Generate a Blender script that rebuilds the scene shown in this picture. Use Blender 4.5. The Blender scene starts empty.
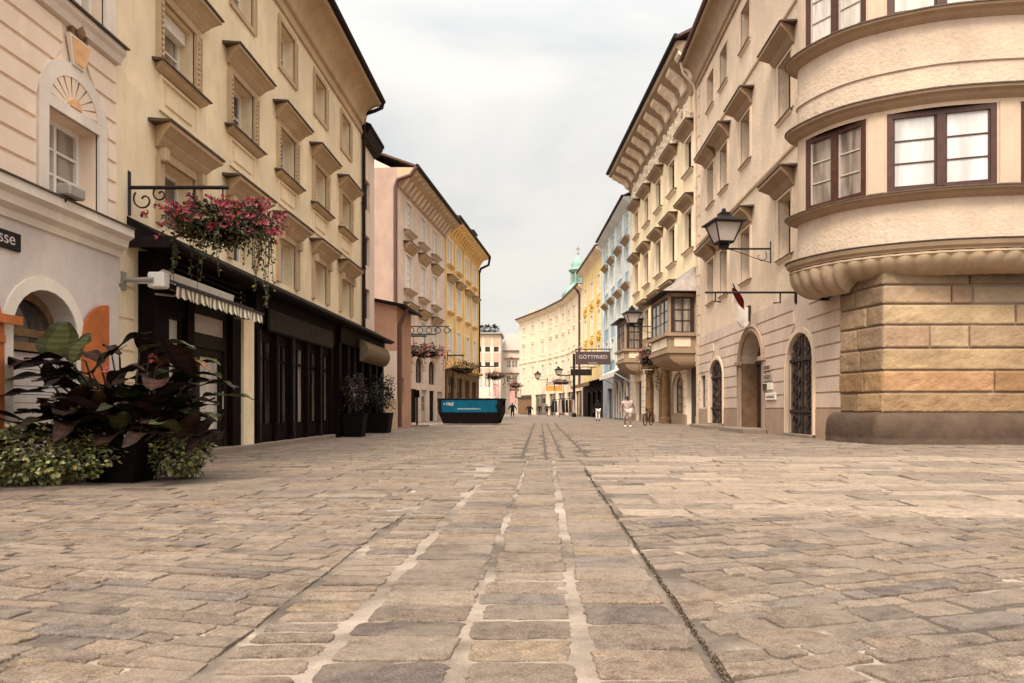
import bpy, math, random
from mathutils import Vector, Matrix, noise

random.seed(11)
R = math.radians
SC = bpy.context.scene
COL = SC.collection

# ------------------------------------------------------------------ camera, sky, sun, exposure
FPX, CX, HY, EYE = 740.0, 540.0, 409.0, 1.0
cam_d = bpy.data.cameras.new('camera')
cam = bpy.data.objects.new('camera', cam_d)
COL.objects.link(cam)
cam.location = (0, 0, EYE)
cam.rotation_euler = (R(90), 0, 0)
cam_d.sensor_width = 36
cam_d.lens = 36 * FPX / 1024
cam_d.shift_x = -(CX - 512) / 1024
cam_d.shift_y = (HY - 341.5) / 1024
cam_d.clip_end = 3000
cam_d.clip_start = 0.05
SC.camera = cam

SUN_EL, SUN_AZ = 50.0, 196.0          # azimuth clockwise from +Y
SKY_STRENGTH = 0.10
CLOUD = 0.425
EXPOSURE = 1.18
SUN_STRENGTH = 1.5

world = bpy.data.worlds.new('World')
SC.world = world
world.use_nodes = True
nt = world.node_tree
nt.nodes.clear()
N = nt.nodes.new
L = nt.links.new
sky = N('ShaderNodeTexSky')
sky.sky_type = 'NISHITA'
sky.sun_disc = False
sky.sun_elevation = R(SUN_EL)
sky.sun_rotation = R(SUN_AZ)
b1 = N('ShaderNodeBackground')
b1.inputs['Strength'].default_value = SKY_STRENGTH
L(sky.outputs[0], b1.inputs['Color'])
tc = N('ShaderNodeTexCoord')
sep = N('ShaderNodeSeparateXYZ')
L(tc.outputs['Generated'], sep.inputs[0])
mp = N('ShaderNodeMapping')
mp.inputs['Scale'].default_value = (1.0, 1.0, 2.6)
mp.inputs['Location'].default_value = (0.35, 0.1, 0.42)
L(tc.outputs['Generated'], mp.inputs['Vector'])
nz = N('ShaderNodeTexNoise')
nz.inputs['Scale'].default_value = 1.9
nz.inputs['Detail'].default_value = 6
nz.inputs['Roughness'].default_value = 0.5
nz.inputs['Distortion'].default_value = 0.35
L(mp.outputs[0], nz.inputs['Vector'])
cr = N('ShaderNodeValToRGB')
cr.color_ramp.elements[0].position = 0.40
cr.color_ramp.elements[0].color = (0.775, 0.795, 0.795, 1)
cr.color_ramp.elements[1].position = 0.62
cr.color_ramp.elements[1].color = (1.08, 1.03, 0.94, 1)
L(nz.outputs['Fac'], cr.inputs[0])
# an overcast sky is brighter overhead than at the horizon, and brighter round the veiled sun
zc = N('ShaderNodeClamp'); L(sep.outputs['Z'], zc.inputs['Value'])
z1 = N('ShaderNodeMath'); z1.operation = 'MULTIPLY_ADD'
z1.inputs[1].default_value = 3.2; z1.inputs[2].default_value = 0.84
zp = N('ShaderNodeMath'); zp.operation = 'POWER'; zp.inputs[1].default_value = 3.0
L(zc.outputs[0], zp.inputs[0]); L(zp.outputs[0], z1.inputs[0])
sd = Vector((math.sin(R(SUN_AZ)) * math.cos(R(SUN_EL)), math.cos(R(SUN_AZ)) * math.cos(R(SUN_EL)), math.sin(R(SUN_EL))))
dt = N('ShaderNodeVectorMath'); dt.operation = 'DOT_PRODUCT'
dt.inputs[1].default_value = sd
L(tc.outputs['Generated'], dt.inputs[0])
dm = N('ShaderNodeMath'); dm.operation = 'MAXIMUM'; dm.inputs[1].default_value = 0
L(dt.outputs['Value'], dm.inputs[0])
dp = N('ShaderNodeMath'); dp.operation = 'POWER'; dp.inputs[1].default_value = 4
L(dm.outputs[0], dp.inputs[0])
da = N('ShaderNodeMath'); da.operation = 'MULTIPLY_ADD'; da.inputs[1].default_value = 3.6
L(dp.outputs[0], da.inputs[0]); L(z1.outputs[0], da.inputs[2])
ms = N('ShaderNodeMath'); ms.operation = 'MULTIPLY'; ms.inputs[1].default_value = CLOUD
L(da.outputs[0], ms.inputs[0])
b2 = N('ShaderNodeBackground')
hz = N('ShaderNodeMapRange')
hz.inputs['From Min'].default_value = 0.0; hz.inputs['From Max'].default_value = 0.30
hz.inputs['To Min'].default_value = 1.0; hz.inputs['To Max'].default_value = 0.0
L(sep.outputs['Z'], hz.inputs['Value'])
hm = N('ShaderNodeMath'); hm.operation = 'MULTIPLY'; hm.inputs[1].default_value = 0.70
L(hz.outputs[0], hm.inputs[0])
cm = N('ShaderNodeMix'); cm.data_type = 'RGBA'
L(hm.outputs[0], cm.inputs[0]); L(cr.outputs[0], cm.inputs[6])
cm.inputs[7].default_value = (1.16, 1.07, 0.93, 1)
L(cm.outputs[2], b2.inputs['Color'])
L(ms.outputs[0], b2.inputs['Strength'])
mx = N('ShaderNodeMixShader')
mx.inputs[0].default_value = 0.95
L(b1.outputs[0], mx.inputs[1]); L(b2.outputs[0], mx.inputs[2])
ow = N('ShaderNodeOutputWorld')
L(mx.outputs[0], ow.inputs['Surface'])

sun_d = bpy.data.lights.new('sun', 'SUN')
sun_d.energy = SUN_STRENGTH
sun_d.angle = R(14)
sun_d.color = (1.0, 0.885, 0.74)
sun = bpy.data.objects.new('sun', sun_d)
COL.objects.link(sun)
sun.rotation_euler = (-sd).to_track_quat('-Z', 'Y').to_euler()
sun.location = (0, -20, 60)

SC.view_settings.view_transform = 'Standard'
SC.view_settings.look = 'None'
SC.view_settings.exposure = EXPOSURE
SC.view_settings.gamma = 1

# ------------------------------------------------------------------ materials
MATS = {}

def new_mat(name):
    m = bpy.data.materials.new(name)
    m.use_nodes = True
    t = m.node_tree
    b = t.nodes['Principled BSDF']
    MATS[name] = m
    return m, t, b

def noise_node(t, scale, detail=5, rough=0.55, vec=None, dist=0.0):
    n = t.nodes.new('ShaderNodeTexNoise')
    n.inputs['Scale'].default_value = scale
    n.inputs['Detail'].default_value = detail
    n.inputs['Roughness'].default_value = rough
    n.inputs['Distortion'].default_value = dist
    if vec is not None:
        t.links.new(vec, n.inputs['Vector'])
    return n

def ramp(t, src, stops):
    r = t.nodes.new('ShaderNodeValToRGB')
    e = r.color_ramp.elements
    e[0].position, e[0].color = stops[0][0], (*stops[0][1], 1)
    e[1].position, e[1].color = stops[-1][0], (*stops[-1][1], 1)
    for p, c in stops[1:-1]:
        k = e.new(p); k.color = (*c, 1)
    t.links.new(src, r.inputs[0])
    return r

def mixc(t, a, b, fac, mode='MIX'):
    m = t.nodes.new('ShaderNodeMix')
    m.data_type = 'RGBA'; m.blend_type = mode
    for v, i in ((fac, 0), (a, 6), (b, 7)):
        if isinstance(v, (int, float)): m.inputs[i].default_value = v
        elif isinstance(v, tuple): m.inputs[i].default_value = (*v, 1)
        else: t.links.new(v, m.inputs[i])
    return m.outputs[2]

def bump(t, b, src, strength, dist=0.02, prev=None):
    n = t.nodes.new('ShaderNodeBump')
    n.inputs['Strength'].default_value = strength
    n.inputs['Distance'].default_value = dist
    t.links.new(src, n.inputs['Height'])
    if prev is not None: t.links.new(prev, n.inputs['Normal'])
    t.links.new(n.outputs[0], b.inputs['Normal'])
    return n.outputs[0]

def plaster(name, col, var=0.10, rough_scale=22, bump_s=0.25, stain=0.25, tint=False, bd=0.012, streak=0.22):
    m, t, b = new_mat(name)
    co = t.nodes.new('ShaderNodeTexCoord').outputs['Object']
    big = noise_node(t, 0.55, 6, 0.6, co)
    lo = tuple(c * (1 - var * 1.3) for c in col); hi = tuple(min(1, c * (1 + var)) for c in col)
    c = ramp(t, big.outputs[0], [(0.3, lo), (0.7, hi)]).outputs[0]
    # weather streaks with a shape of their own
    mpn = t.nodes.new('ShaderNodeMapping'); mpn.inputs['Scale'].default_value = (1.6, 1.6, streak * (1.6 if streak < 1 else 1))
    t.links.new(co, mpn.inputs['Vector'])
    st = noise_node(t, 1.5, 8, 0.68, mpn.outputs[0], 0.6)
    sr = ramp(t, st.outputs[0], [(0.42, (0, 0, 0)), (0.72, (1, 1, 1))])
    f = t.nodes.new('ShaderNodeMath'); f.operation = 'MULTIPLY'; f.inputs[1].default_value = stain
    t.links.new(sr.outputs[0], f.inputs[0])
    dirt = tuple(x * k for x, k in zip(col, (0.62, 0.55, 0.48)))
    c = mixc(t, c, dirt, f.outputs[0])
    # repainted patches with their own edges
    pt = noise_node(t, 0.8, 3, 0.55, co, 0.8)
    pr_ = ramp(t, pt.outputs[0], [(0.56, (1, 1, 1)), (0.60, (1.07, 1.06, 1.04))])
    c = mixc(t, c, pr_.outputs[0], 1.0, 'MULTIPLY')
    pt2 = noise_node(t, 2.6, 6, 0.7, co, 0.4)
    pr2 = ramp(t, pt2.outputs[0], [(0.58, (1, 1, 1)), (0.74, (0.84, 0.80, 0.76))])
    c = mixc(t, c, pr2.outputs[0], min(1.0, stain * 2.5), 'MULTIPLY')
    fine = noise_node(t, 60, 3, 0.7, co)
    fr = ramp(t, fine.outputs[0], [(0.3, (0.92, 0.92, 0.92)), (0.7, (1.05, 1.05, 1.05))])
    c = mixc(t, c, fr.outputs[0], 1.0, 'MULTIPLY')
    if tint:
        at = t.nodes.new('ShaderNodeAttribute'); at.attribute_name = 'Tint'
        c = mixc(t, c, at.outputs['Color'], 1.0, 'MULTIPLY')
    t.links.new(c, b.inputs['Base Color'])
    b.inputs['Roughness'].default_value = 0.9
    b.inputs['Specular IOR Level'].default_value = 0.15
    h = noise_node(t, rough_scale, 6, 0.65, co)
    bump(t, b, h.outputs[0], bump_s, bd)
    return m

def plain(name, col, rough=0.6, metal=0.0, spec=0.3, var=0.12, scale=6, bump_s=0.0, tint=False):
    m, t, b = new_mat(name)
    co = t.nodes.new('ShaderNodeTexCoord').outputs['Object']
    n = noise_node(t, scale, 5, 0.6, co)
    c = ramp(t, n.outputs[0], [(0.3, tuple(x * (1 - var) for x in col)), (0.7, tuple(min(1, x * (1 + var)) for x in col))]).outputs[0]
    if tint:
        at = t.nodes.new('ShaderNodeAttribute'); at.attribute_name = 'Tint'
        c = mixc(t, c, at.outputs['Color'], 1.0, 'MULTIPLY')
    t.links.new(c, b.inputs['Base Color'])
    b.inputs['Roughness'].default_value = rough
    b.inputs['Metallic'].default_value = metal
    b.inputs['Specular IOR Level'].default_value = spec
    if bump_s:
        h = noise_node(t, scale * 6, 5, 0.6, co)
        bump(t, b, h.outputs[0], bump_s, 0.01)
    return m

def pane_mat(name, lo, hi, rough=0.04, spec=0.6, scale=0.9):
    m, t, b = new_mat(name)
    co = t.nodes.new('ShaderNodeTexCoord').outputs['Object']
    mpn = t.nodes.new('ShaderNodeMapping'); mpn.inputs['Scale'].default_value = (5, 5, 0.7)
    t.links.new(co, mpn.inputs['Vector'])
    n = noise_node(t, scale, 3, 0.5, mpn.outputs[0], 0.4)
    c = ramp(t, n.outputs[0], [(0.35, lo), (0.65, hi)])
    t.links.new(c.outputs[0], b.inputs['Base Color'])
    b.inputs['Roughness'].default_value = rough
    b.inputs['Specular IOR Level'].default_value = spec
    w = noise_node(t, 1.7, 2, 0.5, co)
    bump(t, b, w.outputs[0], 0.06, 0.05)
    return m

def leaf_mat(name, rough=0.45):
    m, t, b = new_mat(name)
    at = t.nodes.new('ShaderNodeAttribute'); at.attribute_name = 'Tint'
    co = t.nodes.new('ShaderNodeTexCoord').outputs['Object']
    n = noise_node(t, 30, 3, 0.6, co)
    fr = ramp(t, n.outputs[0], [(0.3, (0.8, 0.8, 0.8)), (0.7, (1.15, 1.15, 1.15))])
    c = mixc(t, at.outputs['Color'], fr.outputs[0], 1.0, 'MULTIPLY')
    t.links.new(c, b.inputs['Base Color'])
    b.inputs['Roughness'].default_value = rough
    b.inputs['Specular IOR Level'].default_value = 0.35
    return m

plaster('peach', (0.82, 0.64, 0.50), stain=0.10, bump_s=0.12)
plaster('grey_plaster', (0.60, 0.51, 0.46), stain=0.25, bump_s=0.12)
plaster('white_trim', (0.72, 0.62, 0.53), stain=0.15, bump_s=0.1)
plaster('ochre', (0.78, 0.625, 0.42), stain=0.30, bump_s=0.18)
plaster('ochre_trim', (0.50, 0.36, 0.225), stain=0.30, bump_s=0.2)
plaster('salmon', (0.46, 0.265, 0.18), stain=0.3)
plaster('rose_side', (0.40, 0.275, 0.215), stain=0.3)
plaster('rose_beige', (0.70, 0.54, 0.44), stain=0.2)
plaster('rose_trim', (0.70, 0.56, 0.45), stain=0.2)
plaster('sunny', (0.88, 0.60, 0.30), stain=0.12)
plaster('sunny_trim', (0.76, 0.50, 0.20), stain=0.12)
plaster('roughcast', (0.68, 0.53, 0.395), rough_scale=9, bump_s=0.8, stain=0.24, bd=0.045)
plaster('roughcast_bay_dimmed', (0.55, 0.425, 0.325), rough_scale=9, bump_s=0.9, stain=0.28, bd=0.05)  # roughcast in a darker copy, toning down the strong light on the bay
plaster('bay_trim_dimmed', (0.52, 0.39, 0.29), stain=0.22, bump_s=0.15)  # smooth_buff in a darker copy, for the same strong light on the bay
plaster('smooth_buff', (0.66, 0.51, 0.375), stain=0.15, bump_s=0.12)
plaster('pink_buff', (0.58, 0.45, 0.36), stain=0.28, bump_s=0.2)
plaster('plinth_buff', (0.36, 0.25, 0.18), stain=0.35, bump_s=0.3)
plaster('cream_yellow', (0.84, 0.67, 0.43), stain=0.12)
plaster('cream_trim', (0.80, 0.66, 0.50), stain=0.2)
plaster('tan_trim', (0.34, 0.24, 0.158), stain=0.35, bump_s=0.3)
plaster('sky_blue', (0.34, 0.46, 0.53), stain=0.1)
plaster('pale_blue', (0.62, 0.64, 0.62), stain=0.1)
plaster('blue_grey', (0.30, 0.33, 0.35), stain=0.15)
plaster('pale_yellow', (0.78, 0.58, 0.26), stain=0.12)
plaster('gold_stucco', (0.55, 0.33, 0.08), stain=0.2)
plaster('far_cream', (0.74, 0.60, 0.43), stain=0.06)
plaster('far_white', (0.60, 0.52, 0.43), stain=0.06)
plaster('far_pink', (0.58, 0.36, 0.26), stain=0.06)
plaster('stone', (0.335, 0.25, 0.175), rough_scale=7, bump_s=1.0, stain=0.55, tint=True, var=0.22, bd=0.04, streak=2.2)
plaster('dark_stone', (0.088, 0.057, 0.040), rough_scale=9, bump_s=0.8, stain=0.5, tint=True, var=0.3, bd=0.03, streak=2.0)
plaster('corbel_stone', (0.40, 0.295, 0.20), rough_scale=10, bump_s=0.6, stain=0.45, var=0.2)
plaster('step_stone', (0.24, 0.18, 0.14), rough_scale=14, bump_s=0.5, stain=0.4)
plain('dark_ledge', (0.085, 0.055, 0.04), 0.6, 0, 0.3, 0.35)
plain('black_paint', (0.006, 0.003, 0.003), 0.6, 0, 0.06, 0.3)
plain('black_wood', (0.006, 0.003, 0.0025), 0.65, 0, 0.05, 0.4, 3)
plain('green_wood', (0.014, 0.010, 0.005), 0.6, 0, 0.1, 0.3, 3)
plain('slate', (0.012, 0.007, 0.006), 0.8, 0, 0.08, 0.4, 8, 0.4)
plain('roof_tile', (0.10, 0.055, 0.04), 0.85, 0, 0.2, 0.4, 5, 0.5)
plain('roof_grey', (0.32, 0.27, 0.23), 0.8, 0, 0.2, 0.15)
plain('zinc', (0.36, 0.30, 0.27), 0.5, 0.3, 0.4, 0.25, 3)
plain('gutter', (0.016, 0.009, 0.008), 0.6, 0.0, 0.12, 0.3)
plain('brown_pipe', (0.10, 0.045, 0.035), 0.5, 0.1, 0.3, 0.2)
plain('iron', (0.015, 0.012, 0.012), 0.5, 0.2, 0.3, 0.3, 20)
plain('grey_metal', (0.32, 0.28, 0.25), 0.45, 0.3, 0.5, 0.15)
plain('white_frame', (0.72, 0.66, 0.58), 0.5, 0, 0.3, 0.05)
plain('grey_frame', (0.42, 0.36, 0.31), 0.5, 0, 0.3, 0.08)
plain('brown_frame', (0.060, 0.021, 0.012), 0.45, 0, 0.3, 0.3)
plain('dark_frame', (0.04, 0.024, 0.018), 0.5, 0, 0.25, 0.3)
plain('orange_wood', (0.42, 0.115, 0.03), 0.55, 0, 0.3, 0.2, 3)
plain('brown_wood', (0.20, 0.11, 0.05), 0.6, 0, 0.2, 0.35, 4)
plain('door_brown', (0.16, 0.09, 0.05), 0.6, 0, 0.2, 0.3, 3)
plain('old_wood', (0.10, 0.062, 0.045), 0.75, 0, 0.15, 0.75, 5, 0.8)
plain('white_cloth', (0.78, 0.70, 0.62), 0.8, 0, 0.1, 0.06)
plain('green_cloth', (0.22, 0.19, 0.09), 0.8, 0, 0.1, 0.1)
plain('beige_cloth', (0.15, 0.105, 0.06), 0.85, 0, 0.1, 0.2)
plain('teal_paint', (0.001, 0.062, 0.105), 0.6, 0, 0.1, 0.2, 2)
plain('skip_black', (0.007, 0.004, 0.004), 0.65, 0, 0.07, 0.4)
plain('white_paint', (0.78, 0.74, 0.70), 0.5, 0, 0.3, 0.05)
plain('sign_plum', (0.075, 0.045, 0.042), 0.55, 0, 0.25, 0.12)
plain('sign_black', (0.012, 0.009, 0.010), 0.5, 0, 0.25, 0.2)
plain('sign_letter', (0.52, 0.44, 0.42), 0.6, 0, 0.2, 0.05)
plain('sign_orange', (0.75, 0.27, 0.05), 0.6, 0, 0.2, 0.1)
plain('faint_letter', (0.026, 0.018, 0.011), 0.6, 0, 0.12, 0.2)
plain('fascia_olive', (0.014, 0.009, 0.006), 0.6, 0, 0.1, 0.2)
plain('copper', (0.22, 0.33, 0.27), 0.75, 0, 0.2, 0.25, 1.2)
plain('pot', (0.006, 0.004, 0.003), 0.7, 0, 0.06, 0.3)
plain('stem', (0.03, 0.025, 0.012), 0.6, 0, 0.2, 0.3)
plain('red_cloth', (0.14, 0.008, 0.010), 0.8, 0, 0.1, 0.2)
plain('pink_banner', (0.72, 0.27, 0.25), 0.8, 0, 0.1, 0.1)
plain('skin', (0.27, 0.13, 0.085), 0.6, 0, 0.3, 0.08)
plain('hair_dark', (0.012, 0.008, 0.007), 0.6, 0, 0.3, 0.3)
plain('cloth_cream', (0.42, 0.32, 0.27), 0.9, 0, 0.1, 0.1, 8)
plain('cloth_sand', (0.50, 0.41, 0.34), 0.9, 0, 0.1, 0.1, 8)
plain('cloth_white', (0.70, 0.62, 0.56), 0.9, 0, 0.1, 0.08, 8)
plain('cloth_dark', (0.014, 0.012, 0.014), 0.9, 0, 0.1, 0.3, 8)
plain('cloth_brown', (0.06, 0.035, 0.025), 0.9, 0, 0.1, 0.3, 8)
plain('shoe_white', (0.8, 0.75, 0.7), 0.6, 0, 0.2, 0.05)
plain('rubber', (0.012, 0.012, 0.012), 0.8, 0, 0.15, 0.2)
plain('terracotta', (0.72, 0.40, 0.20), 0.85, 0, 0.1, 0.15)
plain('plaque', (0.38, 0.30, 0.25), 0.4, 0.1, 0.4, 0.2, 12)
plain('plaque_white', (0.70, 0.64, 0.57), 0.5, 0, 0.3, 0.08)
plain('lamp_glass', (0.50, 0.43, 0.39), 0.25, 0, 0.5, 0.06)
plain('petal', (0.34, 0.060, 0.085), 0.7, 0, 0.2, 0.2, 40, 0, True)
pane_mat('pane_dark', (0.012, 0.009, 0.008), (0.07, 0.05, 0.04))
pane_mat('pane_curtain_reflection', (0.40, 0.365, 0.34), (0.66, 0.63, 0.60), 0.08, 0.5, 0.35)  # white of a curtain plus reflected sky, both put into the pane colour
pane_mat('pane_white', (0.72, 0.68, 0.62), (0.84, 0.80, 0.75), 0.3, 0.25)
pane_mat('pane_mid', (0.12, 0.09, 0.07), (0.34, 0.28, 0.23), 0.06, 0.5)
pane_mat('pane_pale', (0.42, 0.36, 0.31), (0.62, 0.55, 0.48), 0.08, 0.5)
pane_mat('shop_glass', (0.008, 0.006, 0.005), (0.16, 0.12, 0.09), 0.03, 0.8, 0.5)
leaf_mat('leaf')
leaf_mat('canna_leaf', 0.5)
MATS['canna_leaf'].node_tree.nodes['Principled BSDF'].inputs['Specular IOR Level'].default_value = 0.14

# paving stone and its bed
def stone_floor():
    m, t, b = new_mat('paving_stone')
    co = t.nodes.new('ShaderNodeTexCoord').outputs['Object']
    at = t.nodes.new('ShaderNodeAttribute'); at.attribute_name = 'Tint'
    n1 = noise_node(t, 3.5, 6, 0.62, co)
    c1 = ramp(t, n1.outputs[0], [(0.28, (0.70, 0.67, 0.64)), (0.5, (1, 1, 1)), (0.75, (1.2, 1.17, 1.12))])
    c = mixc(t, at.outputs['Color'], c1.outputs[0], 1.0, 'MULTIPLY')
    n2 = noise_node(t, 95, 4, 0.75, co)
    c2 = ramp(t, n2.outputs[0], [(0.33, (0.40, 0.37, 0.34)), (0.48, (0.96, 0.95, 0.94)), (0.66, (1.55, 1.50, 1.42))])
    n5 = noise_node(t, 14, 5, 0.7, co)
    c5 = ramp(t, n5.outputs[0], [(0.32, (0.74, 0.70, 0.66)), (0.5, (1.0, 1.0, 1.0)), (0.70, (1.22, 1.20, 1.16))])
    c = mixc(t, c, c5.outputs[0], 1.0, 'MULTIPLY')
    c = mixc(t, c, c2.outputs[0], 1.0, 'MULTIPLY')
    # sand trodden over the stones
    n3 = noise_node(t, 1.3, 8, 0.7, co, 0.5)
    s3 = ramp(t, n3.outputs[0], [(0.46, (0, 0, 0)), (0.66, (0.7, 0.7, 0.7))])
    c = mixc(t, c, (0.25, 0.192, 0.145), s3.outputs[0])
    t.links.new(c, b.inputs['Base Color'])
    b.inputs['Roughness'].default_value = 0.78
    b.inputs['Specular IOR Level'].default_value = 0.25
    h = noise_node(t, 22, 8, 0.72, co)
    p = bump(t, b, h.outputs[0], 0.8, 0.03)
    h2 = noise_node(t, 120, 3, 0.6, co)
    bump(t, b, h2.outputs[0], 0.6, 0.006, p)

    m, t, b = new_mat('paving_bed')
    co = t.nodes.new('ShaderNodeTexCoord').outputs['Object']
    n1 = noise_node(t, 1.1, 7, 0.65, co, 0.4)
    c1 = ramp(t, n1.outputs[0], [(0.38, (0.085, 0.06, 0.042)), (0.52, (0.225, 0.174, 0.133)), (0.70, (0.37, 0.30, 0.235))])
    n2 = noise_node(t, 140, 3, 0.7, co)
    c2 = ramp(t, n2.outputs[0], [(0.3, (0.7, 0.7, 0.7)), (0.7, (1.2, 1.2, 1.2))])
    dk = ramp(t, n1.outputs[0], [(0.40, (0.060, 0.043, 0.031)), (0.56, (0.16, 0.12, 0.09)), (0.68, (0.42, 0.34, 0.265))])
    sx_ = t.nodes.new('ShaderNodeSeparateXYZ'); t.links.new(co, sx_.inputs[0])
    ab = t.nodes.new('ShaderNodeMath'); ab.operation = 'ADD'; ab.inputs[1].default_value = 0.30; t.links.new(sx_.outputs[0], ab.inputs[0])
    aa = t.nodes.new('ShaderNodeMath'); aa.operation = 'ABSOLUTE'; t.links.new(ab.outputs[0], aa.inputs[0])
    lane = t.nodes.new('ShaderNodeMapRange'); lane.inputs['From Min'].default_value = 0.86; lane.inputs['From Max'].default_value = 0.98
    lane.inputs['To Min'].default_value = 1.0; lane.inputs['To Max'].default_value = 0.0
    t.links.new(aa.outputs[0], lane.inputs['Value'])
    ly = t.nodes.new('ShaderNodeMath'); ly.operation = 'LESS_THAN'; ly.inputs[1].default_value = 14.3; t.links.new(sx_.outputs[1], ly.inputs[0])
    lm = t.nodes.new('ShaderNodeMath'); lm.operation = 'MULTIPLY'; t.links.new(lane.outputs[0], lm.inputs[0]); t.links.new(ly.outputs[0], lm.inputs[1])
    dk2 = mixc(t, (0.075, 0.055, 0.042), dk.outputs[0], ly.outputs[0])
    c = mixc(t, dk2, c1.outputs[0], lm.outputs[0])
    c = mixc(t, c, c2.outputs[0], 1.0, 'MULTIPLY')
    t.links.new(c, b.inputs['Base Color'])
    b.inputs['Roughness'].default_value = 0.95
    h = noise_node(t, 40, 5, 0.6, co)
    bump(t, b, h.outputs[0], 0.5, 0.01)

    m, t, b = new_mat('paving_far')
    co = t.nodes.new('ShaderNodeTexCoord').outputs['Object']
    br = t.nodes.new('ShaderNodeTexBrick')
    br.inputs['Scale'].default_value = 1.0
    br.inputs['Brick Width'].default_value = 0.7
    br.inputs['Row Height'].default_value = 0.4
    br.inputs['Mortar Size'].default_value = 0.015
    br.inputs['Color1'].default_value = (0.190, 0.142, 0.108, 1)
    br.inputs['Color2'].default_value = (0.160, 0.121, 0.094, 1)
    br.inputs['Mortar'].default_value = (0.08, 0.06, 0.046, 1)
    t.links.new(co, br.inputs['Vector'])
    t.links.new(br.outputs['Color'], b.inputs['Base Color'])
    b.inputs['Roughness'].default_value = 0.85
stone_floor()

# ------------------------------------------------------------------ building blocks
ORG = {}
WM = {}

def tag(o, label=None, cat=None, group=None, kind=None):
    if label: o['label'] = label
    if cat: o['category'] = cat
    if group: o['group'] = group
    if kind: o['kind'] = kind
    return o

def thing(name, label, cat, loc=(0, 0, 0), group=None):
    o = bpy.data.objects.new(name, None)
    o.empty_display_size = 0.3
    COL.objects.link(o)
    o.location = loc
    ORG[o] = Vector(loc)
    return tag(o, label, cat, group)

def copy_tree(o, loc, rz=0.0, label=None, parent=None, scale=None):
    c = o.copy()
    COL.objects.link(c)
    if parent is not None:
        c.parent = parent
    else:
        c.location = loc
        c.rotation_euler = (0, 0, rz)
        if scale: c.scale = (scale,) * 3
        if label: c['label'] = label
    for ch in list(o.children):
        copy_tree(ch, None, parent=c)
    return c

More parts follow.
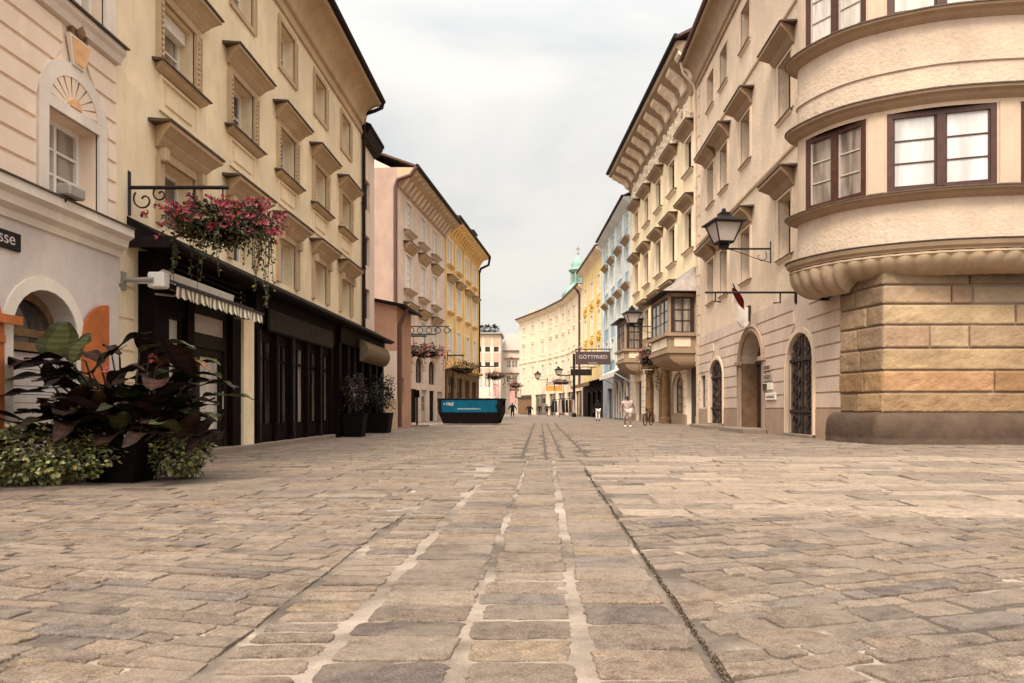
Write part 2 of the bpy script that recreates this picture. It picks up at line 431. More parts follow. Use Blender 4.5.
class MB:
    def __init__(s):
        s.v = []; s.f = []; s.m = []; s.t = []; s.cur = 0; s.tint = (1, 1, 1)
    def add(s, vs, fs):
        o = len(s.v)
        s.v.extend([tuple(q) for q in vs])
        for f in fs:
            s.f.append([o + i for i in f]); s.m.append(s.cur); s.t.append(s.tint)
        return s
    def quad(s, a, b, c, d): return s.add([a, b, c, d], [(0, 1, 2, 3)])
    def hexa(s, p):
        return s.add(p, [(0, 3, 2, 1), (4, 5, 6, 7), (0, 1, 5, 4), (1, 2, 6, 5), (2, 3, 7, 6), (3, 0, 4, 7)])
    def box(s, c, size, rz=0.0):
        cx, cy, cz = c; hx, hy, hz = size[0] / 2, size[1] / 2, size[2] / 2
        co, si = math.cos(rz), math.sin(rz)
        pts = []
        for z in (-hz, hz):
            for x, y in ((-hx, -hy), (hx, -hy), (hx, hy), (-hx, hy)):
                pts.append((cx + x * co - y * si, cy + x * si + y * co, cz + z))
        return s.hexa(pts)
    def fbox(s, F, u0, u1, d0, d1, z0, z1):
        P = F.p
        return s.hexa([P(u0, d0, z0), P(u1, d0, z0), P(u1, d1, z0), P(u0, d1, z0), P(u0, d0, z1), P(u1, d0, z1), P(u1, d1, z1), P(u0, d1, z1)])
    def cbox(s, P, u0, u1, d0, d1, z0, z1, c):
        """box with chamfered edges; P maps (u,d,z) to a point"""
        vs = []; fs = []
        a = ((u0, u1), (d0, d1), (z0, z1))
        idx = {}
        for i in range(2):
            for j in range(2):
                for k in range(2):
                    for ax in range(3):
                        q = [a[0][i], a[1][j], a[2][k]]
                        for o in range(3):
                            if o != ax:
                                q[o] += c if (i, j, k)[o] == 0 else -c
                        idx[(i, j, k, ax)] = len(vs); vs.append(P(*q))
        for ax in range(3):
            o1, o2 = (ax + 1) % 3, (ax + 2) % 3
            for e in range(2):
                def key(x, y):
                    t = [0, 0, 0]; t[ax] = e; t[o1] = x; t[o2] = y
                    return (*t, ax)
                fs.append([idx[key(*q)] for q in ((0, 0), (1, 0), (1, 1), (0, 1))])
            for x in range(2):
                for y in range(2):
                    def k2(e, w):
                        t = [0, 0, 0]; t[ax] = e; t[o1] = x; t[o2] = y
                        return (*t, w)
                    fs.append([idx[k2(0, o1)], idx[k2(1, o1)], idx[k2(1, o2)], idx[k2(0, o2)]])
        for i in range(2):
            for j in range(2):
                for k in range(2):
                    fs.append([idx[(i, j, k, w)] for w in range(3)])
        return s.add(vs, fs)
    def rough_block(s, P, u0, u1, d0, d1, z0, z1, r, amp=0.018, step=0.11, seed=0.0, top=1.0):
        """a weathered ashlar: noisy face with worn rounded edges"""
        nu, nz_ = max(4, int((u1 - u0) / step)), max(4, int((z1 - z0) / (step * 0.7)))
        def ease(t):
            t = max(0.0, min(1.0, t)); return 1 - math.sqrt(max(0.0, 1 - (1 - t) ** 2))
        def sp(a, b, n):
            q = [a, a + r * 0.12, a + r * 0.4] + [a + r + (b - a - 2 * r) * i / (n - 1) for i in range(n)] + [b - r * 0.4, b - r * 0.12, b]
            return q
        us, zs = sp(u0, u1, nu), sp(z0, z1, nz_)
        vs = []
        for z in zs:
            for u in us:
                e = max(ease(min(u - u0, u1 - u) / r), ease((z - z0) / r), ease((z1 - z) / (r * top)))
                k = noise.noise(Vector((u * 3.1 + seed, z * 3.7, seed * 1.7))) * amp + noise.noise(Vector((u * 9, z * 10, seed))) * amp * 0.5
                vs.append(P(u, d1 - e * r + k, z))
        n = len(us); m = len(zs)
        fs = [(j * n + i, j * n + i + 1, (j + 1) * n + i + 1, (j + 1) * n + i) for j in range(m - 1) for i in range(n - 1)]
        o = len(vs)
        vs += [P(u, d0, z1) for u in us] + [P(u, d0, z0) for u in us] + [P(u0, d0, z) for z in zs] + [P(u1, d0, z) for z in zs]
        for i in range(n - 1):
            fs.append(((m - 1) * n + i, (m - 1) * n + i + 1, o + i + 1, o + i)); fs.append((i, i + 1, o + n + i + 1, o + n + i))
        for j in range(m - 1):
            fs.append((j * n, (j + 1) * n, o + 2 * n + j + 1, o + 2 * n + j)); fs.append((j * n + n - 1, (j + 1) * n + n - 1, o + 2 * n + m + j + 1, o + 2 * n + m + j))
        return s.add(vs, fs)
    def extrude(s, F, u0, u1, prof, closed=True, caps=True, ins0=0.0, ins1=0.0):
        """profile of (d,z) drawn along the facade from u0 to u1"""
        n = len(prof)
        a = [F.p(u0 - d * ins0, d, z) for d, z in prof]; b = [F.p(u1 + d * ins1, d, z) for d, z in prof]
        fs = []
        for i in range(n if closed else n - 1):
            j = (i + 1) % n
            fs.append((i, j, n + j, n + i))
        if caps and closed:
            fs.append(tuple(range(n))); fs.append(tuple(range(2 * n - 1, n - 1, -1)))
        return s.add(a + b, fs)
    def tube(s, path, r, n=8, r1=None, cap=True):
        path = [Vector(p) for p in path]
        k = len(path)
        vs = []
        up = None
        for i, p in enumerate(path):
            t = (path[min(i + 1, k - 1)] - path[max(i - 1, 0)]).normalized()
            if up is None:
                up = Vector((0, 0, 1)) if abs(t.z) < 0.9 else Vector((1, 0, 0))
            x = t.cross(up)
            if x.length < 1e-4: x = t.cross(Vector((0.3, 1, 0.2)))
            x.normalize(); y = x.cross(t).normalized(); up = y
            rr = r if r1 is None else r + (r1 - r) * i / max(1, k - 1)
            if isinstance(r, (list, tuple)): rr = r[i]
            for q in range(n):
                a = 2 * math.pi * q / n
                vs.append(p + x * (rr * math.cos(a)) + y * (rr * math.sin(a)))
        fs = []
        for i in range(k - 1):
            for q in range(n):
                w = (q + 1) % n
                fs.append((i * n + q, i * n + w, (i + 1) * n + w, (i + 1) * n + q))
        if cap:
            fs.append(tuple(range(n - 1, -1, -1))); fs.append(tuple(range((k - 1) * n, k * n)))
        return s.add(vs, fs)
    def lathe(s, c, prof, n=16, sx=1.0, sy=1.0, rot=0.0):
        vs = []; fs = []
        for r, z in prof:
            for q in range(n):
                a = 2 * math.pi * q / n + rot
                vs.append((c[0] + r * sx * math.cos(a), c[1] + r * sy * math.sin(a), c[2] + z))
        for i in range(len(prof) - 1):
            for q in range(n):
                w = (q + 1) % n
                fs.append((i * n + q, i * n + w, (i + 1) * n + w, (i + 1) * n + q))
        fs.append(tuple(range(n - 1, -1, -1))); k = len(prof)
        fs.append(tuple(range((k - 1) * n, k * n)))
        return s.add(vs, fs)
    def ball(s, c, r, n=8, k=5, sq=(1, 1, 1)):
        pr = []
        vs = []; fs = []
        for i in range(k + 1):
            th = math.pi * i / k
            for q in range(n):
                a = 2 * math.pi * q / n
                vs.append((c[0] + r * sq[0] * math.sin(th) * math.cos(a), c[1] + r * sq[1] * math.sin(th) * math.sin(a), c[2] - r * sq[2] * math.cos(th)))
        for i in range(k):
            for q in range(n):
                w = (q + 1) % n
                fs.append((i * n + q, i * n + w, (i + 1) * n + w, (i + 1) * n + q))
        return s.add(vs, fs)
    def leaf(s, p, d, nrm, ln, wd, fold=0.15):
        """a small pointed leaf"""
        d = d.normalized(); w = d.cross(nrm)
        if w.length < 1e-4: w = d.cross(Vector((0.31, 0.2, 0.9)))
        w.normalize(); nn = w.cross(d)
        a = p; c = p + d * ln
        m = p + d * (ln * 0.45) - nn * (wd * fold)
        l = p + d * (ln * 0.45) + w * wd * 0.5; r = p + d * (ln * 0.45) - w * wd * 0.5
        return s.add([a, l, c, r, m], [(0, 4, 1), (1, 4, 2), (2, 4, 3), (3, 4, 0)])
    def build(s, name, mats, parent=None, smooth=False, tint=False, world=False):
        if isinstance(mats, str): mats = [mats]
        off = Vector((0, 0, 0))
        if parent is not None and not world: off = ORG[parent]
        me = bpy.data.meshes.new(name)
        me.from_pydata([(x - off.x, y - off.y, z - off.z) for x, y, z in s.v], [], s.f)
        for m in mats: me.materials.append(MATS[m])
        if len(mats) > 1: me.polygons.foreach_set('material_index', s.m)
        if smooth: me.polygons.foreach_set('use_smooth', [True] * len(s.f))
        if tint:
            a = me.color_attributes.new('Tint', 'FLOAT_COLOR', 'CORNER')
            buf = []
            for f, t in zip(s.f, s.t):
                buf.extend([t[0], t[1], t[2], 1.0] * len(f))
            a.data.foreach_set('color', buf)
        me.update()
        o = bpy.data.objects.new(name, me)
        COL.objects.link(o)
        if parent is not None:
            o.parent = parent
        ORG[o] = off
        return o

class Fr:
    """a facade plane: u runs along it away from the viewer, d out of it, z up"""
    def __init__(s, a, b, side):
        s.o = Vector((a[0], a[1])); e = Vector((b[0], b[1])) - s.o
        s.len = e.length; s.e = e.normalized()
        s.n = Vector((s.e.y, -s.e.x)) * (1 if side == 'L' else -1)
    def p(s, u, d, z):
        q = s.o + s.e * u + s.n * d
        return Vector((q.x, q.y, z))
    def u(s, px, d=0.0):
        k = (px - CX) / FPX
        ox, oy = s.o.x + s.n.x * d, s.o.y + s.n.y * d
        return (k * oy - ox) / (s.e.x - k * s.e.y)
    def z(s, px, py, d=0.0):
        return EYE + (HY - py) / FPX * s.p(s.u(px, d), d, 0).y

def arc_pts(u0, u1, zs, zt, n=12):
    m = (u0 + u1) / 2; a = (u1 - u0) / 2
    return [(m - a * math.cos(math.pi * i / n), zs + (zt - zs) * math.sin(math.pi * i / n)) for i in range(n + 1)]

def wall_into(mb, F, u0, u1, z0, z1, ops, depth=0.3, d=0.0):
    """wall sheet with openings and their reveals; op = (u0,u1,z0,z1,rise[,depth])"""
    us = sorted({u0, u1, *[o[0] for o in ops], *[o[1] for o in ops]})
    zs = sorted({z0, z1, *[o[2] for o in ops], *[o[3] for o in ops]})
    us = [x for x in us if u0 - 1e-6 <= x <= u1 + 1e-6]; zs = [x for x in zs if z0 - 1e-6 <= x <= z1 + 1e-6]
    for i in range(len(us) - 1):
        for j in range(len(zs) - 1):
            cu, cz = (us[i] + us[i + 1]) / 2, (zs[j] + zs[j + 1]) / 2
            if any(o[0] < cu < o[1] and o[2] < cz < o[3] for o in ops): continue
            mb.quad(F.p(us[i], d, zs[j]), F.p(us[i + 1], d, zs[j]), F.p(us[i + 1], d, zs[j + 1]), F.p(us[i], d, zs[j + 1]))
    for o in ops:
        a, b, c, e = o[:4]; rise = o[4] if len(o) > 4 else 0; dp = o[5] if len(o) > 5 else depth
        k = d - dp
        top = e - rise
        mb.quad(F.p(a, d, c), F.p(a, k, c), F.p(a, k, top), F.p(a, d, top))
        mb.quad(F.p(b, d, c), F.p(b, d, top), F.p(b, k, top), F.p(b, k, c))
        if c > z0 + 1e-4: mb.quad(F.p(a, d, c), F.p(b, d, c), F.p(b, k, c), F.p(a, k, c))
        if rise <= 0:
            mb.quad(F.p(a, d, e), F.p(a, k, e), F.p(b, k, e), F.p(b, d, e))
        else:
            pts = arc_pts(a, b, top, e)
            for (x0, y0), (x1, y1) in zip(pts, pts[1:]):
                mb.quad(F.p(x0, d, y0), F.p(x1, d, y1), F.p(x1, d, e), F.p(x0, d, e))
                mb.quad(F.p(x0, d, y0), F.p(x0, k, y0), F.p(x1, k, y1), F.p(x1, d, y1))

def shell(mb, F, u0, u1, z1, deep=9.0, z0=0.0):
    """side walls and back of a house"""
    P = F.p
    mb.quad(P(u0, 0, z0), P(u0, -deep, z0), P(u0, -deep, z1), P(u0, 0, z1))
    mb.quad(P(u1, 0, z0), P(u1, 0, z1), P(u1, -deep, z1), P(u1, -deep, z0))
    mb.quad(P(u0, -deep, z0), P(u1, -deep, z0), P(u1, -deep, z1), P(u0, -deep, z1))

def gable_roof(house, F, u0, u1, z1, rise=3.0, deep=9.0, over=0.6, mat='roof_tile', zback=None):
    mb = MB(); P = F.p
    t = 0.14
    e0 = u0 - 0.02; e1 = u1 + 0.02; h = deep / 2
    zb = z1 if zback is None else zback
    pr = [(over, z1), (-h, z1 + rise), (-deep - 0.3, zb - 0.1), (-deep - 0.3, zb - 0.1 - t), (-h, z1 + rise - t), (over, z1 - t)]
    mb.extrude(F, e0, e1, pr)
    for uu in (u0 + 0.03, u1 - 0.03):
        mb2 = MB(); mb2.add([P(uu, 0, z1 - 0.3), P(uu, -deep, z1 - 0.3), P(uu, -h, z1 + rise - t - 0.02)], [(0, 1, 2)])
        mb2.build('gable', WM[house], house)
    return mb.build('roof', mat, house)

def cornice(house, F, u0, u1, prof, mat, name='cornice', parent=None, smooth=False):
    mb = MB(); mb.extrude(F, u0, u1, prof)
    return mb.build(name, mat, parent or house)

def bars(mb, F, u0, u1, z0, z1, d0, d1, fw, cols, rows, bw=0.035, rise=0.0):
    """window frame with glazing bars"""
    top = z1 - rise
    mb.fbox(F, u0, u0 + fw, d0, d1, z0, top); mb.fbox(F, u1 - fw, u1, d0, d1, z0, top)
    mb.fbox(F, u0 + fw, u1 - fw, d0, d1, z0, z0 + fw)
    if rise <= 0:
        mb.fbox(F, u0 + fw, u1 - fw, d0, d1, z1 - fw, z1)
    else:
        mb.fbox(F, u0 + fw, u1 - fw, d0, d1, top - fw / 2, top + fw / 2)
        o = arc_pts(u0, u1, top, z1); i = arc_pts(u0 + fw, u1 - fw, top, z1 - fw)
        for k in range(len(o) - 1):
            (a, b), (c, d), (e, f), (g, h) = o[k], o[k + 1], i[k + 1], i[k]
            mb.hexa([F.p(a, d0, b), F.p(c, d0, d), F.p(e, d0, f), F.p(g, d0, h), F.p(a, d1, b), F.p(c, d1, d), F.p(e, d1, f), F.p(g, d1, h)])
    w = (u1 - u0 - 2 * fw) / cols
    for c in range(1, cols):
        x = u0 + fw + w * c
        hw = bw if c != cols / 2 else fw * 0.75
        mb.fbox(F, x - hw / 2, x + hw / 2, d0 - 0.002, d1 + 0.004, z0 + fw, (z1 - fw if rise <= 0 else z1 - fw - rise * 0.02))
    h = (top - z0 - 2 * fw) / rows
    for r in range(1, rows):
        y = z0 + fw + h * r
        mb.fbox(F, u0 + fw, u1 - fw, d0 + 0.004, d1 - 0.004, y - bw / 2, y + bw / 2)

def window(house, F, u0, u1, z0, z1, depth=0.3, frame='white_frame', pane='pane_dark', cols=2, rows=3, fw=0.08, rise=0.0, bw=0.035, name='window', d=0.0):
    mb = MB()
    k = d - depth
    bars(mb, F, u0 + 0.003, u1 - 0.003, z0 + 0.003, z1 - 0.003, k, k + 0.07, fw, cols, rows, bw, rise)
    w = mb.build(name, frame, house)
    pm = MB()
    kk = k + 0.02
    if rise <= 0:
        pm.quad(F.p(u0, kk, z0), F.p(u1, kk, z0), F.p(u1, kk, z1), F.p(u0, kk, z1))
    else:
        pts = arc_pts(u0, u1, z1 - rise, z1)
        pm.add([F.p(u0, kk, z0), F.p(u1, kk, z0)] + [F.p(x, kk, y) for x, y in reversed(pts)], [tuple(range(2 + len(pts)))])
    pm.build('pane', pane, w)
    return w

def surround(part, F, u0, u1, z0, z1, w, pr, mat, bead=False, rise=0.0, bottom=True, name='surround', d=0.0):
    mb = MB()
    top = z1 - rise
    lo = z0 - (w if bottom else 0)
    d1 = d + pr
    d0 = d - 0.02
    mb.fbox(F, u0 - w, u0, d0, d1, lo, top); mb.fbox(F, u1, u1 + w, d0, d1, lo, top)
    if bottom: mb.fbox(F, u0, u1, d0, d1, lo, z0)
    if rise <= 0:
        mb.fbox(F, u0 - w, u1 + w, d0, d1, top, top + w)
    else:
        o = arc_pts(u0 - w, u1 + w, top, z1 + w); i = arc_pts(u0, u1, top, z1)
        for q in range(len(o) - 1):
            (a, b), (c, e), (g, h), (x, y) = o[q], o[q + 1], i[q + 1], i[q]
            mb.hexa([F.p(a, d0, b), F.p(c, d0, e), F.p(g, d0, h), F.p(x, d0, y), F.p(a, d1, b), F.p(c, d1, e), F.p(g, d1, h), F.p(x, d1, y)])
    # outer raised lip
    lw = w * 0.25
    mb.fbox(F, u0 - w - lw, u0 - w, d0, d1 + 0.03, lo, top); mb.fbox(F, u1 + w, u1 + w + lw, d0, d1 + 0.03, lo, top)
    if bead:
        n = int((top - z0) / 0.11)
        for s_ in (u0 - w * 0.5, u1 + w * 0.5):
            for q in range(n):
                c = F.p(s_, d1, z0 + 0.06 + q * (top - z0 - 0.1) / n)
                mb.ball(c, 0.05, 6, 4, (1, 1, 0.9))
    return mb.build(name, mat, part)

def ledge(part, F, u0, u1, z0, z1, pr, mat, name, cap=None, lip=0.03, taper=0.5):
    """sill or hood: flares from the wall to a thin top slab"""
    mb = MB()
    h = z1 - z0
    prof = [(-0.02, z0), (pr * taper * 0.4, z0), (pr * taper, z0 + h * 0.28), (pr * taper + 0.02, z0 + h * 0.36), (pr * 0.82, z0 + h * 0.62), (pr, z0 + h * 0.72), (pr, z1 - lip), (-0.02, z1 - lip)]
    a = [F.p(u0 - d * 0.55, d, z) for d, z in prof]; b = [F.p(u1 + d * 0.55, d, z) for d, z in prof]
    n = len(prof)
    fs = [(i, (i + 1) % n, n + (i + 1) % n, n + i) for i in range(n)] + [tuple(range(n)), tuple(range(2 * n - 1, n - 1, -1))]
    mb.add(a + b, fs)
    if cap:
        mb.cur = 1
        x = pr * 0.55 + 0.03
        mb.hexa([F.p(u0 - x, -0.02, z1 - lip + 0.002), F.p(u1 + x, -0.02, z1 - lip + 0.002), F.p(u1 + x, pr + 0.04, z1 - lip + 0.002), F.p(u0 - x, pr + 0.04, z1 - lip + 0.002),
                 F.p(u0 - x, -0.02, z1 + 0.03), F.p(u1 + x, -0.02, z1 + 0.03), F.p(u1 + x, pr + 0.04, z1), F.p(u0 - x, pr + 0.04, z1)])
    return mb.build(name, [mat, cap] if cap else mat, part)

def bands(mb, F, u0, u1, z0, z1, h, gap, pr, excl=(), d=0.0):
    """rusticated courses with real grooves between; excl: functions z -> (left,right) or None"""
    n = max(1, round((z1 - z0) / h)); h = (z1 - z0) / n
    for i in range(n):
        a, b = z0 + i * h + gap / 2, z0 + (i + 1) * h - gap / 2
        mid = (a + b) / 2
        cuts = []
        for e in excl:
            m = e(mid)
            if m is None: continue
            cuts.append((m, e(a) or m, e(b) or m))
        cuts.sort(key=lambda c: c[0][0])
        la, lb = u0, u0
        segs = []
        for m, ca, cb in cuts:
            segs.append((la, lb, ca[0], cb[0])); la, lb = max(la, ca[1]), max(lb, cb[1])
        segs.append((la, lb, u1, u1))
        for la, lb, ra, rb in segs:
            if ra - la < 0.05 or rb - lb < 0.05: continue
            x = d + pr
            c = min(0.012, pr * 0.6)
            mb.add([F.p(la, d - 0.01, a), F.p(ra, d - 0.01, a), F.p(rb, d - 0.01, b), F.p(lb, d - 0.01, b),
                    F.p(la + c, x, a + c), F.p(ra - c, x, a + c), F.p(rb - c, x, b - c), F.p(lb + c, x, b - c)],
                   [(4, 5, 6, 7), (0, 1, 5, 4), (1, 2, 6, 5), (2, 3, 7, 6), (3, 0, 4, 7)])

def text_mesh(body, size, ext=0.01):
    cu = bpy.data.curves.new('lettering', 'FONT')
    cu.body = body; cu.size = size; cu.extrude = ext
    cu.align_x = 'CENTER'; cu.align_y = 'CENTER'
    o = bpy.data.objects.new('lettering', cu)
    COL.objects.link(o)
    dg = bpy.context.evaluated_depsgraph_get()
    me = bpy.data.meshes.new_from_object(o.evaluated_get(dg))
    bpy.data.objects.remove(o)
    bpy.data.curves.remove(cu)
    return me

def lettering(body, size, mat, parent, origin, xdir, nrm, sx=1.0, ext=0.01):
    """raised letters standing on a surface whose reading direction is xdir"""
    me = text_mesh(body, size, ext)
    me.materials.clear(); me.materials.append(MATS[mat])
    x = Vector(xdir).normalized(); n = Vector(nrm).normalized(); y = n.cross(x).normalized()
    off = ORG[parent]
    Mx = Matrix(((x.x * sx, y.x, n.x, origin[0] - off.x), (x.y * sx, y.y, n.y, origin[1] - off.y), (x.z * sx, y.z, n.z, origin[2] - off.z), (0, 0, 0, 1)))
    me.transform(Mx)
    o = bpy.data.objects.new('lettering', me)
    COL.objects.link(o)
    o.parent = parent
    ORG[o] = off
    return o

def at(px, py, D):
    return Vector(((px - CX) / FPX * D, D, EYE + (HY - py) / FPX * D))

def house(name, label, F, wallmat):
    c = F.p(0, 0, 0)
    h = thing(name, label, 'house', (c.x, c.y, 0))
    WM[h] = wallmat
    return h
# ------------------------------------------------------------------ ground
def ground():
    mb = MB()
    mb.quad((-700, -300, -0.03), (700, -300, -0.03), (700, 1200, -0.03), (-700, 1200, -0.03))
    tag(mb.build('ground', 'paving_far'), kind='structure')
    mb = MB()
    ys = [-8, -2, 1.2]
    while ys[-1] < 9: ys.append(ys[-1] + 0.05 + 0.012 * max(0, ys[-1] - 3))
    ys += [10, 12, 15, 20, 30, 52]
    xs = [-13, -9]
    while xs[-1] < 9: xs.append(xs[-1] + 0.07)
    xs += [13, 22]
    vs = []
    for y in ys:
        for x in xs:
            z = 0.0
            if 1.2 < y < 10 and abs(x) < 9:
                q = Vector((x, y, 0))
                z = 0.004 + 0.005 * noise.noise(q * 1.7) + 0.003 * noise.noise(q * 6.3) + 0.002 * noise.noise(q * 17)
                z = max(0.0, min(0.0115, z))
            vs.append((x, y, z))
    n = len(xs)
    mb.add(vs, [(j * n + i, j * n + i + 1, (j + 1) * n + i + 1, (j + 1) * n + i) for j in range(len(ys) - 1) for i in range(n - 1)])
    tag(mb.build('paving_bed', 'paving_bed', smooth=True), kind='structure')
    mb = MB()
    mb.quad((-30, 52, 0), (30, 52, 0), (30, 190, 0), (-30, 190, 0))
    tag(mb.build('street', 'paving_far'), kind='structure')

PALETTE = [(0.182, 0.138, 0.106), (0.164, 0.124, 0.096), (0.201, 0.152, 0.114), (0.173, 0.133, 0.104), (0.189, 0.139, 0.102), (0.152, 0.115, 0.091), (0.214, 0.166, 0.127), (0.158, 0.124, 0.101)]

def stone_tint(rng, dark=0.045, warm=0.035):
    c = rng.choice(PALETTE)
    q = rng.random()
    if q < dark: c = (0.105, 0.082, 0.070)
    elif q < dark + warm: c = (0.20, 0.145, 0.10)
    elif q < dark + warm + 0.05: c = (0.14, 0.113, 0.10)
    k = rng.uniform(0.92, 1.10)
    return tuple(x * k for x in c)

def slab_tint(rng):
    c = rng.choice([(0.275, 0.212, 0.16), (0.25, 0.19, 0.143), (0.195, 0.15, 0.118), (0.165, 0.128, 0.103), (0.235, 0.18, 0.137), (0.29, 0.228, 0.176)])
    k = rng.uniform(0.92, 1.08)
    return tuple(x * k for x in c)

def put_stone(mb, rng, c, a, w, l, fine, h=0.014, rough=0.5, xmin=None, xmax=None, tint=None, skew=0.0):
    """one paving stone: c centre, a angle, w across, l deep"""
    ca, sa = math.cos(a), math.sin(a)
    hz = h + rng.gauss(0, 0.0022)
    tx, ty = rng.gauss(0, 0.010), rng.gauss(0, 0.010)
    mb.tint = (tint(rng) if callable(tint) else tint) or stone_tint(rng)
    def W(x, y, z):
        x += skew * y
        X = c[0] + x * ca - y * sa; Y = c[1] + x * sa + y * ca
        if xmin is not None: X = max(X, xmin + 0.016 * noise.noise(Vector((Y * 2.7, 1, 0))) + 0.006 * noise.noise(Vector((Y * 11, 4, 0))))
        if xmax is not None: X = min(X, xmax + 0.022 * noise.noise(Vector((Y * 2.3, 2, 0))) - 0.008 + 0.006 * noise.noise(Vector((Y * 11, 5, 0))))
        return (X, Y, z)
    hw, hl = w / 2, l / 2
    if not fine:
        j = rough * 0.05
        cs = [(-hw, -hl), (hw, -hl), (hw, hl), (-hw, hl)]
        cs = [(x * (1 + rng.uniform(-j, j)), y * (1 + rng.uniform(-j, j))) for x, y in cs]
        e = 0.010
        lo = [W(x, y, -0.01) for x, y in cs]
        hi = [W(x - math.copysign(e, x), y - math.copysign(e, y), hz + tx * x + ty * y) for x, y in cs]
        mb.add(lo + hi, [(4, 5, 6, 7), (0, 1, 5, 4), (1, 2, 6, 5), (2, 3, 7, 6), (3, 0, 4, 7)])
        return
    # rounded outline with chipped edges
    pts = []
    n = 5 if fine < 2 else 8
    cr_ = [rng.uniform(0.006, 0.028) for _ in range(4)]
    cor = [(hw * rng.uniform(0.92, 1.02), hl * rng.uniform(0.92, 1.02)) for _ in range(4)]
    quad = [(-cor[0][0], -cor[0][1]), (cor[1][0], -cor[1][1]), (cor[2][0], cor[2][1]), (-cor[3][0], cor[3][1])]
    for i in range(4):
        p, q = quad[i], quad[(i + 1) % 4]
        r0, r1 = cr_[i], cr_[(i + 1) % 4]
        ln = math.hypot(q[0] - p[0], q[1] - p[1])
        dx, dy = (q[0] - p[0]) / ln, (q[1] - p[1]) / ln
        for k in range(n):
            s = r0 + (ln - r0 - r1) * k / (n - 1)
            ch = rng.gauss(0, 0.0042 * (0.5 + rough))
            pts.append((p[0] + dx * s - dy * ch, p[1] + dy * s + dx * ch))
    m = len(pts)
    seed = Vector((c[0] * 3.1, c[1] * 3.1, 0))
    rings = []
    for sc_, zz, e in ((1.0, -0.012, 0), (0.992, hz - 0.006, 0.004), (0.968, hz - 0.001, 0.010), (0.82, hz, 0.0), (0.45, hz, 0)):
        ring = []
        for x, y in pts:
            X, Y = x * sc_, y * sc_
            z = zz + tx * X + ty * Y
            if zz > 0: z += noise.noise(Vector((X * 9, Y * 9, 0)) + seed) * 0.007 * (0.4 + rough) + noise.noise(Vector((X * 28, Y * 28, 4)) + seed) * 0.0016
            ring.append(W(X, Y, z))
        rings.append(ring)
    vs = [p for r_ in rings for p in r_]
    vs.append(W(0, 0, hz))
    fs = []
    for i in range(len(rings) - 1):
        for k in range(m):
            w_ = (k + 1) % m
            fs.append((i * m + k, i * m + w_, (i + 1) * m + w_, (i + 1) * m + k))
    b_ = (len(rings) - 1) * m
    for k in range(m): fs.append((b_ + k, b_ + (k + 1) % m, len(vs) - 1))
    mb.add(vs, fs)

def field(mb, rng, x0, x1, y0, y1, rot, row, ln, gap, inside, rough=0.5, wob=0.0, **kw):
    """rows of stones in a frame turned by rot, kept where inside(x,y)"""
    ca, sa = math.cos(rot), math.sin(rot)
    cx, cy = (x0 + x1) / 2, (y0 + y1) / 2
    hw, hh = (x1 - x0) / 2, (y1 - y0) / 2
    ex = abs(hw * ca) + abs(hh * sa) + 1; ey = abs(hw * sa) + abs(hh * ca) + 1
    v = -ey
    while v < ey:
        rh = rng.uniform(*row)
        u = -ex - rng.random() * ln[1]
        while u < ex:
            w = rng.uniform(*ln)
            if rng.random() < 0.12: w *= 0.6
            uu = u + w / 2
            vv = v + rh / 2 + wob * noise.noise(Vector((uu * 0.35, v * 0.35, 7)))
            X, Y = cx + uu * ca - vv * sa, cy + uu * sa + vv * ca
            if x0 < X < x1 and y0 < Y < y1 and inside(X, Y):
                g = rng.uniform(*gap)
                dist = math.hypot(X, Y)
                fine = 2 if dist < 4.2 else (1 if dist < 9.5 else 0)
                put_stone(mb, rng, (X, Y), rot + rng.gauss(0, 0.03 * rough * 2), w - g, rh - rng.uniform(*gap), fine, rough=rough, skew=rng.gauss(0, 0.12 * rough), **kw)
            u += w
        v += rh

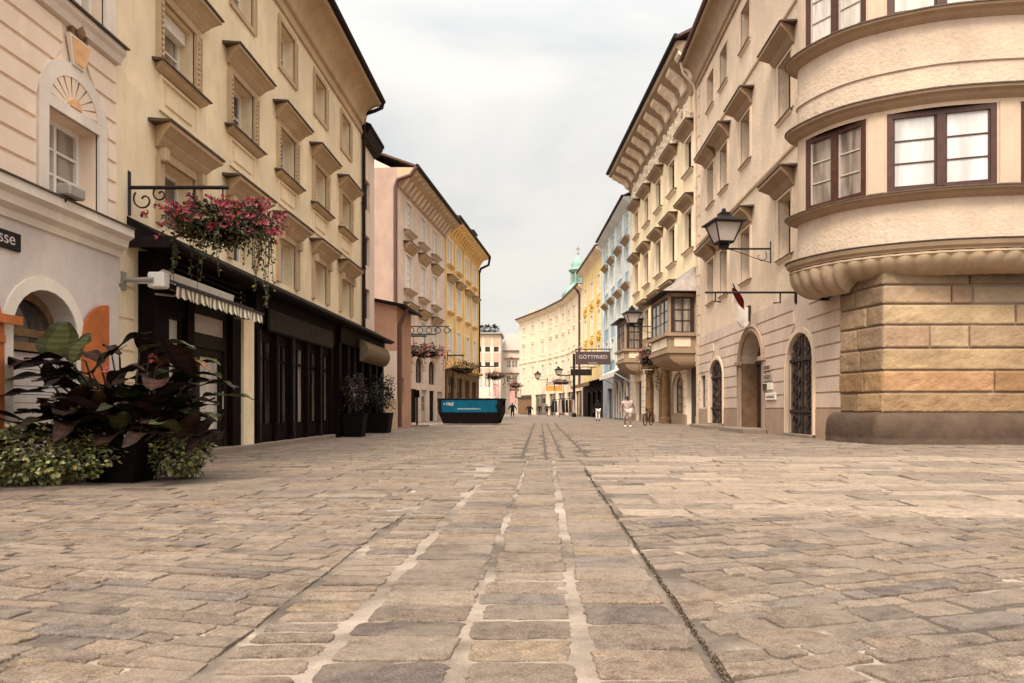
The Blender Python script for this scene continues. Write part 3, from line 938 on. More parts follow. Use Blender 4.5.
def paving():
    rng = random.Random(5)
    mb = MB()
    # three lanes of broad slabs up the middle
    def lane(xa, xb, y0, y1, row, gx, gy=0.010, rough=0.5):
        y = y0
        while y < y1:
            h = rng.uniform(*row)
            off = 0.0075 * (y - 3)
            dist = y
            fine = 2 if dist < 5 else (1 if dist < 11 else 0)
            put_stone(mb, rng, ((xa + xb) / 2 + off + rng.gauss(0, 0.006), y + h / 2), rng.gauss(0, 0.010), xb - xa - gx + rng.gauss(0, 0.012), h - gy - rng.uniform(0, 0.015), fine, rough=rough, tint=stone_tint(rng, 0.10, 0.06), h=0.013)
            y += h
    lane(-0.86, -0.31, 1.5, 14.3, (0.20, 0.36), 0.06)
    lane(-0.33, 0.17, 1.5, 14.3, (0.22, 0.36), 0.06)
    lane(0.18, 0.67, 1.5, 14.3, (0.22, 0.42), 0.045)
    lane(-1.27, -0.87, 1.5, 8.3, (0.14, 0.25), 0.05, 0.03)
    # near right: irregular setts in slanting courses
    field(mb, rng, 0.70, 14, 1.2, 6.9, R(17), (0.12, 0.22), (0.26, 0.58), (0.004, 0.014), lambda x, y: x > 0.64, 0.5, 0.5, xmin=0.705)
    field(mb, rng, -13, -0.86, 1.2, 6.4, R(-13), (0.11, 0.20), (0.24, 0.56), (0.004, 0.013), lambda x, y: x < -1.20, 0.45, 0.4, xmax=-1.285)
    field(mb, rng, -13, -1.1, 6.4, 8.2, R(-4), (0.15, 0.23), (0.3, 0.6), (0.010, 0.035), lambda x, y: x < -1.2, 0.6, 0.2, xmax=-1.265)
    # the belt of long pale slabs
    field(mb, rng, 0.74, 21, 6.9, 15.5, R(-2.5), (0.34, 0.50), (0.75, 1.5), (0.010, 0.022), lambda x, y: x > 0.8, 0.2, 0.1, xmin=0.775, tint=slab_tint)
    field(mb, rng, -10, -0.9, 8.2, 14.4, R(3), (0.32, 0.46), (0.6, 1.2), (0.010, 0.024), lambda x, y: x < -0.85, 0.25, 0.15, xmax=-0.83)
    # setts further up the street, split by four drainage joints
    field(mb, rng, -9, -0.42, 14.4, 52, R(1.5), (0.24, 0.36), (0.4, 0.75), (0.010, 0.024), lambda x, y: True, 0.4, 0.25, xmax=-0.40)
    for a, b in ((-0.33, 0.105), (0.155, 0.435), (0.485, 0.95)):
        field(mb, rng, a, b, 14.4, 52, 0, (0.2, 0.3), (b - a, b - a + 0.001), (0.012, 0.02), lambda x, y: True, 0.4, 0, xmin=a, xmax=b)
    field(mb, rng, 1.0, 21, 15.5, 24, R(-2), (0.28, 0.42), (0.5, 1.1), (0.010, 0.022), lambda x, y: x > 1.05, 0.3, 0.2, xmin=1.02)
    field(mb, rng, 1.0, 10, 24, 52, R(-1), (0.26, 0.38), (0.45, 0.8), (0.010, 0.022), lambda x, y: x > 1.05, 0.4, 0.2, xmin=1.02)
    field(mb, rng, -13, 22, -1.0, 1.2, 0, (0.3, 0.4), (0.4, 0.7), (0.02, 0.03), lambda x, y: True, 0.4)
    tag(mb.build('paving', 'paving_stone', tint=True), kind='structure')
    # moss and dirt in the one open joint beside the lanes
    mm = MB()
    for _ in range(6500):
        yy = 1.6 + 10.5 * rng.random() ** 1.3
        xx = 0.685 + 0.0050 * (yy - 3) + 0.016 * noise.noise(Vector((yy * 2.2, 0, 3))) + rng.gauss(0, 0.007)
        if noise.noise(Vector((yy * 1.9, 5, 0))) < -0.30: continue
        k = rng.uniform(0.6, 1.3)
        mm.tint = tuple(q * k for q in rng.choice([(0.060, 0.034, 0.018), (0.085, 0.055, 0.026), (0.030, 0.018, 0.012), (0.13, 0.09, 0.055)]))
        d = Vector((rng.gauss(0, 1), rng.gauss(0, 1), abs(rng.gauss(0, 0.8)))).normalized()
        s_ = rng.uniform(0.005, 0.014)
        mm.leaf(Vector((xx, yy, 0.008)), d, Vector((rng.gauss(0, 1), rng.gauss(0, 1), 1)), s_, s_ * 0.7)
    tag(mm.build('joint_moss', 'leaf', tint=True), 'brown moss in the open joint beside the middle slabs', 'moss', kind='stuff')

# ------------------------------------------------------------------ left side of the street
def key_excl(u0, u1, spring, top, w, key, keytop, splay=0.35):
    m = (u0 + u1) / 2; a = (u1 - u0) / 2
    def f(z, lo=None):
        if z <= spring: return (u0 - w, u1 + w)
        t = (z - spring) / (top + w - spring)
        hw = (a + w) * math.sqrt(max(0, 1 - t * t)) if t < 1 else 0
        kk = key + max(0, z - spring) * splay
        if z > keytop: return None
        hw = max(hw, kk if t > 0.55 else 0)
        return (m - hw, m + hw) if hw > 0 else None
    return f

def span_excl(u0, u1, z0, z1):
    return lambda z: (u0, u1) if z0 <= z <= z1 else None

def peach_house():
    F = Fr((-7.4, 5.5), (-7.4, 12.9), 'L')
    H = house('town_house', 'peach town house with grooved upper wall and pale arched ground floor, left edge', F, 'peach')
    U = lambda px: F.u(px)
    E = F.len
    ga, gb = U(7), U(72)
    wa, wb = U(46.5), U(97)
    ta, tb = U(78), U(103)
    mb = MB()
    wall_into(mb, F, 0, E, 4.0, 13.0, [(wa, wb, 4.22, 5.57, 0, 0.42), (ta, tb, 7.35, 9.4, 0, 0.3)])
    shell(mb, F, 0, E, 13.0)
    ex = [key_excl(wa, wb, 5.55, 6.20, 0.26, 0.16, 7.0, 0.12)]
    bands(mb, F, 0, E - 0.02, 4.22, 6.98, 0.345, 0.035, 0.035, ex)
    mb.build('wall', 'peach', H)
    mb = MB()
    wall_into(mb, F, 0, E, 0, 4.0, [(ga, gb, 0.0, 2.76, 0.62, 0.45)], d=0.06)
    mb.build('ground_floor_wall', 'grey_plaster', H)
    mb = MB()
    mb.fbox(F, 0, ga - 0.22, 0.05, 0.12, 0, 0.62); mb.fbox(F, gb + 0.22, E, 0.05, 0.12, 0, 0.62)
    mb.build('plinth', 'white_trim', H)
    # arch with timber frame, fanlight and rolled shutter
    mb = MB()
    o = arc_pts(ga - 0.19, gb + 0.19, 2.14, 2.95); i = arc_pts(ga, gb, 2.14, 2.76)
    for q in range(len(o) - 1):
        mb.hexa([F.p(x, dd, y) for dd in (0.05, 0.09) for x, y in (o[q], o[q + 1], i[q + 1], i[q])])
    mb.fbox(F, ga - 0.19, ga, 0.05, 0.09, 0, 2.14); mb.fbox(F, gb, gb + 0.19, 0.05, 0.09, 0, 2.14)
    mb.build('arch_surround', 'white_trim', H)
    w = window(H, F, ga, gb, 0.2, 2.76, 0.38, 'brown_wood', 'pane_dark', 1, 1, 0.12, 0.62, name='arched_window', d=0.06)
    mb = MB()
    for k in range(13):
        z = 0.22 + k * 0.125
        mb.fbox(F, ga + 0.06, gb - 0.06, -0.25, -0.215, z, z + 0.115)
    mb.build('rolling_shutter', 'grey_plaster', w)
    mb = MB(); mb.fbox(F, ga + 0.03, gb - 0.03, -0.27, -0.14, 1.86, 1.98)
    mb.build('shutter_box', 'brown_wood', w)
    # open leaf shutters folded back on the wall
    for a, b, hi in ((U(75.5), U(101), 1), (ga - 0.3 - (U(105) - U(77.5)), ga - 0.24, 0)):
        mb = MB()
        n = 10
        top = []
        for q in range(n + 1):
            t = q / n
            s = math.sqrt(max(0, 1 - (1 - t) ** 2)) if hi else math.sqrt(max(0, 1 - t ** 2))
            top.append((a + (b - a) * t, 2.12 + 0.62 * s))
        for (x0, y0), (x1, y1) in zip(top, top[1:]):
            mb.hexa([F.p(x0, 0.09, 0.3), F.p(x1, 0.09, 0.3), F.p(x1, 0.14, 0.3), F.p(x0, 0.14, 0.3), F.p(x0, 0.09, y0), F.p(x1, 0.09, y1), F.p(x1, 0.14, y1), F.p(x0, 0.14, y0)])
        mb.fbox(F, a, b, 0.14, 0.16, 1.9, 2.0); mb.fbox(F, a, b, 0.14, 0.16, 0.5, 0.6)
        s = mb.build('shutter', 'orange_wood', H)
    mb = MB(); mb.fbox(F, ga - 0.75, ga + 0.02, 0.15, 0.21, 2.16, 2.28)
    mb.build('shutter_bar', 'orange_wood', H)
    # upper window
    w = window(H, F, wa, wb, 4.22, 5.57, 0.36, 'white_frame', 'pane_mid', 2, 3, 0.09)
    mb = MB()
    mb.fbox(F, wa - 0.22, wa, -0.02, 0.045, 4.2, 5.568); mb.fbox(F, wb, wb + 0.22, -0.02, 0.045, 4.2, 5.568)
    o = arc_pts(wa - 0.22, wb + 0.22, 5.753, 6.44, 16); i = arc_pts(wa + 0.05, wb - 0.05, 5.753, 6.22, 16)
    for q in range(len(o) - 1):
        mb.hexa([F.p(x, dd, y) for dd in (-0.02, 0.045) for x, y in (o[q], o[q + 1], i[q + 1], i[q])])
    mb.fbox(F, wa - 0.22, wb + 0.22, -0.02, 0.045, 5.57, 5.75)
    mb.build('surround', 'white_trim', w)
    # sunburst lunette
    mb = MB()
    m = (wa + wb) / 2; a = (wb - wa) / 2 - 0.05
    n = 9
    for q in range(n):
        t0, t1 = math.pi * (q + 0.08) / n, math.pi * (q + 0.92) / n
        mb.add([F.p(m - 0.14 * math.cos(t0), 0.0, 5.76 + 0.12 * math.sin(t0)), F.p(m - 0.14 * math.cos(t1), 0.0, 5.76 + 0.12 * math.sin(t1)),
                F.p(m - a * math.cos(t1), 0.035, 5.76 + 0.46 * math.sin(t1)), F.p(m - a * math.cos((t0 + t1) / 2), 0.035, 5.76 + 0.46 * math.sin((t0 + t1) / 2)), F.p(m - a * math.cos(t0), 0.035, 5.76 + 0.46 * math.sin(t0))], [(0, 1, 2, 3, 4)])
    mb.build('lunette', 'peach', w)
    mb = MB()
    pts = arc_pts(m - 0.15, m + 0.15, 5.755, 5.90, 10)
    mb.add([F.p(x, 0.055, y) for x, y in pts] + [F.p(x, 0.0, y) for x, y in pts], [tuple(range(11))] + [(k, k + 1, 12 + k, 11 + k) for k in range(10)])
    mb.build('sunburst_boss', 'terracotta', w)
    # keystone and niche
    ka, kb = U(65), U(84)
    mb = MB()
    km = (ka + kb) / 2
    mb.hexa([F.p(km - 0.14, 0.03, 6.42), F.p(km + 0.14, 0.03, 6.42), F.p(km + 0.14, 0.07, 6.42), F.p(km - 0.14, 0.07, 6.42), F.p(km - 0.28, 0.03, 6.86), F.p(km + 0.28, 0.03, 6.86), F.p(km + 0.28, 0.1, 6.86), F.p(km - 0.28, 0.1, 6.86)])
    ks = mb.build('keystone', 'white_trim', H)
    mb = MB()
    mb.hexa([F.p(km - 0.105, 0.06, 6.46), F.p(km + 0.105, 0.06, 6.46), F.p(km + 0.105, 0.084, 6.46), F.p(km - 0.105, 0.084, 6.46), F.p(km - 0.23, 0.06, 6.82), F.p(km + 0.23, 0.06, 6.82), F.p(km + 0.23, 0.113, 6.82), F.p(km - 0.23, 0.113, 6.82)])
    mb.build('keystone_panel', 'terracotta', ks)
    mb = MB()
    mb.fbox(F, km - 0.17, km + 0.17, 0.02, 0.06, 6.87, 7.16)
    mb.fbox(F, km - 0.20, km - 0.15, 0.02, 0.09, 6.87, 7.16); mb.fbox(F, km + 0.15, km + 0.20, 0.02, 0.09, 6.87, 7.16)
    c = F.p(km, 0.09, 6.98)
    mb.ball(c, 0.09, 8, 6, (0.8, 0.9, 1.2)); mb.ball(F.p(km, 0.09, 7.09), 0.05)
    mb.build('niche', 'brown_wood', H)
    # cornices
    cornice(H, F, -0.2, E + 0.0, [(0, 3.62), (0.10, 3.64), (0.12, 3.74), (0.22, 3.80), (0.24, 3.92), (0.33, 3.98), (0.33, 4.12), (-0.02, 4.2), (-0.02, 3.62)], 'white_trim', 'string_course')
    cornice(H, F, -0.2, E, [(-0.02, 4.203), (0.34, 4.123), (0.36, 4.123), (0.36, 4.145), (-0.02, 4.225)], 'dark_ledge', 'flashing')
    cornice(H, F, -0.2, E, [(0, 6.98), (0.1, 7.0), (0.14, 7.1), (0.20, 7.16), (0.20, 7.24), (-0.02, 7.30), (-0.02, 6.98)], 'white_trim', 'upper_string_course')
    cornice(H, F, -0.2, E, [(-0.02, 7.303), (0.23, 7.243), (0.26, 7.243), (0.26, 7.27), (-0.02, 7.33)], 'dark_ledge', 'flashing')
    w = window(H, F, ta, tb, 7.35, 9.4, 0.25, 'white_frame', 'pane_pale', 2, 3, 0.1)
    surround(w, F, ta, tb, 7.35, 9.4, 0.18, 0.05, 'white_trim', bottom=False)
    gable_roof(H, F, 0, E, 13.0)
    # neighbours' side strip with quoin joints
    # floodlight box on the ledge
    t = thing('floodlight', 'small metal floodlight box on the ledge under the peach house window', 'lamp', tuple(F.p(U(38), 0.35, 4.16)))
    mb = MB(); u = U(40)
    mb.cbox(F.p, u - 0.02, u + 0.36, 0.24, 0.46, 4.17, 4.34, 0.02)
    mb.build('housing', 'grey_metal', t)
    mb = MB(); mb.fbox(F, u + 0.05, u + 0.10, 0.28, 0.33, 4.08, 4.17)
    mb.build('bracket', 'iron', t)
    # street name plate
    ub = U(14.5); ua = ub - 1.35
    t = thing('street_sign', 'black street name plate with pale letters on the peach house wall', 'sign', tuple(F.p(ua, 0.08, 3.2)))
    mb = MB(); mb.cbox(F.p, ua, ub, 0.062, 0.10, 3.20, 3.455, 0.012)
    mb.build('plate', 'sign_black', t)
    lettering('gasse', 0.24, 'sign_letter', t, F.p(ub - 0.40, 0.101, 3.345), (0, 1, 0), (1, 0, 0), 1.1, 0.003)
    return H

def ochre_house():
    F = Fr((-7.4, 12.9), (-7.4, 30.8), 'L')
    H = house('town_house', 'ochre town house with hooded windows above the black shopfronts', F, 'ochre')
    E = F.len
    cs = [15.15 - 12.9 + 3.25 * k for k in range(5)]
    hw = 0.67
    ops = []
    for c in cs:
        ops += [(c - hw, c + hw, 4.6, 5.88), (c - hw, c + hw, 7.70, 9.02), (c - hw * 0.92, c + hw * 0.92, 10.78, 12.05)]
    mb = MB()
    wall_into(mb, F, 0, E, 0, 13.3, [(*o, 0, 0.42) for o in ops])
    shell(mb, F, 0, E, 13.3)
    mb.build('wall', 'ochre', H)
    for k, c in enumerate(cs):
        pm = ['pane_mid', 'pane_dark', 'pane_dark', 'pane_dark', 'pane_mid'][k]
        # first floor
        w = window(H, F, c - hw, c + hw, 4.6, 5.88, 0.40, 'white_frame', pm, 2, 2)
        surround(w, F, c - hw, c + hw, 4.6, 5.88, 0.20, 0.06, 'ochre_trim', bottom=False)
        for s in (-1, 1):
            x = c + s * (hw + 0.13)
            mb = MB(); mb.cbox(F.p, x - 0.09, x + 0.09, 0.04, 0.20, 5.78, 6.06, 0.03)
            mb.build('bracket', 'ochre_trim', w)
        ledge(w, F, c - hw - 0.26, c + hw + 0.26, 6.05, 6.48, 0.42, 'ochre_trim', 'pediment', 'dark_ledge', 0.04, 0.45)
        # second floor
        w = window(H, F, c - hw, c + hw, 7.70, 9.02, 0.38, 'white_frame', pm, 2, 2)
        surround(w, F, c - hw, c + hw, 7.72, 9.02, 0.19, 0.06, 'ochre_trim', bead=True, bottom=False)
        ledge(w, F, c - hw - 0.26, c + hw + 0.26, 9.18, 9.56, 0.40, 'ochre_trim', 'pediment', 'dark_ledge', 0.04, 0.45)
        ledge(w, F, c - hw - 0.24, c + hw + 0.24, 7.54, 7.70, 0.20, 'ochre_trim', 'sill', 'dark_ledge', 0.03, 0.6)
        mb = MB()
        a, b = c - hw - 0.12, c + hw + 0.12
        for q in ((a, b, 7.44, 7.50), (a, b, 6.80, 6.87), (a, a + 0.07, 6.87, 7.44), (b - 0.07, b, 6.87, 7.44)):
            mb.fbox(F, q[0], q[1], -0.01, 0.045, q[2], q[3])
        mb.fbox(F, a + 0.24, b - 0.24, -0.01, 0.03, 7.00, 7.32)
        mb.build('apron', 'ochre', w)
        # attic
        w = window(H, F, c - hw * 0.92, c + hw * 0.92, 10.78, 12.05, 0.36, 'white_frame', 'pane_mid', 2, 2)
        surround(w, F, c - hw * 0.92, c + hw * 0.92, 10.78, 12.05, 0.14, 0.045, 'ochre_trim')
        if k == 0:
            mb = MB(); mb.fbox(F, c - hw + 0.05, c + hw - 0.05, -0.34, -0.16, 8.72, 8.98)
            mb.build('blind_box', 'white_frame', w)
    cove = [(0, 12.36), (0.07, 12.38), (0.07, 12.52), (0.03, 12.56), (0.03, 12.72), (0.12, 12.76), (0.15, 12.84)]
    for q in range(9):
        a = math.pi / 2 * q / 8
        cove.append((0.15 + 0.55 * (1 - math.cos(a)), 12.86 + 0.72 * math.sin(a)))
    cove += [(0.78, 13.60), (0.78, 13.74), (-0.02, 13.78), (-0.02, 12.36)]
    cornice(H, F, 0.0, E, cove, 'ochre_trim', 'cornice')
    mb = MB()
    P = [F.p(u, 0.86, 13.83) for u in (-0.05, E * 0.5, E + 0.12)]
    mb.tube(P, 0.10, 8)
    mb.build('gutter', 'gutter', H)
    gable_roof(H, F, 0, E, 13.88, 3.2, over=0.80, mat='roof_tile')
    mb = MB()
    x = E - 0.14
    mb.tube([F.p(E + 0.05, 0.86, 13.8), F.p(E + 0.02, 0.82, 13.55), F.p(x, 0.55, 13.35), F.p(x, 0.12, 13.2), F.p(x, 0.10, 12.9), F.p(x, 0.10, 8), F.p(x, 0.10, 4.2)], 0.075, 8)
    for z in (12.2, 9.5, 6.8):
        mb.tube([F.p(x, 0.10, z), F.p(x, 0.10, z + 0.06)], 0.10, 8)
    mb.build('downpipe', 'gutter', H)
    # cream quoin strip next to the peach house
    mb = MB()
    bands(mb, F, 0.05, 0.55, 0.3, 3.75, 0.58, 0.03, 0.03)
    mb.build('quoin_strip', 'ochre', H)
    mb = MB(); mb.fbox(F, 17.66 - 12.9, 18.30 - 12.9, 0.001, 0.33, 0.14, 3.25)
    mb.build('pilaster', 'ochre', H)
    return H, F

def shops(F):
    E = F.len
    y = lambda Y: Y - 12.9
    # ---- near shop
    t = thing('shopfront', 'black shopfront with striped awning and green glazed door beside big planter', 'shopfront', tuple(F.p(y(13.6), 0.2, 0)))
    mb = MB()
    a, b = y(13.62), y(17.62)
    mb.fbox(F, a, a + 0.55, 0.003, 0.30, 0, 3.9)
    mb.fbox(F, a + 0.55, y(14.2), 0.003, 0.20, 0, 3.3)
    mb.fbox(F, y(14.2), y(15.05), 0.003, 0.22, 0, 0.55)
    mb.fbox(F, y(15.05), y(15.35), 0.003, 0.24, 0, 3.3)
    mb.fbox(F, y(17.15), b, 0.003, 0.28, 0, 3.3)
    mb.fbox(F, y(14.2), y(15.05), 0.003, 0.2, 2.85, 3.3)
    mb.fbox(F, a + 0.55, b, 0.003, 0.26, 3.3, 3.9)
    for k in range(4):
        z = 3.42 + k * 0.12
        mb.fbox(F, a + 0.6, b - 0.05, 0.25, 0.42, z, z + 0.05)
    mb.build('panelling', 'black_wood', t)
    mb = MB()
    bars(mb, F, y(14.2), y(15.05), 0.55, 2.85, 0.03, 0.12, 0.07, 1, 1)
    w = mb.build('display_window', 'green_wood', t)
    mb = MB(); mb.quad(F.p(y(14.2), 0.05, 0.55), F.p(y(15.05), 0.05, 0.55), F.p(y(15.05), 0.05, 2.85), F.p(y(14.2), 0.05, 2.85))
    mb.build('pane', 'pane_pale', w)  # pale colour stands in for bright reflections in the display glass
    da, db = y(15.38), y(17.12)
    mb = MB()
    for q in ((da, da + 0.14, 0.14, 3.25), (db - 0.14, db, 0.14, 3.25), (da + 0.14, db - 0.14, 2.32, 2.62), (da + 0.14, db - 0.14, 3.02, 3.25)):
        mb.fbox(F, q[0], q[1], 0.01, 0.16, q[2], q[3])
    m0, m1 = da + 0.5, db - 0.28
    mb.fbox(F, da + 0.14, m0, 0.01, 0.10, 0.14, 2.32); mb.fbox(F, m1, db - 0.14, 0.01, 0.10, 0.14, 2.32)
    mb.fbox(F, m0, m1, 0.01, 0.10, 0.14, 0.55); mb.fbox(F, m0, m1, 0.01, 0.10, 2.14, 2.32)
    d = mb.build('door', 'green_wood', t)
    mb = MB(); mb.quad(F.p(m0, 0.05, 0.55), F.p(m1, 0.05, 0.55), F.p(m1, 0.05, 2.14), F.p(m0, 0.05, 2.14))
    mb.build('pane', 'pane_pale', d)  # bright reflection in the door glass put into its pale colour
    mb = MB(); mb.fbox(F, da + 0.14, db - 0.14, 0.03, 0.12, 2.62, 3.02)
    mb.build('transom_panel', 'plaque', d)
    mb = MB(); mb.tube([F.p(m1 + 0.05, 0.16, 1.0), F.p(m1 + 0.05, 0.16, 1.4)], 0.018, 6)
    mb.build('handle', 'grey_metal', d)
    mb = MB()
    mb.hexa([F.p(y(13.55), 0.02, 3.3), F.p(y(16.7), 0.02, 3.3), F.p(y(16.7), 0.46, 3.3), F.p(y(13.55), 0.46, 3.3), F.p(y(13.55), 0.02, 3.3), F.p(y(16.7), 0.02, 3.3), F.p(y(16.7), 0.5, 3.56), F.p(y(13.55), 0.5, 3.56)])
    mb.build('fascia_board', 'plaque_white', t)
    # ---- awning
    t = thing('awning', 'green and white striped awning rolled in over the shop door', 'awning', tuple(F.p(y(13.5), 0.6, 3.1)))
    mb = MB()
    u0, u1 = y(13.35), y(17.5)
    n = 44
    for k in range(n):
        mb.cur = k % 2
        a, b = u0 + (u1 - u0) * k / n, u0 + (u1 - u0) * (k + 1) / n
        wv = lambda s: 0.03 * math.sin(s * 9)
        nn = 4
        for j in range(nn):
            p, q = a + (b - a) * j / nn, a + (b - a) * (j + 1) / nn
            sc = lambda s: 0.05 * abs(math.sin((s - u0) / (u1 - u0) * n / 2 * math.pi))
            mb.add([F.p(p, 0.86 + wv(p), 3.05 - sc(p)), F.p(q, 0.86 + wv(q), 3.05 - sc(q)), F.p(q, 0.85, 3.22), F.p(p, 0.85, 3.22), F.p(q, 0.60, 3.34), F.p(p, 0.60, 3.34)], [(0, 1, 2, 3), (3, 2, 4, 5)])
    mb.build('valance', ['white_cloth', 'green_cloth'], t)
    mb = MB()
    mb.fbox(F, u0, u1, 0.83, 0.885, 3.215, 3.26)
    mb.tube([F.p(u0 - 0.03, 0.58, 3.3), F.p(u1, 0.58, 3.3)], 0.09, 8)
    mb.build('roller', 'iron', t)
    mb = MB()
    mb.cbox(F.p, u0 - 0.22, u0 + 0.02, 0.42, 0.72, 3.16, 3.44, 0.03)
    mb.build('end_cap', 'white_frame', t)
    mb = MB()
    for q in (u0 + 0.3, u1 - 0.3):
        mb.tube([F.p(q, 0.3, 3.12), F.p(q + 0.1, 0.6, 3.10), F.p(q, 0.84, 3.2)], 0.02, 6)
    mb.build('folding_arm', 'grey_metal', t)
    mb = MB()
    c = F.p(y(13.05), 0.05, 3.27)
    mb.fbox(F, y(13.0), y(13.12), 0.03, 0.07, 3.1, 3.42); mb.tube([F.p(y(13.06), 0.05, 3.28), F.p(y(13.1), 0.55, 3.29)], 0.045, 8)
    mb.build('wall_bracket', 'grey_metal', t)
    # ---- pilaster of the house between the shops and the stone step are the building's own
    t2 = thing('shopfront', 'long black shopfront with dim lettered fascia and narrow glazed bays', 'shopfront', tuple(F.p(y(18.4), 0.2, 0)))
    mb = MB()
    a, b = y(18.35), y(25.6)
    posts = [18.35, 19.7, 20.9, 22.3, 23.6, 24.9]
    for q in posts:
        mb.fbox(F, y(q), y(q) + 0.26, 0.003, 0.34, 0.14, 3.2)
        mb.fbox(F, y(q) + 0.05, y(q) + 0.21, 0.34, 0.38, 0.3, 3.0)
    for q, r in zip(posts, posts[1:]):
        mb.fbox(F, y(q) + 0.26, y(r), 0.003, 0.27, 0.14, 0.62)
        mb.fbox(F, y(q) + 0.36, y(r) - 0.1, 0.27, 0.295, 0.22, 0.54)
        mb.fbox(F, y(q) + 0.26, y(r), 0.003, 0.27, 2.75, 3.2)
        for s0 in (y(q) + 0.26, y(r) - 0.07): mb.fbox(F, s0, s0 + 0.07, 0.2, 0.29, 0.62, 2.75)
        m_ = (y(q) + 0.26 + y(r)) / 2
        mb.fbox(F, m_ - 0.03, m_ + 0.03, 0.2, 0.28, 0.62, 2.75); mb.fbox(F, y(q) + 0.33, y(r) - 0.07, 0.2, 0.28, 2.28, 2.33)
    mb.fbox(F, a, b, 0.003, 0.36, 3.2, 3.95)
    mb.build('panelling', 'black_wood', t2)
    for q, r in zip(posts, posts[1:]):
        mb = MB(); mb.quad(F.p(y(q) + 0.26, 0.22, 0.6), F.p(y(r), 0.22, 0.6), F.p(y(r), 0.22, 2.75), F.p(y(q) + 0.26, 0.22, 2.75))
        mb.build('pane', 'pane_mid' if posts.index(q) == 2 else 'shop_glass', t2)  # one lighter bay: a bright reflection painted as pane colour
    fa, fb = y(19.0), y(24.9)
    mb = MB(); mb.cbox(F.p, fa, fb, 0.36, 0.46, 3.0, 3.62, 0.045)
    fs = mb.build('fascia_sign', 'fascia_olive', t2)
    mb = MB()
    for q in ((fa + 0.12, fb - 0.12, 3.06, 3.085), (fa + 0.12, fb - 0.12, 3.535, 3.56)):
        mb.fbox(F, q[0], q[1], 0.455, 0.47, q[2], q[3])
    mb.build('sign_border', 'faint_letter', fs)
    lettering('KOLLEKTION', 0.44, 'faint_letter', fs, F.p((fa + fb) / 2 - 0.1, 0.462, 3.31), (0, 1, 0), (1, 0, 0), 1.75, 0.004)
    for q in (18.5, 21.05, 23.65):
        mb = MB()
        mb.tube([F.p(y(q), 0.42, 0.1), F.p(y(q), 0.42, 3.0)], 0.012, 6)
        for k in range(9): mb.ball(F.p(y(q), 0.42, 0.3 + k * 0.33), 0.022, 6, 4)
        mb.build('rod', 'dark_frame', t2)
    # ---- canopy roof over both
    t3 = thing('canopy', 'dark slate lean-to canopy running above the black shopfronts', 'canopy', tuple(F.p(y(13.2), 0.4, 3.9)))
    mb = MB()
    mb.extrude(F, y(13.25), y(33.2), [(0.0, 4.46), (0.78, 4.02), (0.80, 3.94), (0.70, 3.90), (0.0, 3.98)])
    mb.build('roof', 'slate', t3)
    mb = MB()
    mb.tube([F.p(y(13.2), 0.82, 3.99), F.p(y(33.2), 0.82, 3.99)], 0.055, 8)
    mb.build('gutter', 'gutter', t3)
    mb = MB(); mb.fbox(F, y(13.22), y(13.3), 0.0, 0.80, 3.90, 4.10)
    mb.build('end_board', 'gutter', t3)
    # ---- third shop
    t4 = thing('shopfront', 'small black shopfront with beige awning roll at the far end of the row', 'shopfront', tuple(F.p(y(25.7), 0.2, 0)))
    mb = MB()
    for q in (25.65, 26.8, 27.7, 28.9, 30.2, 31.4, 32.6):
        mb.fbox(F, y(q), y(q) + 0.3, 0.003, 0.45, 0, 3.3)
    mb.fbox(F, y(25.65), y(32.9), -0.25, 0.06, 0, 3.3)
    mb.fbox(F, y(25.65), y(32.9), -0.25, 0.5, 3.3, 3.95)
    mb.build('panelling', 'black_wood', t4)
    mb = MB()
    pr = [(0.5 + 0.34 * math.cos(q) , 3.25 + 0.42 * math.sin(q)) for q in [math.pi * (0.5 - k / 10) for k in range(11)]]
    mb.extrude(F, y(28.3), y(32.4), pr)
    mb.build('awning_roll', 'beige_cloth', t4)
    for q, r in ((25.95, 26.8), (28.0, 28.9), (29.2, 30.2), (30.5, 31.4)):
        mb = MB(); mb.quad(F.p(y(q), 0.10, 0.4), F.p(y(r), 0.10, 0.4), F.p(y(r), 0.10, 3.0), F.p(y(q), 0.10, 3.0))
        mb.build('pane', 'shop_glass', t4)
    # menu board
    t5 = thing('menu_board', 'pale framed menu board on a black shopfront post', 'board', tuple(F.p(y(26.9), 0.5, 1.3)))
    mb = MB(); mb.fbox(F, y(26.75), y(28.05), 0.452, 0.50, 1.3, 1.95)
    mb.build('frame', 'brown_wood', t5)
    for k in range(2):
        mb = MB(); mb.fbox(F, y(26.85) + 0.6 * k, y(27.35) + 0.6 * k, 0.50, 0.51, 1.36, 1.88)
        mb.build('menu_sheet', 'plaque', t5)
    # stone step along the row
    t6 = thing('doorstep', 'long low stone step along the foot of the black shopfronts', 'step', tuple(F.p(y(15.2), 0.4, 0)))
    mb = MB()
    q = 15.1
    rng = random.Random(3)
    while q < 25:
        n = min(25.4, q + rng.uniform(1.2, 1.9))
        mb.cbox(F.p, y(q), y(n) - 0.01, -0.02, 0.44, 0, 0.14, 0.012)
        q = n
    mb.build('slab', 'step_stone', t6)

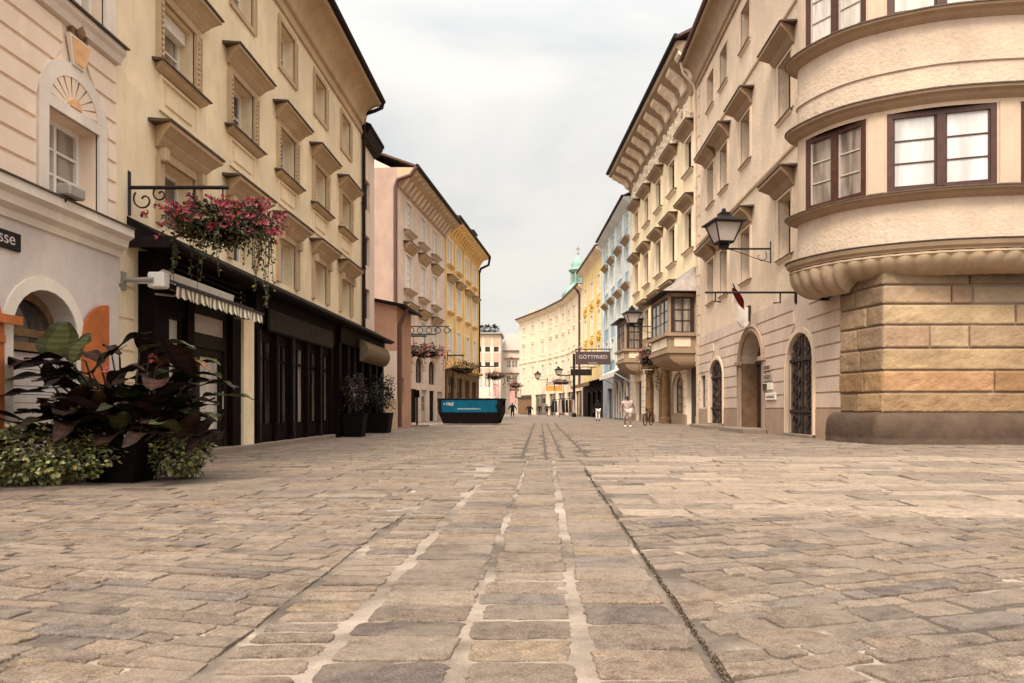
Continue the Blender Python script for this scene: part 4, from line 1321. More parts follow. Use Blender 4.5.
def side_houses():
    # salmon house behind the ochre one
    F = Fr((-7.5, 30.9), (-7.5, 33.5), 'L')
    H = house('town_house', 'narrow salmon town house squeezed behind the ochre house downpipe', F, 'salmon')
    E = F.len
    mb = MB()
    ops = [(0.9, 1.7, z, z + 1.3) for z in (4.9, 7.2, 9.6)]
    wall_into(mb, F, 0, E, 0, 12.6, ops); shell(mb, F, 0, E, 12.6, 8)
    mb.build('wall', 'rose_beige', H)
    for o in ops:
        w = window(H, F, *o[:4], 0.2, 'dark_frame', 'pane_dark', 2, 2)
    cornice(H, F, 0, E, [(0, 12.3), (0.2, 12.4), (0.4, 12.7), (0.4, 12.85), (-0.02, 12.85), (-0.02, 12.3)], 'gutter', 'eave')
    gable_roof(H, F, 0, E, 12.9, 2.0, 8, 0.45, 'slate')
    # annex closing the alley
    F = Fr((-7.15, 37.0), (-7.0, 40.2), 'L')
    H = house('annex', 'low orange annex with lean-to roof at the alley mouth', F, 'salmon')
    E = F.len
    P = F.p
    mb = MB()
    wall_into(mb, F, 0, E, 0, 6.2, [(0.7, 1.5, 1.2, 2.6, 0)])
    mb.quad(P(0, 0, 3.9), P(0, -4, 3.9), P(0, -4, 7.0), P(0, 0, 6.2))
    mb.quad(P(E, 0, 0), P(E, -4, 0), P(E, -4, 7.0), P(E, 0, 6.2))
    mb.build('wall', 'salmon', H)
    mb = MB()
    mb.quad(P(0, 0, 1.5), P(0, -4, 1.5), P(0, -4, 3.9), P(0, 0, 3.9))
    mb.build('lower_wall', 'rose_trim', H)
    mb = MB(); mb.fbox(F, -0.05, 0.2, -4, 0.04, 0, 1.5); mb.build('plinth', 'ochre_trim', H)
    window(H, F, 0.7, 1.5, 1.2, 2.6, 0.2, 'dark_frame', 'pane_dark', 2, 2)
    mb = MB()
    mb.hexa([P(-0.3, 0.45, 6.05), P(E + 0.2, 0.45, 6.05), P(E + 0.2, -4, 6.95), P(-0.3, -4, 6.95), P(-0.3, 0.45, 6.2), P(E + 0.2, 0.45, 6.2), P(E + 0.2, -4, 7.12), P(-0.3, -4, 7.12)])
    mb.build('roof', 'slate', H)
    mb = MB()
    mb.tube([P(-0.3, 0.5, 6.1), P(E + 0.2, 0.5, 6.05)], 0.08, 8)
    mb.build('gutter', 'gutter', H)
    mb = MB()
    mb.tube([P(0.1, 0.5, 6.05), P(0.1, 0.3, 5.6), P(0.1, 0.12, 5.2), P(0.1, 0.12, 0.1)], 0.10, 8)
    mb.build('downpipe', 'brown_pipe', H)

def modillions(H, F, u0, u1, n, d0, d1, z0, z1, wd, mat):
    for k in range(n):
        mb = MB()
        u = u0 + (u1 - u0) * (k + 0.5) / n
        pr = [(d0, z0), (d0 + 0.12, z0 + 0.02), (d0 + (d1 - d0) * 0.6, z1 - 0.18), (d1, z1 - 0.1), (d1, z1), (d0, z1)]
        a = [F.p(u - wd / 2, d, z) for d, z in pr]; b = [F.p(u + wd / 2, d, z) for d, z in pr]
        m = len(pr)
        mb.add(a + b, [(i, (i + 1) % m, m + (i + 1) % m, m + i) for i in range(m)] + [tuple(range(m)), tuple(range(2 * m - 1, m - 1, -1))])
        mb.build('eave_bracket', mat, H)

def beige_and_sunny():
    F = Fr((-9.83, 50.8), (-8.51, 66.3), 'L')
    H = house('town_house', 'tall rose-beige town house with bracketed eaves and gable facing the alley', F, 'rose_beige')
    E = F.len
    cs = [F.u(408.4), F.u(422.4), F.u(434.7)]
    cs.append(cs[2] + 4.1) if cs[2] + 4.9 < E else None
    hw = 0.72
    mb = MB()
    ops = []
    for c in cs:
        ops += [(c - hw, c + hw, 5.7, 7.75), (c - hw, c + hw, 9.7, 12.1), (c - hw, c + hw, 13.9, 15.9)]
    sh = [F.u(399.5), F.u(404.5), F.u(415.5), F.u(420.8), F.u(429.5), F.u(436), F.u(443)]
    gr = [(sh[1], sh[2], 0, 2.45), (sh[3], sh[4], 0, 2.45), (sh[5], sh[6] - 0.3, 0, 2.45)]
    gr = [(1.0, 2.4, 0, 2.5), (3.4, 5.6, 0, 2.5), (6.9, 8.6, 0, 2.5), (9.6, 11.4, 0, 2.5), (12.4, 14.4, 0, 2.5)]
    up = [(1.2, 3.2, 3.0, 5.0, 0.6), (5.2, 7.4, 3.0, 5.0, 0.6), (9.4, 11.8, 3.0, 5.0, 0.6)]
    wall_into(mb, F, 0, E, 0, 17.0, [(*o, 0, 0.25) for o in ops + gr] + [(*o, 0.3) for o in up])
    mb.build('wall', 'rose_beige', H)
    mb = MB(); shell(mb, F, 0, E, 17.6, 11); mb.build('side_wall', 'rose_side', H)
    for o in gr[:2] + gr[2:]:
        i = gr.index(o)
        mb = MB()
        mb.fbox(F, o[0], o[1], -0.2, -0.12, 0, 2.5)
        if i % 2 == 0:
            d = mb.build('door', 'grey_frame', H)
            mb = MB()
            for z in (0.9, 1.5):
                mb.fbox(F, o[0] + 0.4, o[1] - 0.4, -0.12, -0.10, z, z + 0.5)
            mb.build('door_window', 'pane_dark', d)
        else:
            mb.build('shop_window', 'black_wood', H)
    for o in up:
        window(H, F, *o[:4], 0.25, 'dark_frame', 'pane_dark', 2, 2, 0.1, 0.6, name='arched_window')
    for c in cs:
        for r, (a, b) in enumerate(((5.7, 7.75), (9.7, 12.1), (13.9, 15.9))):
            w = window(H, F, c - hw, c + hw, a, b, 0.12, 'white_frame', 'pane_white', 2, 4, 0.13)
            surround(w, F, c - hw, c + hw, a, b, 0.12, 0.06, 'white_frame')
            ledge(w, F, c - hw - 0.35, c + hw + 0.35, a - 0.42, a - 0.10, 0.36, 'rose_trim', 'sill', 'tan_trim', 0.05)
            if r < 2: ledge(w, F, c - hw - 0.4, c + hw + 0.4, b + 0.25, b + 0.85, 0.5, 'ochre_trim', 'pediment', 'dark_ledge', 0.06)
    pr = [(0, 16.3), (0.15, 16.35), (0.15, 16.6), (0.5, 16.9), (1.3, 17.3), (1.35, 17.55), (-0.02, 17.6), (-0.02, 16.3)]
    cornice(H, F, 0, E, pr, 'ochre_trim')
    modillions(H, F, 0.1, E - 0.1, 15, 0.14, 1.25, 16.35, 17.32, 0.42, 'rose_trim')
    mb = MB(); mb.tube([F.p(-0.15, 1.45, 17.62), F.p(E, 1.45, 17.62)], 0.14, 8); mb.build('gutter', 'gutter', H)
    gable_roof(H, F, 0, E, 17.7, 2.6, 11, 1.42, 'roof_tile')
    mb = MB()
    mb.tube([F.p(-0.1, 1.4, 17.55), F.p(-0.12, 1.0, 17.0), F.p(-0.15, 0.1, 16.7), F.p(-0.15, -0.05, 16.2), F.p(-0.15, -0.05, 6.5)], 0.14, 8)
    mb.build('downpipe', 'brown_pipe', H)
    mb = MB(); c = F.p(3.2, -3.2, 17.5)
    mb.lathe((c.x, c.y, c.z), [(1.0, 0), (1.0, 1.9), (1.12, 1.95), (1.12, 2.2), (0.9, 2.6), (0.4, 2.85), (0.05, 2.9)], 14)
    mb.build('chimney', 'roof_tile', H)
    # sunny yellow house
    F2 = Fr((-8.51, 66.32), (-7.02, 83.8), 'L')
    H = house('town_house', 'sunny orange-yellow town house with deep yellow eaves behind blue skip', F2, 'sunny')
    E = F2.len
    cs = [F2.u(p) for p in (449.7, 458.4, 467.2, 474.0)]
    mb = MB()
    hw = 0.75
    ops = []
    for c in cs: ops += [(c - hw, c + hw, 6.0, 8.4), (c - hw, c + hw, 10.1, 12.5), (c - hw, c + hw, 14.4, 16.5)]
    gr = [(0.8 + 4.1 * k, 3.4 + 4.1 * k, 0.3, 4.0) for k in range(4)]
    wall_into(mb, F2, 0, E, 4.6, 17.6, [(*o, 0, 0.14) for o in ops])
    shell(mb, F2, 0, E, 17.6, 11)
    mb.build('wall', 'sunny', H)
    mb = MB()
    wall_into(mb, F2, 0, E, 0, 4.6, [(*o, 0, 0.3) for o in gr], d=0.12)
    mb.build('shop_wall', 'brown_wood', H)
    for o in gr: window(H, F2, *o, 0.2, 'brown_frame', 'pane_dark', 2, 2, 0.12, name='shop_window', d=0.12)
    cornice(H, F2, 0, E, [(0, 4.6), (0.6, 4.75), (0.6, 4.95), (-0.02, 5.0), (-0.02, 4.6)], 'sunny_trim', 'string_course')
    for c in cs:
        for r, (a, b) in enumerate(((6.0, 8.4), (10.1, 12.5), (14.4, 16.5))):
            w = window(H, F2, c - hw, c + hw, a, b, 0.10, 'white_frame', 'pane_white', 2, 4, 0.13)
            surround(w, F2, c - hw, c + hw, a, b, 0.12, 0.06, 'white_frame')
            if r: ledge(w, F2, c - hw - 0.35, c + hw + 0.35, a - 0.4, a - 0.1, 0.3, 'sunny_trim', 'sill', None, 0.05)
            if r == 1: ledge(w, F2, c - hw - 0.45, c + hw + 0.45, b + 0.2, b + 0.7, 0.55, 'ochre_trim', 'pediment', 'dark_ledge', 0.05)
    mb = MB()
    for q in [0.15] + [(x + y2) / 2 for x, y2 in zip(cs, cs[1:])] + [E - 0.15]:
        mb.fbox(F2, q - 0.2, q + 0.2, -0.01, 0.10, 5.0, 17.2)
    mb.build('pilaster_strip', 'sunny_trim', H)
    pr = [(0, 16.9), (0.2, 17.0), (0.2, 17.3), (0.6, 17.7), (1.2, 17.95), (1.25, 18.15), (-0.02, 18.2), (-0.02, 16.9)]
    cornice(H, F2, 0, E, pr, 'sunny')
    modillions(H, F2, 0.1, E - 0.1, 16, 0.18, 1.2, 17.0, 17.98, 0.4, 'sunny_trim')
    mb = MB(); mb.tube([F2.p(0, 1.35, 18.22), F2.p(E + 0.1, 1.35, 18.22)], 0.14, 8); mb.build('gutter', 'gutter', H)
    gable_roof(H, F2, 0, E, 18.3, 2.8, 11, 1.3, 'roof_tile')
    mb = MB(); x = E
    mb.tube([F2.p(x, 1.35, 18.1), F2.p(x + 0.05, 1.2, 17.3), F2.p(x + 0.1, 0.3, 16.9), F2.p(x + 0.1, 0.1, 16.3), F2.p(x + 0.1, 0.1, 5)], 0.14, 8)
    mb.build('downpipe', 'gutter', H)
    mb = MB(); mb.fbox(F2, E - 4.5, E - 2.8, -1.8, 0.1, 18.6, 20.0)
    dm = mb.build('dormer', 'roof_tile', H)
    mb = MB(); mb.hexa([F2.p(E - 4.8, 0.4, 19.95), F2.p(E - 2.5, 0.4, 19.95), F2.p(E - 2.5, -2, 20.4), F2.p(E - 4.8, -2, 20.4), F2.p(E - 4.8, 0.4, 20.15), F2.p(E - 2.5, 0.4, 20.15), F2.p(E - 2.5, -2, 20.6), F2.p(E - 4.8, -2, 20.6)])
    mb.build('dormer_roof', 'gutter', dm)

def far_houses():
    # houses closing the street, far away
    F = Fr((-15.0, 150), (-8.0, 150), 'L')
    H = house('town_house', 'distant pink and white banded house with roof garden above the blue skip', F, 'far_white')
    E = F.len
    mb = MB()
    cols = [E * (k + 0.5) / 4 for k in range(4)]
    ops = [(c - 0.5, c + 0.5, z, z + 1.0) for c in cols for z in (2.2, 9.5, 12.6)] + [(c - 0.5, c + 0.5, 5.6, 7.4) for c in cols]
    wall_into(mb, F, 0, E, 0, 16.2, [(*o, 0, 0.2) for o in ops]); shell(mb, F, 0, E, 16.2)
    mb.build('wall', 'far_white', H)
    mb = MB()
    for c in cols:
        for z0, z1 in ((7.7, 9.3), (10.7, 12.4), (13.8, 15.6)):
            mb.fbox(F, c - 0.65, c + 0.65, -0.01, 0.05, z0, z1)
    mb.build('pink_panel', 'far_pink', H)
    for o in ops: window(H, F, *o, 0.15, 'dark_frame', 'pane_dark' if o[3] - o[2] < 1.2 else 'pane_pale', 1, 1)
    cornice(H, F, -0.3, E + 0.3, [(0, 16.0), (0.7, 16.2), (0.7, 16.5), (-9, 16.5), (-9, 16.0)], 'roof_grey', 'roof')
    rng = random.Random(9)
    for k in range(3):
        t = thing('roof_garden_shrub', ['leftmost of the three dark shrubs on the far roof terrace', 'middle one of the three dark shrubs on the far roof terrace', 'rightmost of the three dark shrubs on the far roof terrace'][k], 'shrub', tuple(F.p(2.8 + k * 1.5, -1.2, 16.5)), 'shrubs on the far roof terrace')
        mb = MB()
        c = F.p(2.8 + k * 1.5, -1.2, 17.3)
        for _ in range(160):
            d = Vector((rng.gauss(0, 1), rng.gauss(0, 1), rng.gauss(0, 1))).normalized()
            mb.tint = tuple(x * rng.uniform(0.5, 1.2) for x in (0.03, 0.035, 0.02))
            mb.leaf(c + Vector((d.x * 0.95, d.y * 0.95, d.z * 0.8)) * rng.uniform(0.4, 1), d, Vector((0, 0, 1)), 0.45, 0.35)
        mb.build('foliage', 'leaf', t, tint=True)
    F = Fr((-8.2, 158), (-2.0, 158), 'L')
    H = house('town_house', 'distant cream house under a broad grey hipped roof', F, 'far_cream')
    E = F.len
    mb = MB()
    ops = [(c - 0.6, c + 0.6, z, z + 1.6) for c in (E - 3.4, E - 0.9) for z in (3.2, 6.6, 9.8)]
    ops += [(c - 0.5, c + 0.5, z, z + 1.6) for c in (1.5,) for z in (6.6, 9.8)]
    wall_into(mb, F, 0, E, 0, 13.6, [(*o, 0, 0.2) for o in ops]); shell(mb, F, 0, E, 13.6)
    mb.build('wall', 'far_white', H)
    for o in ops:
        w = window(H, F, *o, 0.15, 'white_frame', 'pane_mid', 2, 2)
        ledge(w, F, o[0] - 0.3, o[1] + 0.3, o[3] + 0.2, o[3] + 0.6, 0.4, 'far_pink', 'pediment')
    mb = MB(); P = F.p
    mb.add([P(-0.5, 0.5, 13.5), P(E + 0.5, 0.5, 13.5), P(E + 0.5, -9, 13.5), P(-0.5, -9, 13.5), P(1.2, -3, 17.3), P(E + 2, -3, 17.3)], [(0, 1, 5, 4), (1, 2, 5), (2, 3, 4, 5), (3, 0, 4), (0, 3, 2, 1)])
    mb.build('roof', 'roof_grey', H)
    mb = MB(); mb.tube([P(-0.2, 0.25, 13.6), P(-0.2, 0.25, 0.2)], 0.14, 6); mb.build('downpipe', 'gutter', H)
    # banners and low shop strip
    for i, (px, w, z0, z1, lab) in enumerate(((495.5, 0.45, 3.4, 5.8, 'tall pink hanging banner on the far pink house'), (512.5, 0.42, 2.2, 4.6, 'short pink hanging banner left of the curved cream house'))):
        D = 149.0 if i == 0 else 146.0
        c = at(px, 409, D)
        t = thing('banner', lab, 'banner', (c.x, D, z0), 'pink banners at the street end')
        mb = MB(); mb.box((c.x, D, (z0 + z1) / 2), (w * 2, 0.05, z1 - z0)); mb.build('cloth', 'pink_banner', t)
        mb = MB(); mb.tube([(c.x - w, D, z1 + 0.06), (c.x + w, D, z1 + 0.06)], 0.06, 6)
        mb.tube([(c.x + w, D, z1 + 0.06), (c.x + w + 0.1, D + (0.9 if i == 0 else 3), z1 + 0.06)], 0.06, 6); mb.build('pole', 'iron', t)
# ------------------------------------------------------------------ right side of the street
def catmull(pts, n=8):
    out = []
    P = [pts[0]] + list(pts) + [pts[-1]]
    for i in range(1, len(P) - 2):
        p0, p1, p2, p3 = [Vector(q) for q in P[i - 1:i + 3]]
        for k in range(n):
            t = k / n
            out.append(0.5 * ((2 * p1) + (-p0 + p2) * t + (2 * p0 - 5 * p1 + 4 * p2 - p3) * t * t + (-p0 + 3 * p1 - 3 * p2 + p3) * t ** 3))
    out.append(Vector(pts[-1]))
    return out

class Bow:
    """plan curve of the oriel; inset moves it inwards"""
    def __init__(s):
        s.pts = catmull([(9.34, 24.7), (8.75, 24.45), (8.05, 23.95), (7.76, 23.15), (8.22, 21.85), (9.06, 20.85), (10.53, 20.03), (12.0, 19.67), (13.5, 19.55), (15.2, 19.7), (17.2, 20.2), (19.2, 21.0), (21.5, 22.2)], 10)
        s.nr = []
        for i in range(len(s.pts)):
            t = (s.pts[min(i + 1, len(s.pts) - 1)] - s.pts[max(i - 1, 0)]).normalized()
            s.nr.append(Vector((t.y, -t.x)) * (1 if True else -1))
        # outward = towards -y for the front
        m = len(s.pts) * 2 // 3
        if s.nr[m].y > 0: s.nr = [-q for q in s.nr]
        s.L = [0.0]
        for a, b in zip(s.pts, s.pts[1:]): s.L.append(s.L[-1] + (b - a).length)
    def at(s, i, ins, z):
        q = s.pts[i] - s.nr[i] * ins
        return Vector((q.x, q.y, z))
    def ring(s, mb, prof, i0=0, i1=None, close=True, scallop=None):
        i1 = len(s.pts) - 1 if i1 is None else i1
        n = len(prof)
        vs = []
        for i in range(i0, i1 + 1):
            for ins, z in prof: vs.append(s.at(i, ins, z))
        fs = []
        for k in range(i1 - i0):
            for j in range(n if close else n - 1):
                w = (j + 1) % n
                fs.append((k * n + j, k * n + w, (k + 1) * n + w, (k + 1) * n + j))
        if close:
            fs.append(tuple(range(n))); fs.append(tuple(range((i1 - i0) * n + n - 1, (i1 - i0) * n - 1, -1)))
        mb.add(vs, fs)
    def s_of(s, px, ins):
        """arc length where the sight line of a column of the photograph meets the inset curve"""
        k = (px - CX) / FPX
        best = None
        for i in range(22, len(s.pts) - 1):
            a, b = s.at(i, ins, 0), s.at(i + 1, ins, 0)
            fa, fb = a.x - k * a.y, b.x - k * b.y
            if fa <= 0 <= fb: return s.L[i] + (s.L[i + 1] - s.L[i]) * (-fa) / (fb - fa + 1e-9)
        return None
    def pos(s, L, ins):
        for i in range(len(s.L) - 1):
            if s.L[i] <= L <= s.L[i + 1]:
                t = (L - s.L[i]) / (s.L[i + 1] - s.L[i] + 1e-9)
                a, b = s.at(i, ins, 0), s.at(i + 1, ins, 0)
                return a + (b - a) * t
        return s.at(len(s.pts) - 1, ins, 0)

def hood(w, F, u0, u1, z0, z1, pr, mat='tan_trim'):
    ledge(w, F, u0, u1, z0, z1, pr, mat, 'pediment', 'dark_ledge', 0.05, 0.35)

def corner_house():
    F = Fr((9.3, 22.75), (9.3, 43.8), 'R')
    H = house('corner_house', 'buff corner town house with curved oriel, rusticated stone foot and arched doorways', F, 'roughcast')
    E = F.len
    U = F.u
    y = lambda Y: Y - 22.75
    rows = ((6.75, 9.1), (12.1, 14.3), (17.4, 19.3))
    cols = [U(784.5), U(747.5), U(723.5), U(711)]
    cols = [y(28.1), y(33.5), y(37.45), y(40.3)]
    hw = 0.72
    ops = [(c - hw, c + hw, a, b) for c in cols for a, b in rows]
    ops += [(y(24.4) - hw, y(24.4) + hw, 17.4, 19.3)]
    ga, gb = U(815), U(789.5)
    da, db = U(764), U(742)
    la, lb = U(724), U(711)
    na, nb = U(706), U(701.5)
    gops = [(ga, gb, 0.12, 3.72, 0.95, 0.3), (da, db, 0.0, 4.35, 1.25, 0.75), (la, lb, 0.25, 3.6, 0.9, 0.3), (na, nb, 1.1, 2.9, 0, 0.3)]
    mb = MB()
    wall_into(mb, F, 0, E, 5.15, 21.6, [(*o, 0, 0.5) for o in ops])
    shell(mb, F, 0, E, 21.6, 11)
    mb.build('wall', 'roughcast', H)
    mb = MB()
    wall_into(mb, F, 0, E, 0, 5.15, gops, d=0.02)
    def arch(o, w, key, kt, sp): return key_excl(o[0], o[1], o[3] - o[4], o[3], w, key, kt, sp)
    ex = [arch(gops[0], 0.20, 0.22, 4.95, 0.3), arch(gops[1], 0.36, 0.25, 5.1, 0.3), arch(gops[2], 0.20, 0.18, 4.4, 0.3), span_excl(na - 0.12, nb + 0.12, 0.9, 3.0)]
    bands(mb, F, 0.02, E - 0.75, 1.02, 5.1, 0.50, 0.045, 0.045, ex, d=0.02)
    mb.build('ground_floor_wall', 'pink_buff', H)
    us = [0.02] + [q for o in gops[:3] for q in (o[0] - 0.2, o[1] + 0.2)] + [E - 0.75]
    for a, b in zip(us[::2], us[1::2]):
        mb = MB(); mb.fbox(F, a, b, 0.01, 0.075, 0, 1.0)
        mb.build('plinth', 'plinth_buff', H)
    # quoin strip at the far end
    mb = MB()
    z = 0.1
    k = 0
    while z < 20.3:
        w = 0.72 if k % 2 else 0.55
        mb.fbox(F, E - w, E + 0.0, -0.01, 0.05, z + 0.02, z + 0.56)
        z += 0.58; k += 1
    mb.build('quoin_strip', 'smooth_buff', H)
    # upper windows
    for i, c in enumerate(cols):
        for r, (a, b) in enumerate(rows):
            w = window(H, F, c - hw, c + hw, a, b, 0.46, 'brown_frame', 'pane_dark', 2, 3, 0.09)
            if r < 2:
                surround(w, F, c - hw, c + hw, a + 0.02, b, 0.24, 0.035, 'smooth_buff', bottom=False)
                hood(w, F, c - hw - 0.32, c + hw + 0.32, b + 0.12, b + 0.75, 0.62)
            else:
                surround(w, F, c - hw, c + hw, a, b, 0.10, 0.03, 'smooth_buff')
            ledge(w, F, c - hw - 0.05, c + hw + 0.05, a - 0.14, a, 0.10, 'smooth_buff', 'sill', 'dark_ledge', 0.02)
    w = window(H, F, y(24.4) - hw, y(24.4) + hw, 17.4, 19.3, 0.34, 'brown_frame', 'pane_dark', 2, 3, 0.09)
    # thin string courses
    for i, z in enumerate((10.55, 15.75)):
        cornice(H, F, 0, E, [(-0.02, z), (0.07, z + 0.03), (0.09, z + 0.10), (0.0, z + 0.14), (-0.02, z + 0.14)], 'smooth_buff', 'string_course')
    pr = [(0, 19.9), (0.10, 19.92), (0.10, 20.12), (0.2, 20.2), (0.22, 20.35)]
    for q in range(8):
        a = math.pi / 2 * q / 7
        pr.append((0.22 + 0.58 * (1 - math.cos(a)), 20.4 + 0.85 * math.sin(a)))
    pr += [(0.88, 21.3), (0.88, 21.55), (-0.02, 21.6), (-0.02, 19.9)]
    cornice(H, F, 0, E + 0.1, pr, 'tan_trim')
    mb = MB(); mb.tube([F.p(0, 0.98, 21.62), F.p(E + 0.25, 0.98, 21.62)], 0.12, 8); mb.build('gutter', 'brown_pipe', H)
    mb = MB(); x = E + 0.02
    mb.tube([F.p(x, 0.98, 21.6), F.p(x + 0.05, 0.8, 20.9), F.p(x, 0.2, 20.2), F.p(x, 0.12, 19.9), F.p(x, 0.12, 10)], 0.08, 8); mb.build('downpipe', 'smooth_buff', H)
    gable_roof(H, F, 0, E, 21.7, 3.5, 11, 0.95)
    # right arched door with iron studded old leaves
    for o, nm in ((gops[0], 'arched_gate'), (gops[2], 'arched_gate')):
        u0, u1, z0, z1, rs, dp = o
        mb = MB()
        m = (u0 + u1) / 2
        pts = arc_pts(u0, u1, z1 - rs, z1, 14)
        mb.add([F.p(u0, -0.14, z0), F.p(u1, -0.14, z0)] + [F.p(a, -0.14, b) for a, b in reversed(pts)], [tuple(range(2 + len(pts)))])
        # carved vertical boards
        n = 8
        for k in range(n):
            a, b = u0 + (u1 - u0) * k / n + 0.02, u0 + (u1 - u0) * (k + 1) / n - 0.02
            cc = (a + b) / 2
            t = abs(cc - m) / ((u1 - u0) / 2)
            top = z1 - rs + rs * math.sqrt(max(0, 1 - min(1, t + 0.06) ** 2)) - 0.03
            mb.fbox(F, a, b, -0.142, -0.09 + 0.03 * (k % 2), z0 + 0.02, top)
        g = mb.build(nm, 'old_wood', H)
        mb = MB()
        mb.fbox(F, m - 0.05, m + 0.05, -0.1, -0.03, z0, z1 - 0.06)
        for z in (z1 - rs - 0.05, z0 + 0.75): mb.fbox(F, u0, u1, -0.1, -0.01, z, z + 0.10)
        mb.build('iron_bar', 'iron', g)
        mb = MB()
        rg = random.Random(40)
        hw_ = (u1 - u0) / 2
        rows_ = 6
        for r_ in range(rows_):
            zc = z0 + 0.45 + (z1 - z0 - 1.0) * r_ / (rows_ - 1)
            for s_ in (-1, 1):
                for mir in (-1, 1):
                    pts = []
                    for q in range(15):
                        an = q / 14 * 1.7 * math.pi
                        rad = 0.30 * (1 - q / 19)
                        pts.append(F.p(m + s_ * (hw_ * 0.48 + mir * (0.10 + rad * math.cos(an) * 0.8) * hw_ / 1.25), -0.04, zc + mir * rad * math.sin(an) * 0.9))
                    mb.tube(pts, 0.026, 5)
        for s_ in (-0.5, 0.5):
            mb.tube([F.p(m + s_ * hw_, -0.05, z0), F.p(m + s_ * hw_, -0.05, z1 - rs * 0.25)], 0.03, 5)
        mb.build('iron_scrollwork', 'iron', g)
        surround(g, F, u0, u1, z0, z1, 0.17, 0.09, 'smooth_buff', rise=rs, bottom=False, d=0.02)
        mb = MB(); mb.cbox(F.p, u0 - 0.1, u1 + 0.1, -0.2, 0.2, 0.0, z0, 0.02); mb.build('doorstep', 'step_stone', g)
    # main doorway
    u0, u1, z0, z1, rs, dp = gops[1]
    mb = MB()
    pts = arc_pts(u0, u1, z1 - rs, z1, 14)
    mb.add([F.p(u0, -0.70, 0), F.p(u1, -0.70, 0)] + [F.p(a, -0.70, b) for a, b in reversed(pts)], [tuple(range(2 + len(pts)))])
    for k in range(2):
        a = u0 + 0.08 + k * (u1 - u0) / 2
        b = a + (u1 - u0) / 2 - 0.16
        for z, zz in ((0.3, 1.3), (1.45, 2.9)): mb.fbox(F, a + 0.12, b - 0.12, -0.702, -0.66, z, zz)
    mb.fbox(F, u0, u1, -0.72, -0.6, z1 - rs - 0.1, z1 - rs + 0.05)
    d = mb.build('door', 'dark_frame', H)
    for q0, q1 in ((u0 + 0.003, u0 + 0.06), (u1 - 0.06, u1 - 0.003)):
        mb = MB()
        mb.fbox(F, q0, q1, -0.69, 0.0, 0.17, z1 - rs - 0.02)
        mb.build('jamb', 'door_brown', d)
    mb = MB(); mb.ball(F.p((u0 + u1) / 2 + 0.12, -0.62, 1.45), 0.07); mb.build('handle', 'grey_metal', d)
    surround(d, F, u0, u1, 0.05, z1, 0.30, 0.10, 'plinth_buff', rise=rs, bottom=False, d=0.02)
    mb = MB()
    for q in (u0 - 0.17, u1 + 0.17):
        mb.cbox(F.p, q - 0.27, q + 0.27, 0.0, 0.26, z1 - rs - 0.12, z1 - rs + 0.08, 0.03)
    mb.build('impost', 'plinth_buff', d)
    # inner arch mouldings
    mb = MB()
    for k in range(2):
        o = arc_pts(u0 - 0.10 - 0.16 * k, u1 + 0.10 + 0.16 * k, z1 - rs, z1 + 0.10 + 0.16 * k, 16)
        mb.tube([F.p(a, 0.125, b) for a, b in o], 0.045, 6)
    mb.build('arch_moulding', 'plinth_buff', d)
    mb = MB(); mb.cbox(F.p, u0 - 0.2, u1 + 0.2, -0.65, 0.05, 0.0, 0.16, 0.02); mb.build('threshold', 'step_stone', d)
    window(H, F, na, nb, 1.1, 2.9, 0.2, 'dark_frame', 'pane_pale', 1, 2, d=0.02)
    for (a, b, lab) in ((y(40.9), y(36.9), 'flat stone slab step before the left arched gate'), (y(34.2), y(29.9), 'flat stone slab step before the main doorway')):
        c = F.p((a + b) / 2, 0.5, 0)
        t = thing('doorstep', lab, 'step', tuple(c), 'stone steps at the corner house doors')
        mb = MB(); mb.cbox(F.p, min(a, b) + 0.1, max(a, b) - 0.05, 0.12, 1.05, 0, 0.19, 0.02)
        mb.build('slab', 'step_stone', t)
    # wall plaques right of the doorway
    pl = [(763.5, 771.5, 365, 371, 'plaque', 'uppermost grey name plaque right of the main doorway'), (763.8, 772.5, 374, 381, 'plaque', 'second grey plaque with dark right edge right of the doorway'),
          (764.5, 773, 383, 390, 'plaque_white', 'third plaque with white half right of the doorway'), (766.5, 776.5, 393, 400, 'plaque_white', 'lowest framed white plaque right of the doorway')]
    for a, b, t0, t1, m, lab in pl:
        a2, b2 = U(b, 0.07), U(a, 0.07)
        zc1, zc0 = F.z((a + b) / 2, t0, 0.07), F.z((a + b) / 2, t1, 0.07)
        t = thing('plaque', lab, 'plaque', tuple(F.p(a2, 0.08, zc0)), 'plaques beside the main doorway')
        mb = MB(); mb.cbox(F.p, a2, b2, 0.062, 0.13, zc0, zc1, 0.012)
        p = mb.build('plate', m, t)
        mb = MB()
        if m == 'plaque_white' and t1 < 391:
            mb.fbox(F, a2 + (b2 - a2) * 0.55, b2 - 0.02, 0.125, 0.15, zc0 + 0.02, zc1 - 0.02)
        else:
            for k in range(3 if m == 'plaque' else 2):
                zz = zc0 + (zc1 - zc0) * (0.3 + 0.2 * k)
                mb.fbox(F, a2 + 0.1, b2 - 0.12 * (1 + k % 2), 0.128, 0.134, zz, zz + 0.03)
        mb.build('inscription', 'dark_frame', t)
    # ---------------- stone foot of the corner
    rng = random.Random(21)
    A = Vector((9.24, 22.78)); B = Vector((9.70, 20.9)); C = Vector((24.0, 20.75))
    class Sg:
        def __init__(s, a, b):
            s.a = a; s.e = (b - a).normalized(); s.len = (b - a).length; s.n = Vector((s.e.y, -s.e.x))
            if s.n.y > 0 or (abs(s.n.y) < 0.3 and s.n.x > 0): s.n = -s.n
        def p(s, u, d, z):
            q = s.a + s.e * u + s.n * d
            return Vector((q.x, q.y, z))
    G1, G2 = Sg(A, B), Sg(B, C)
    zs = [0.89, 1.47, 2.09, 2.72, 3.37, 3.96, 4.50, 4.95]
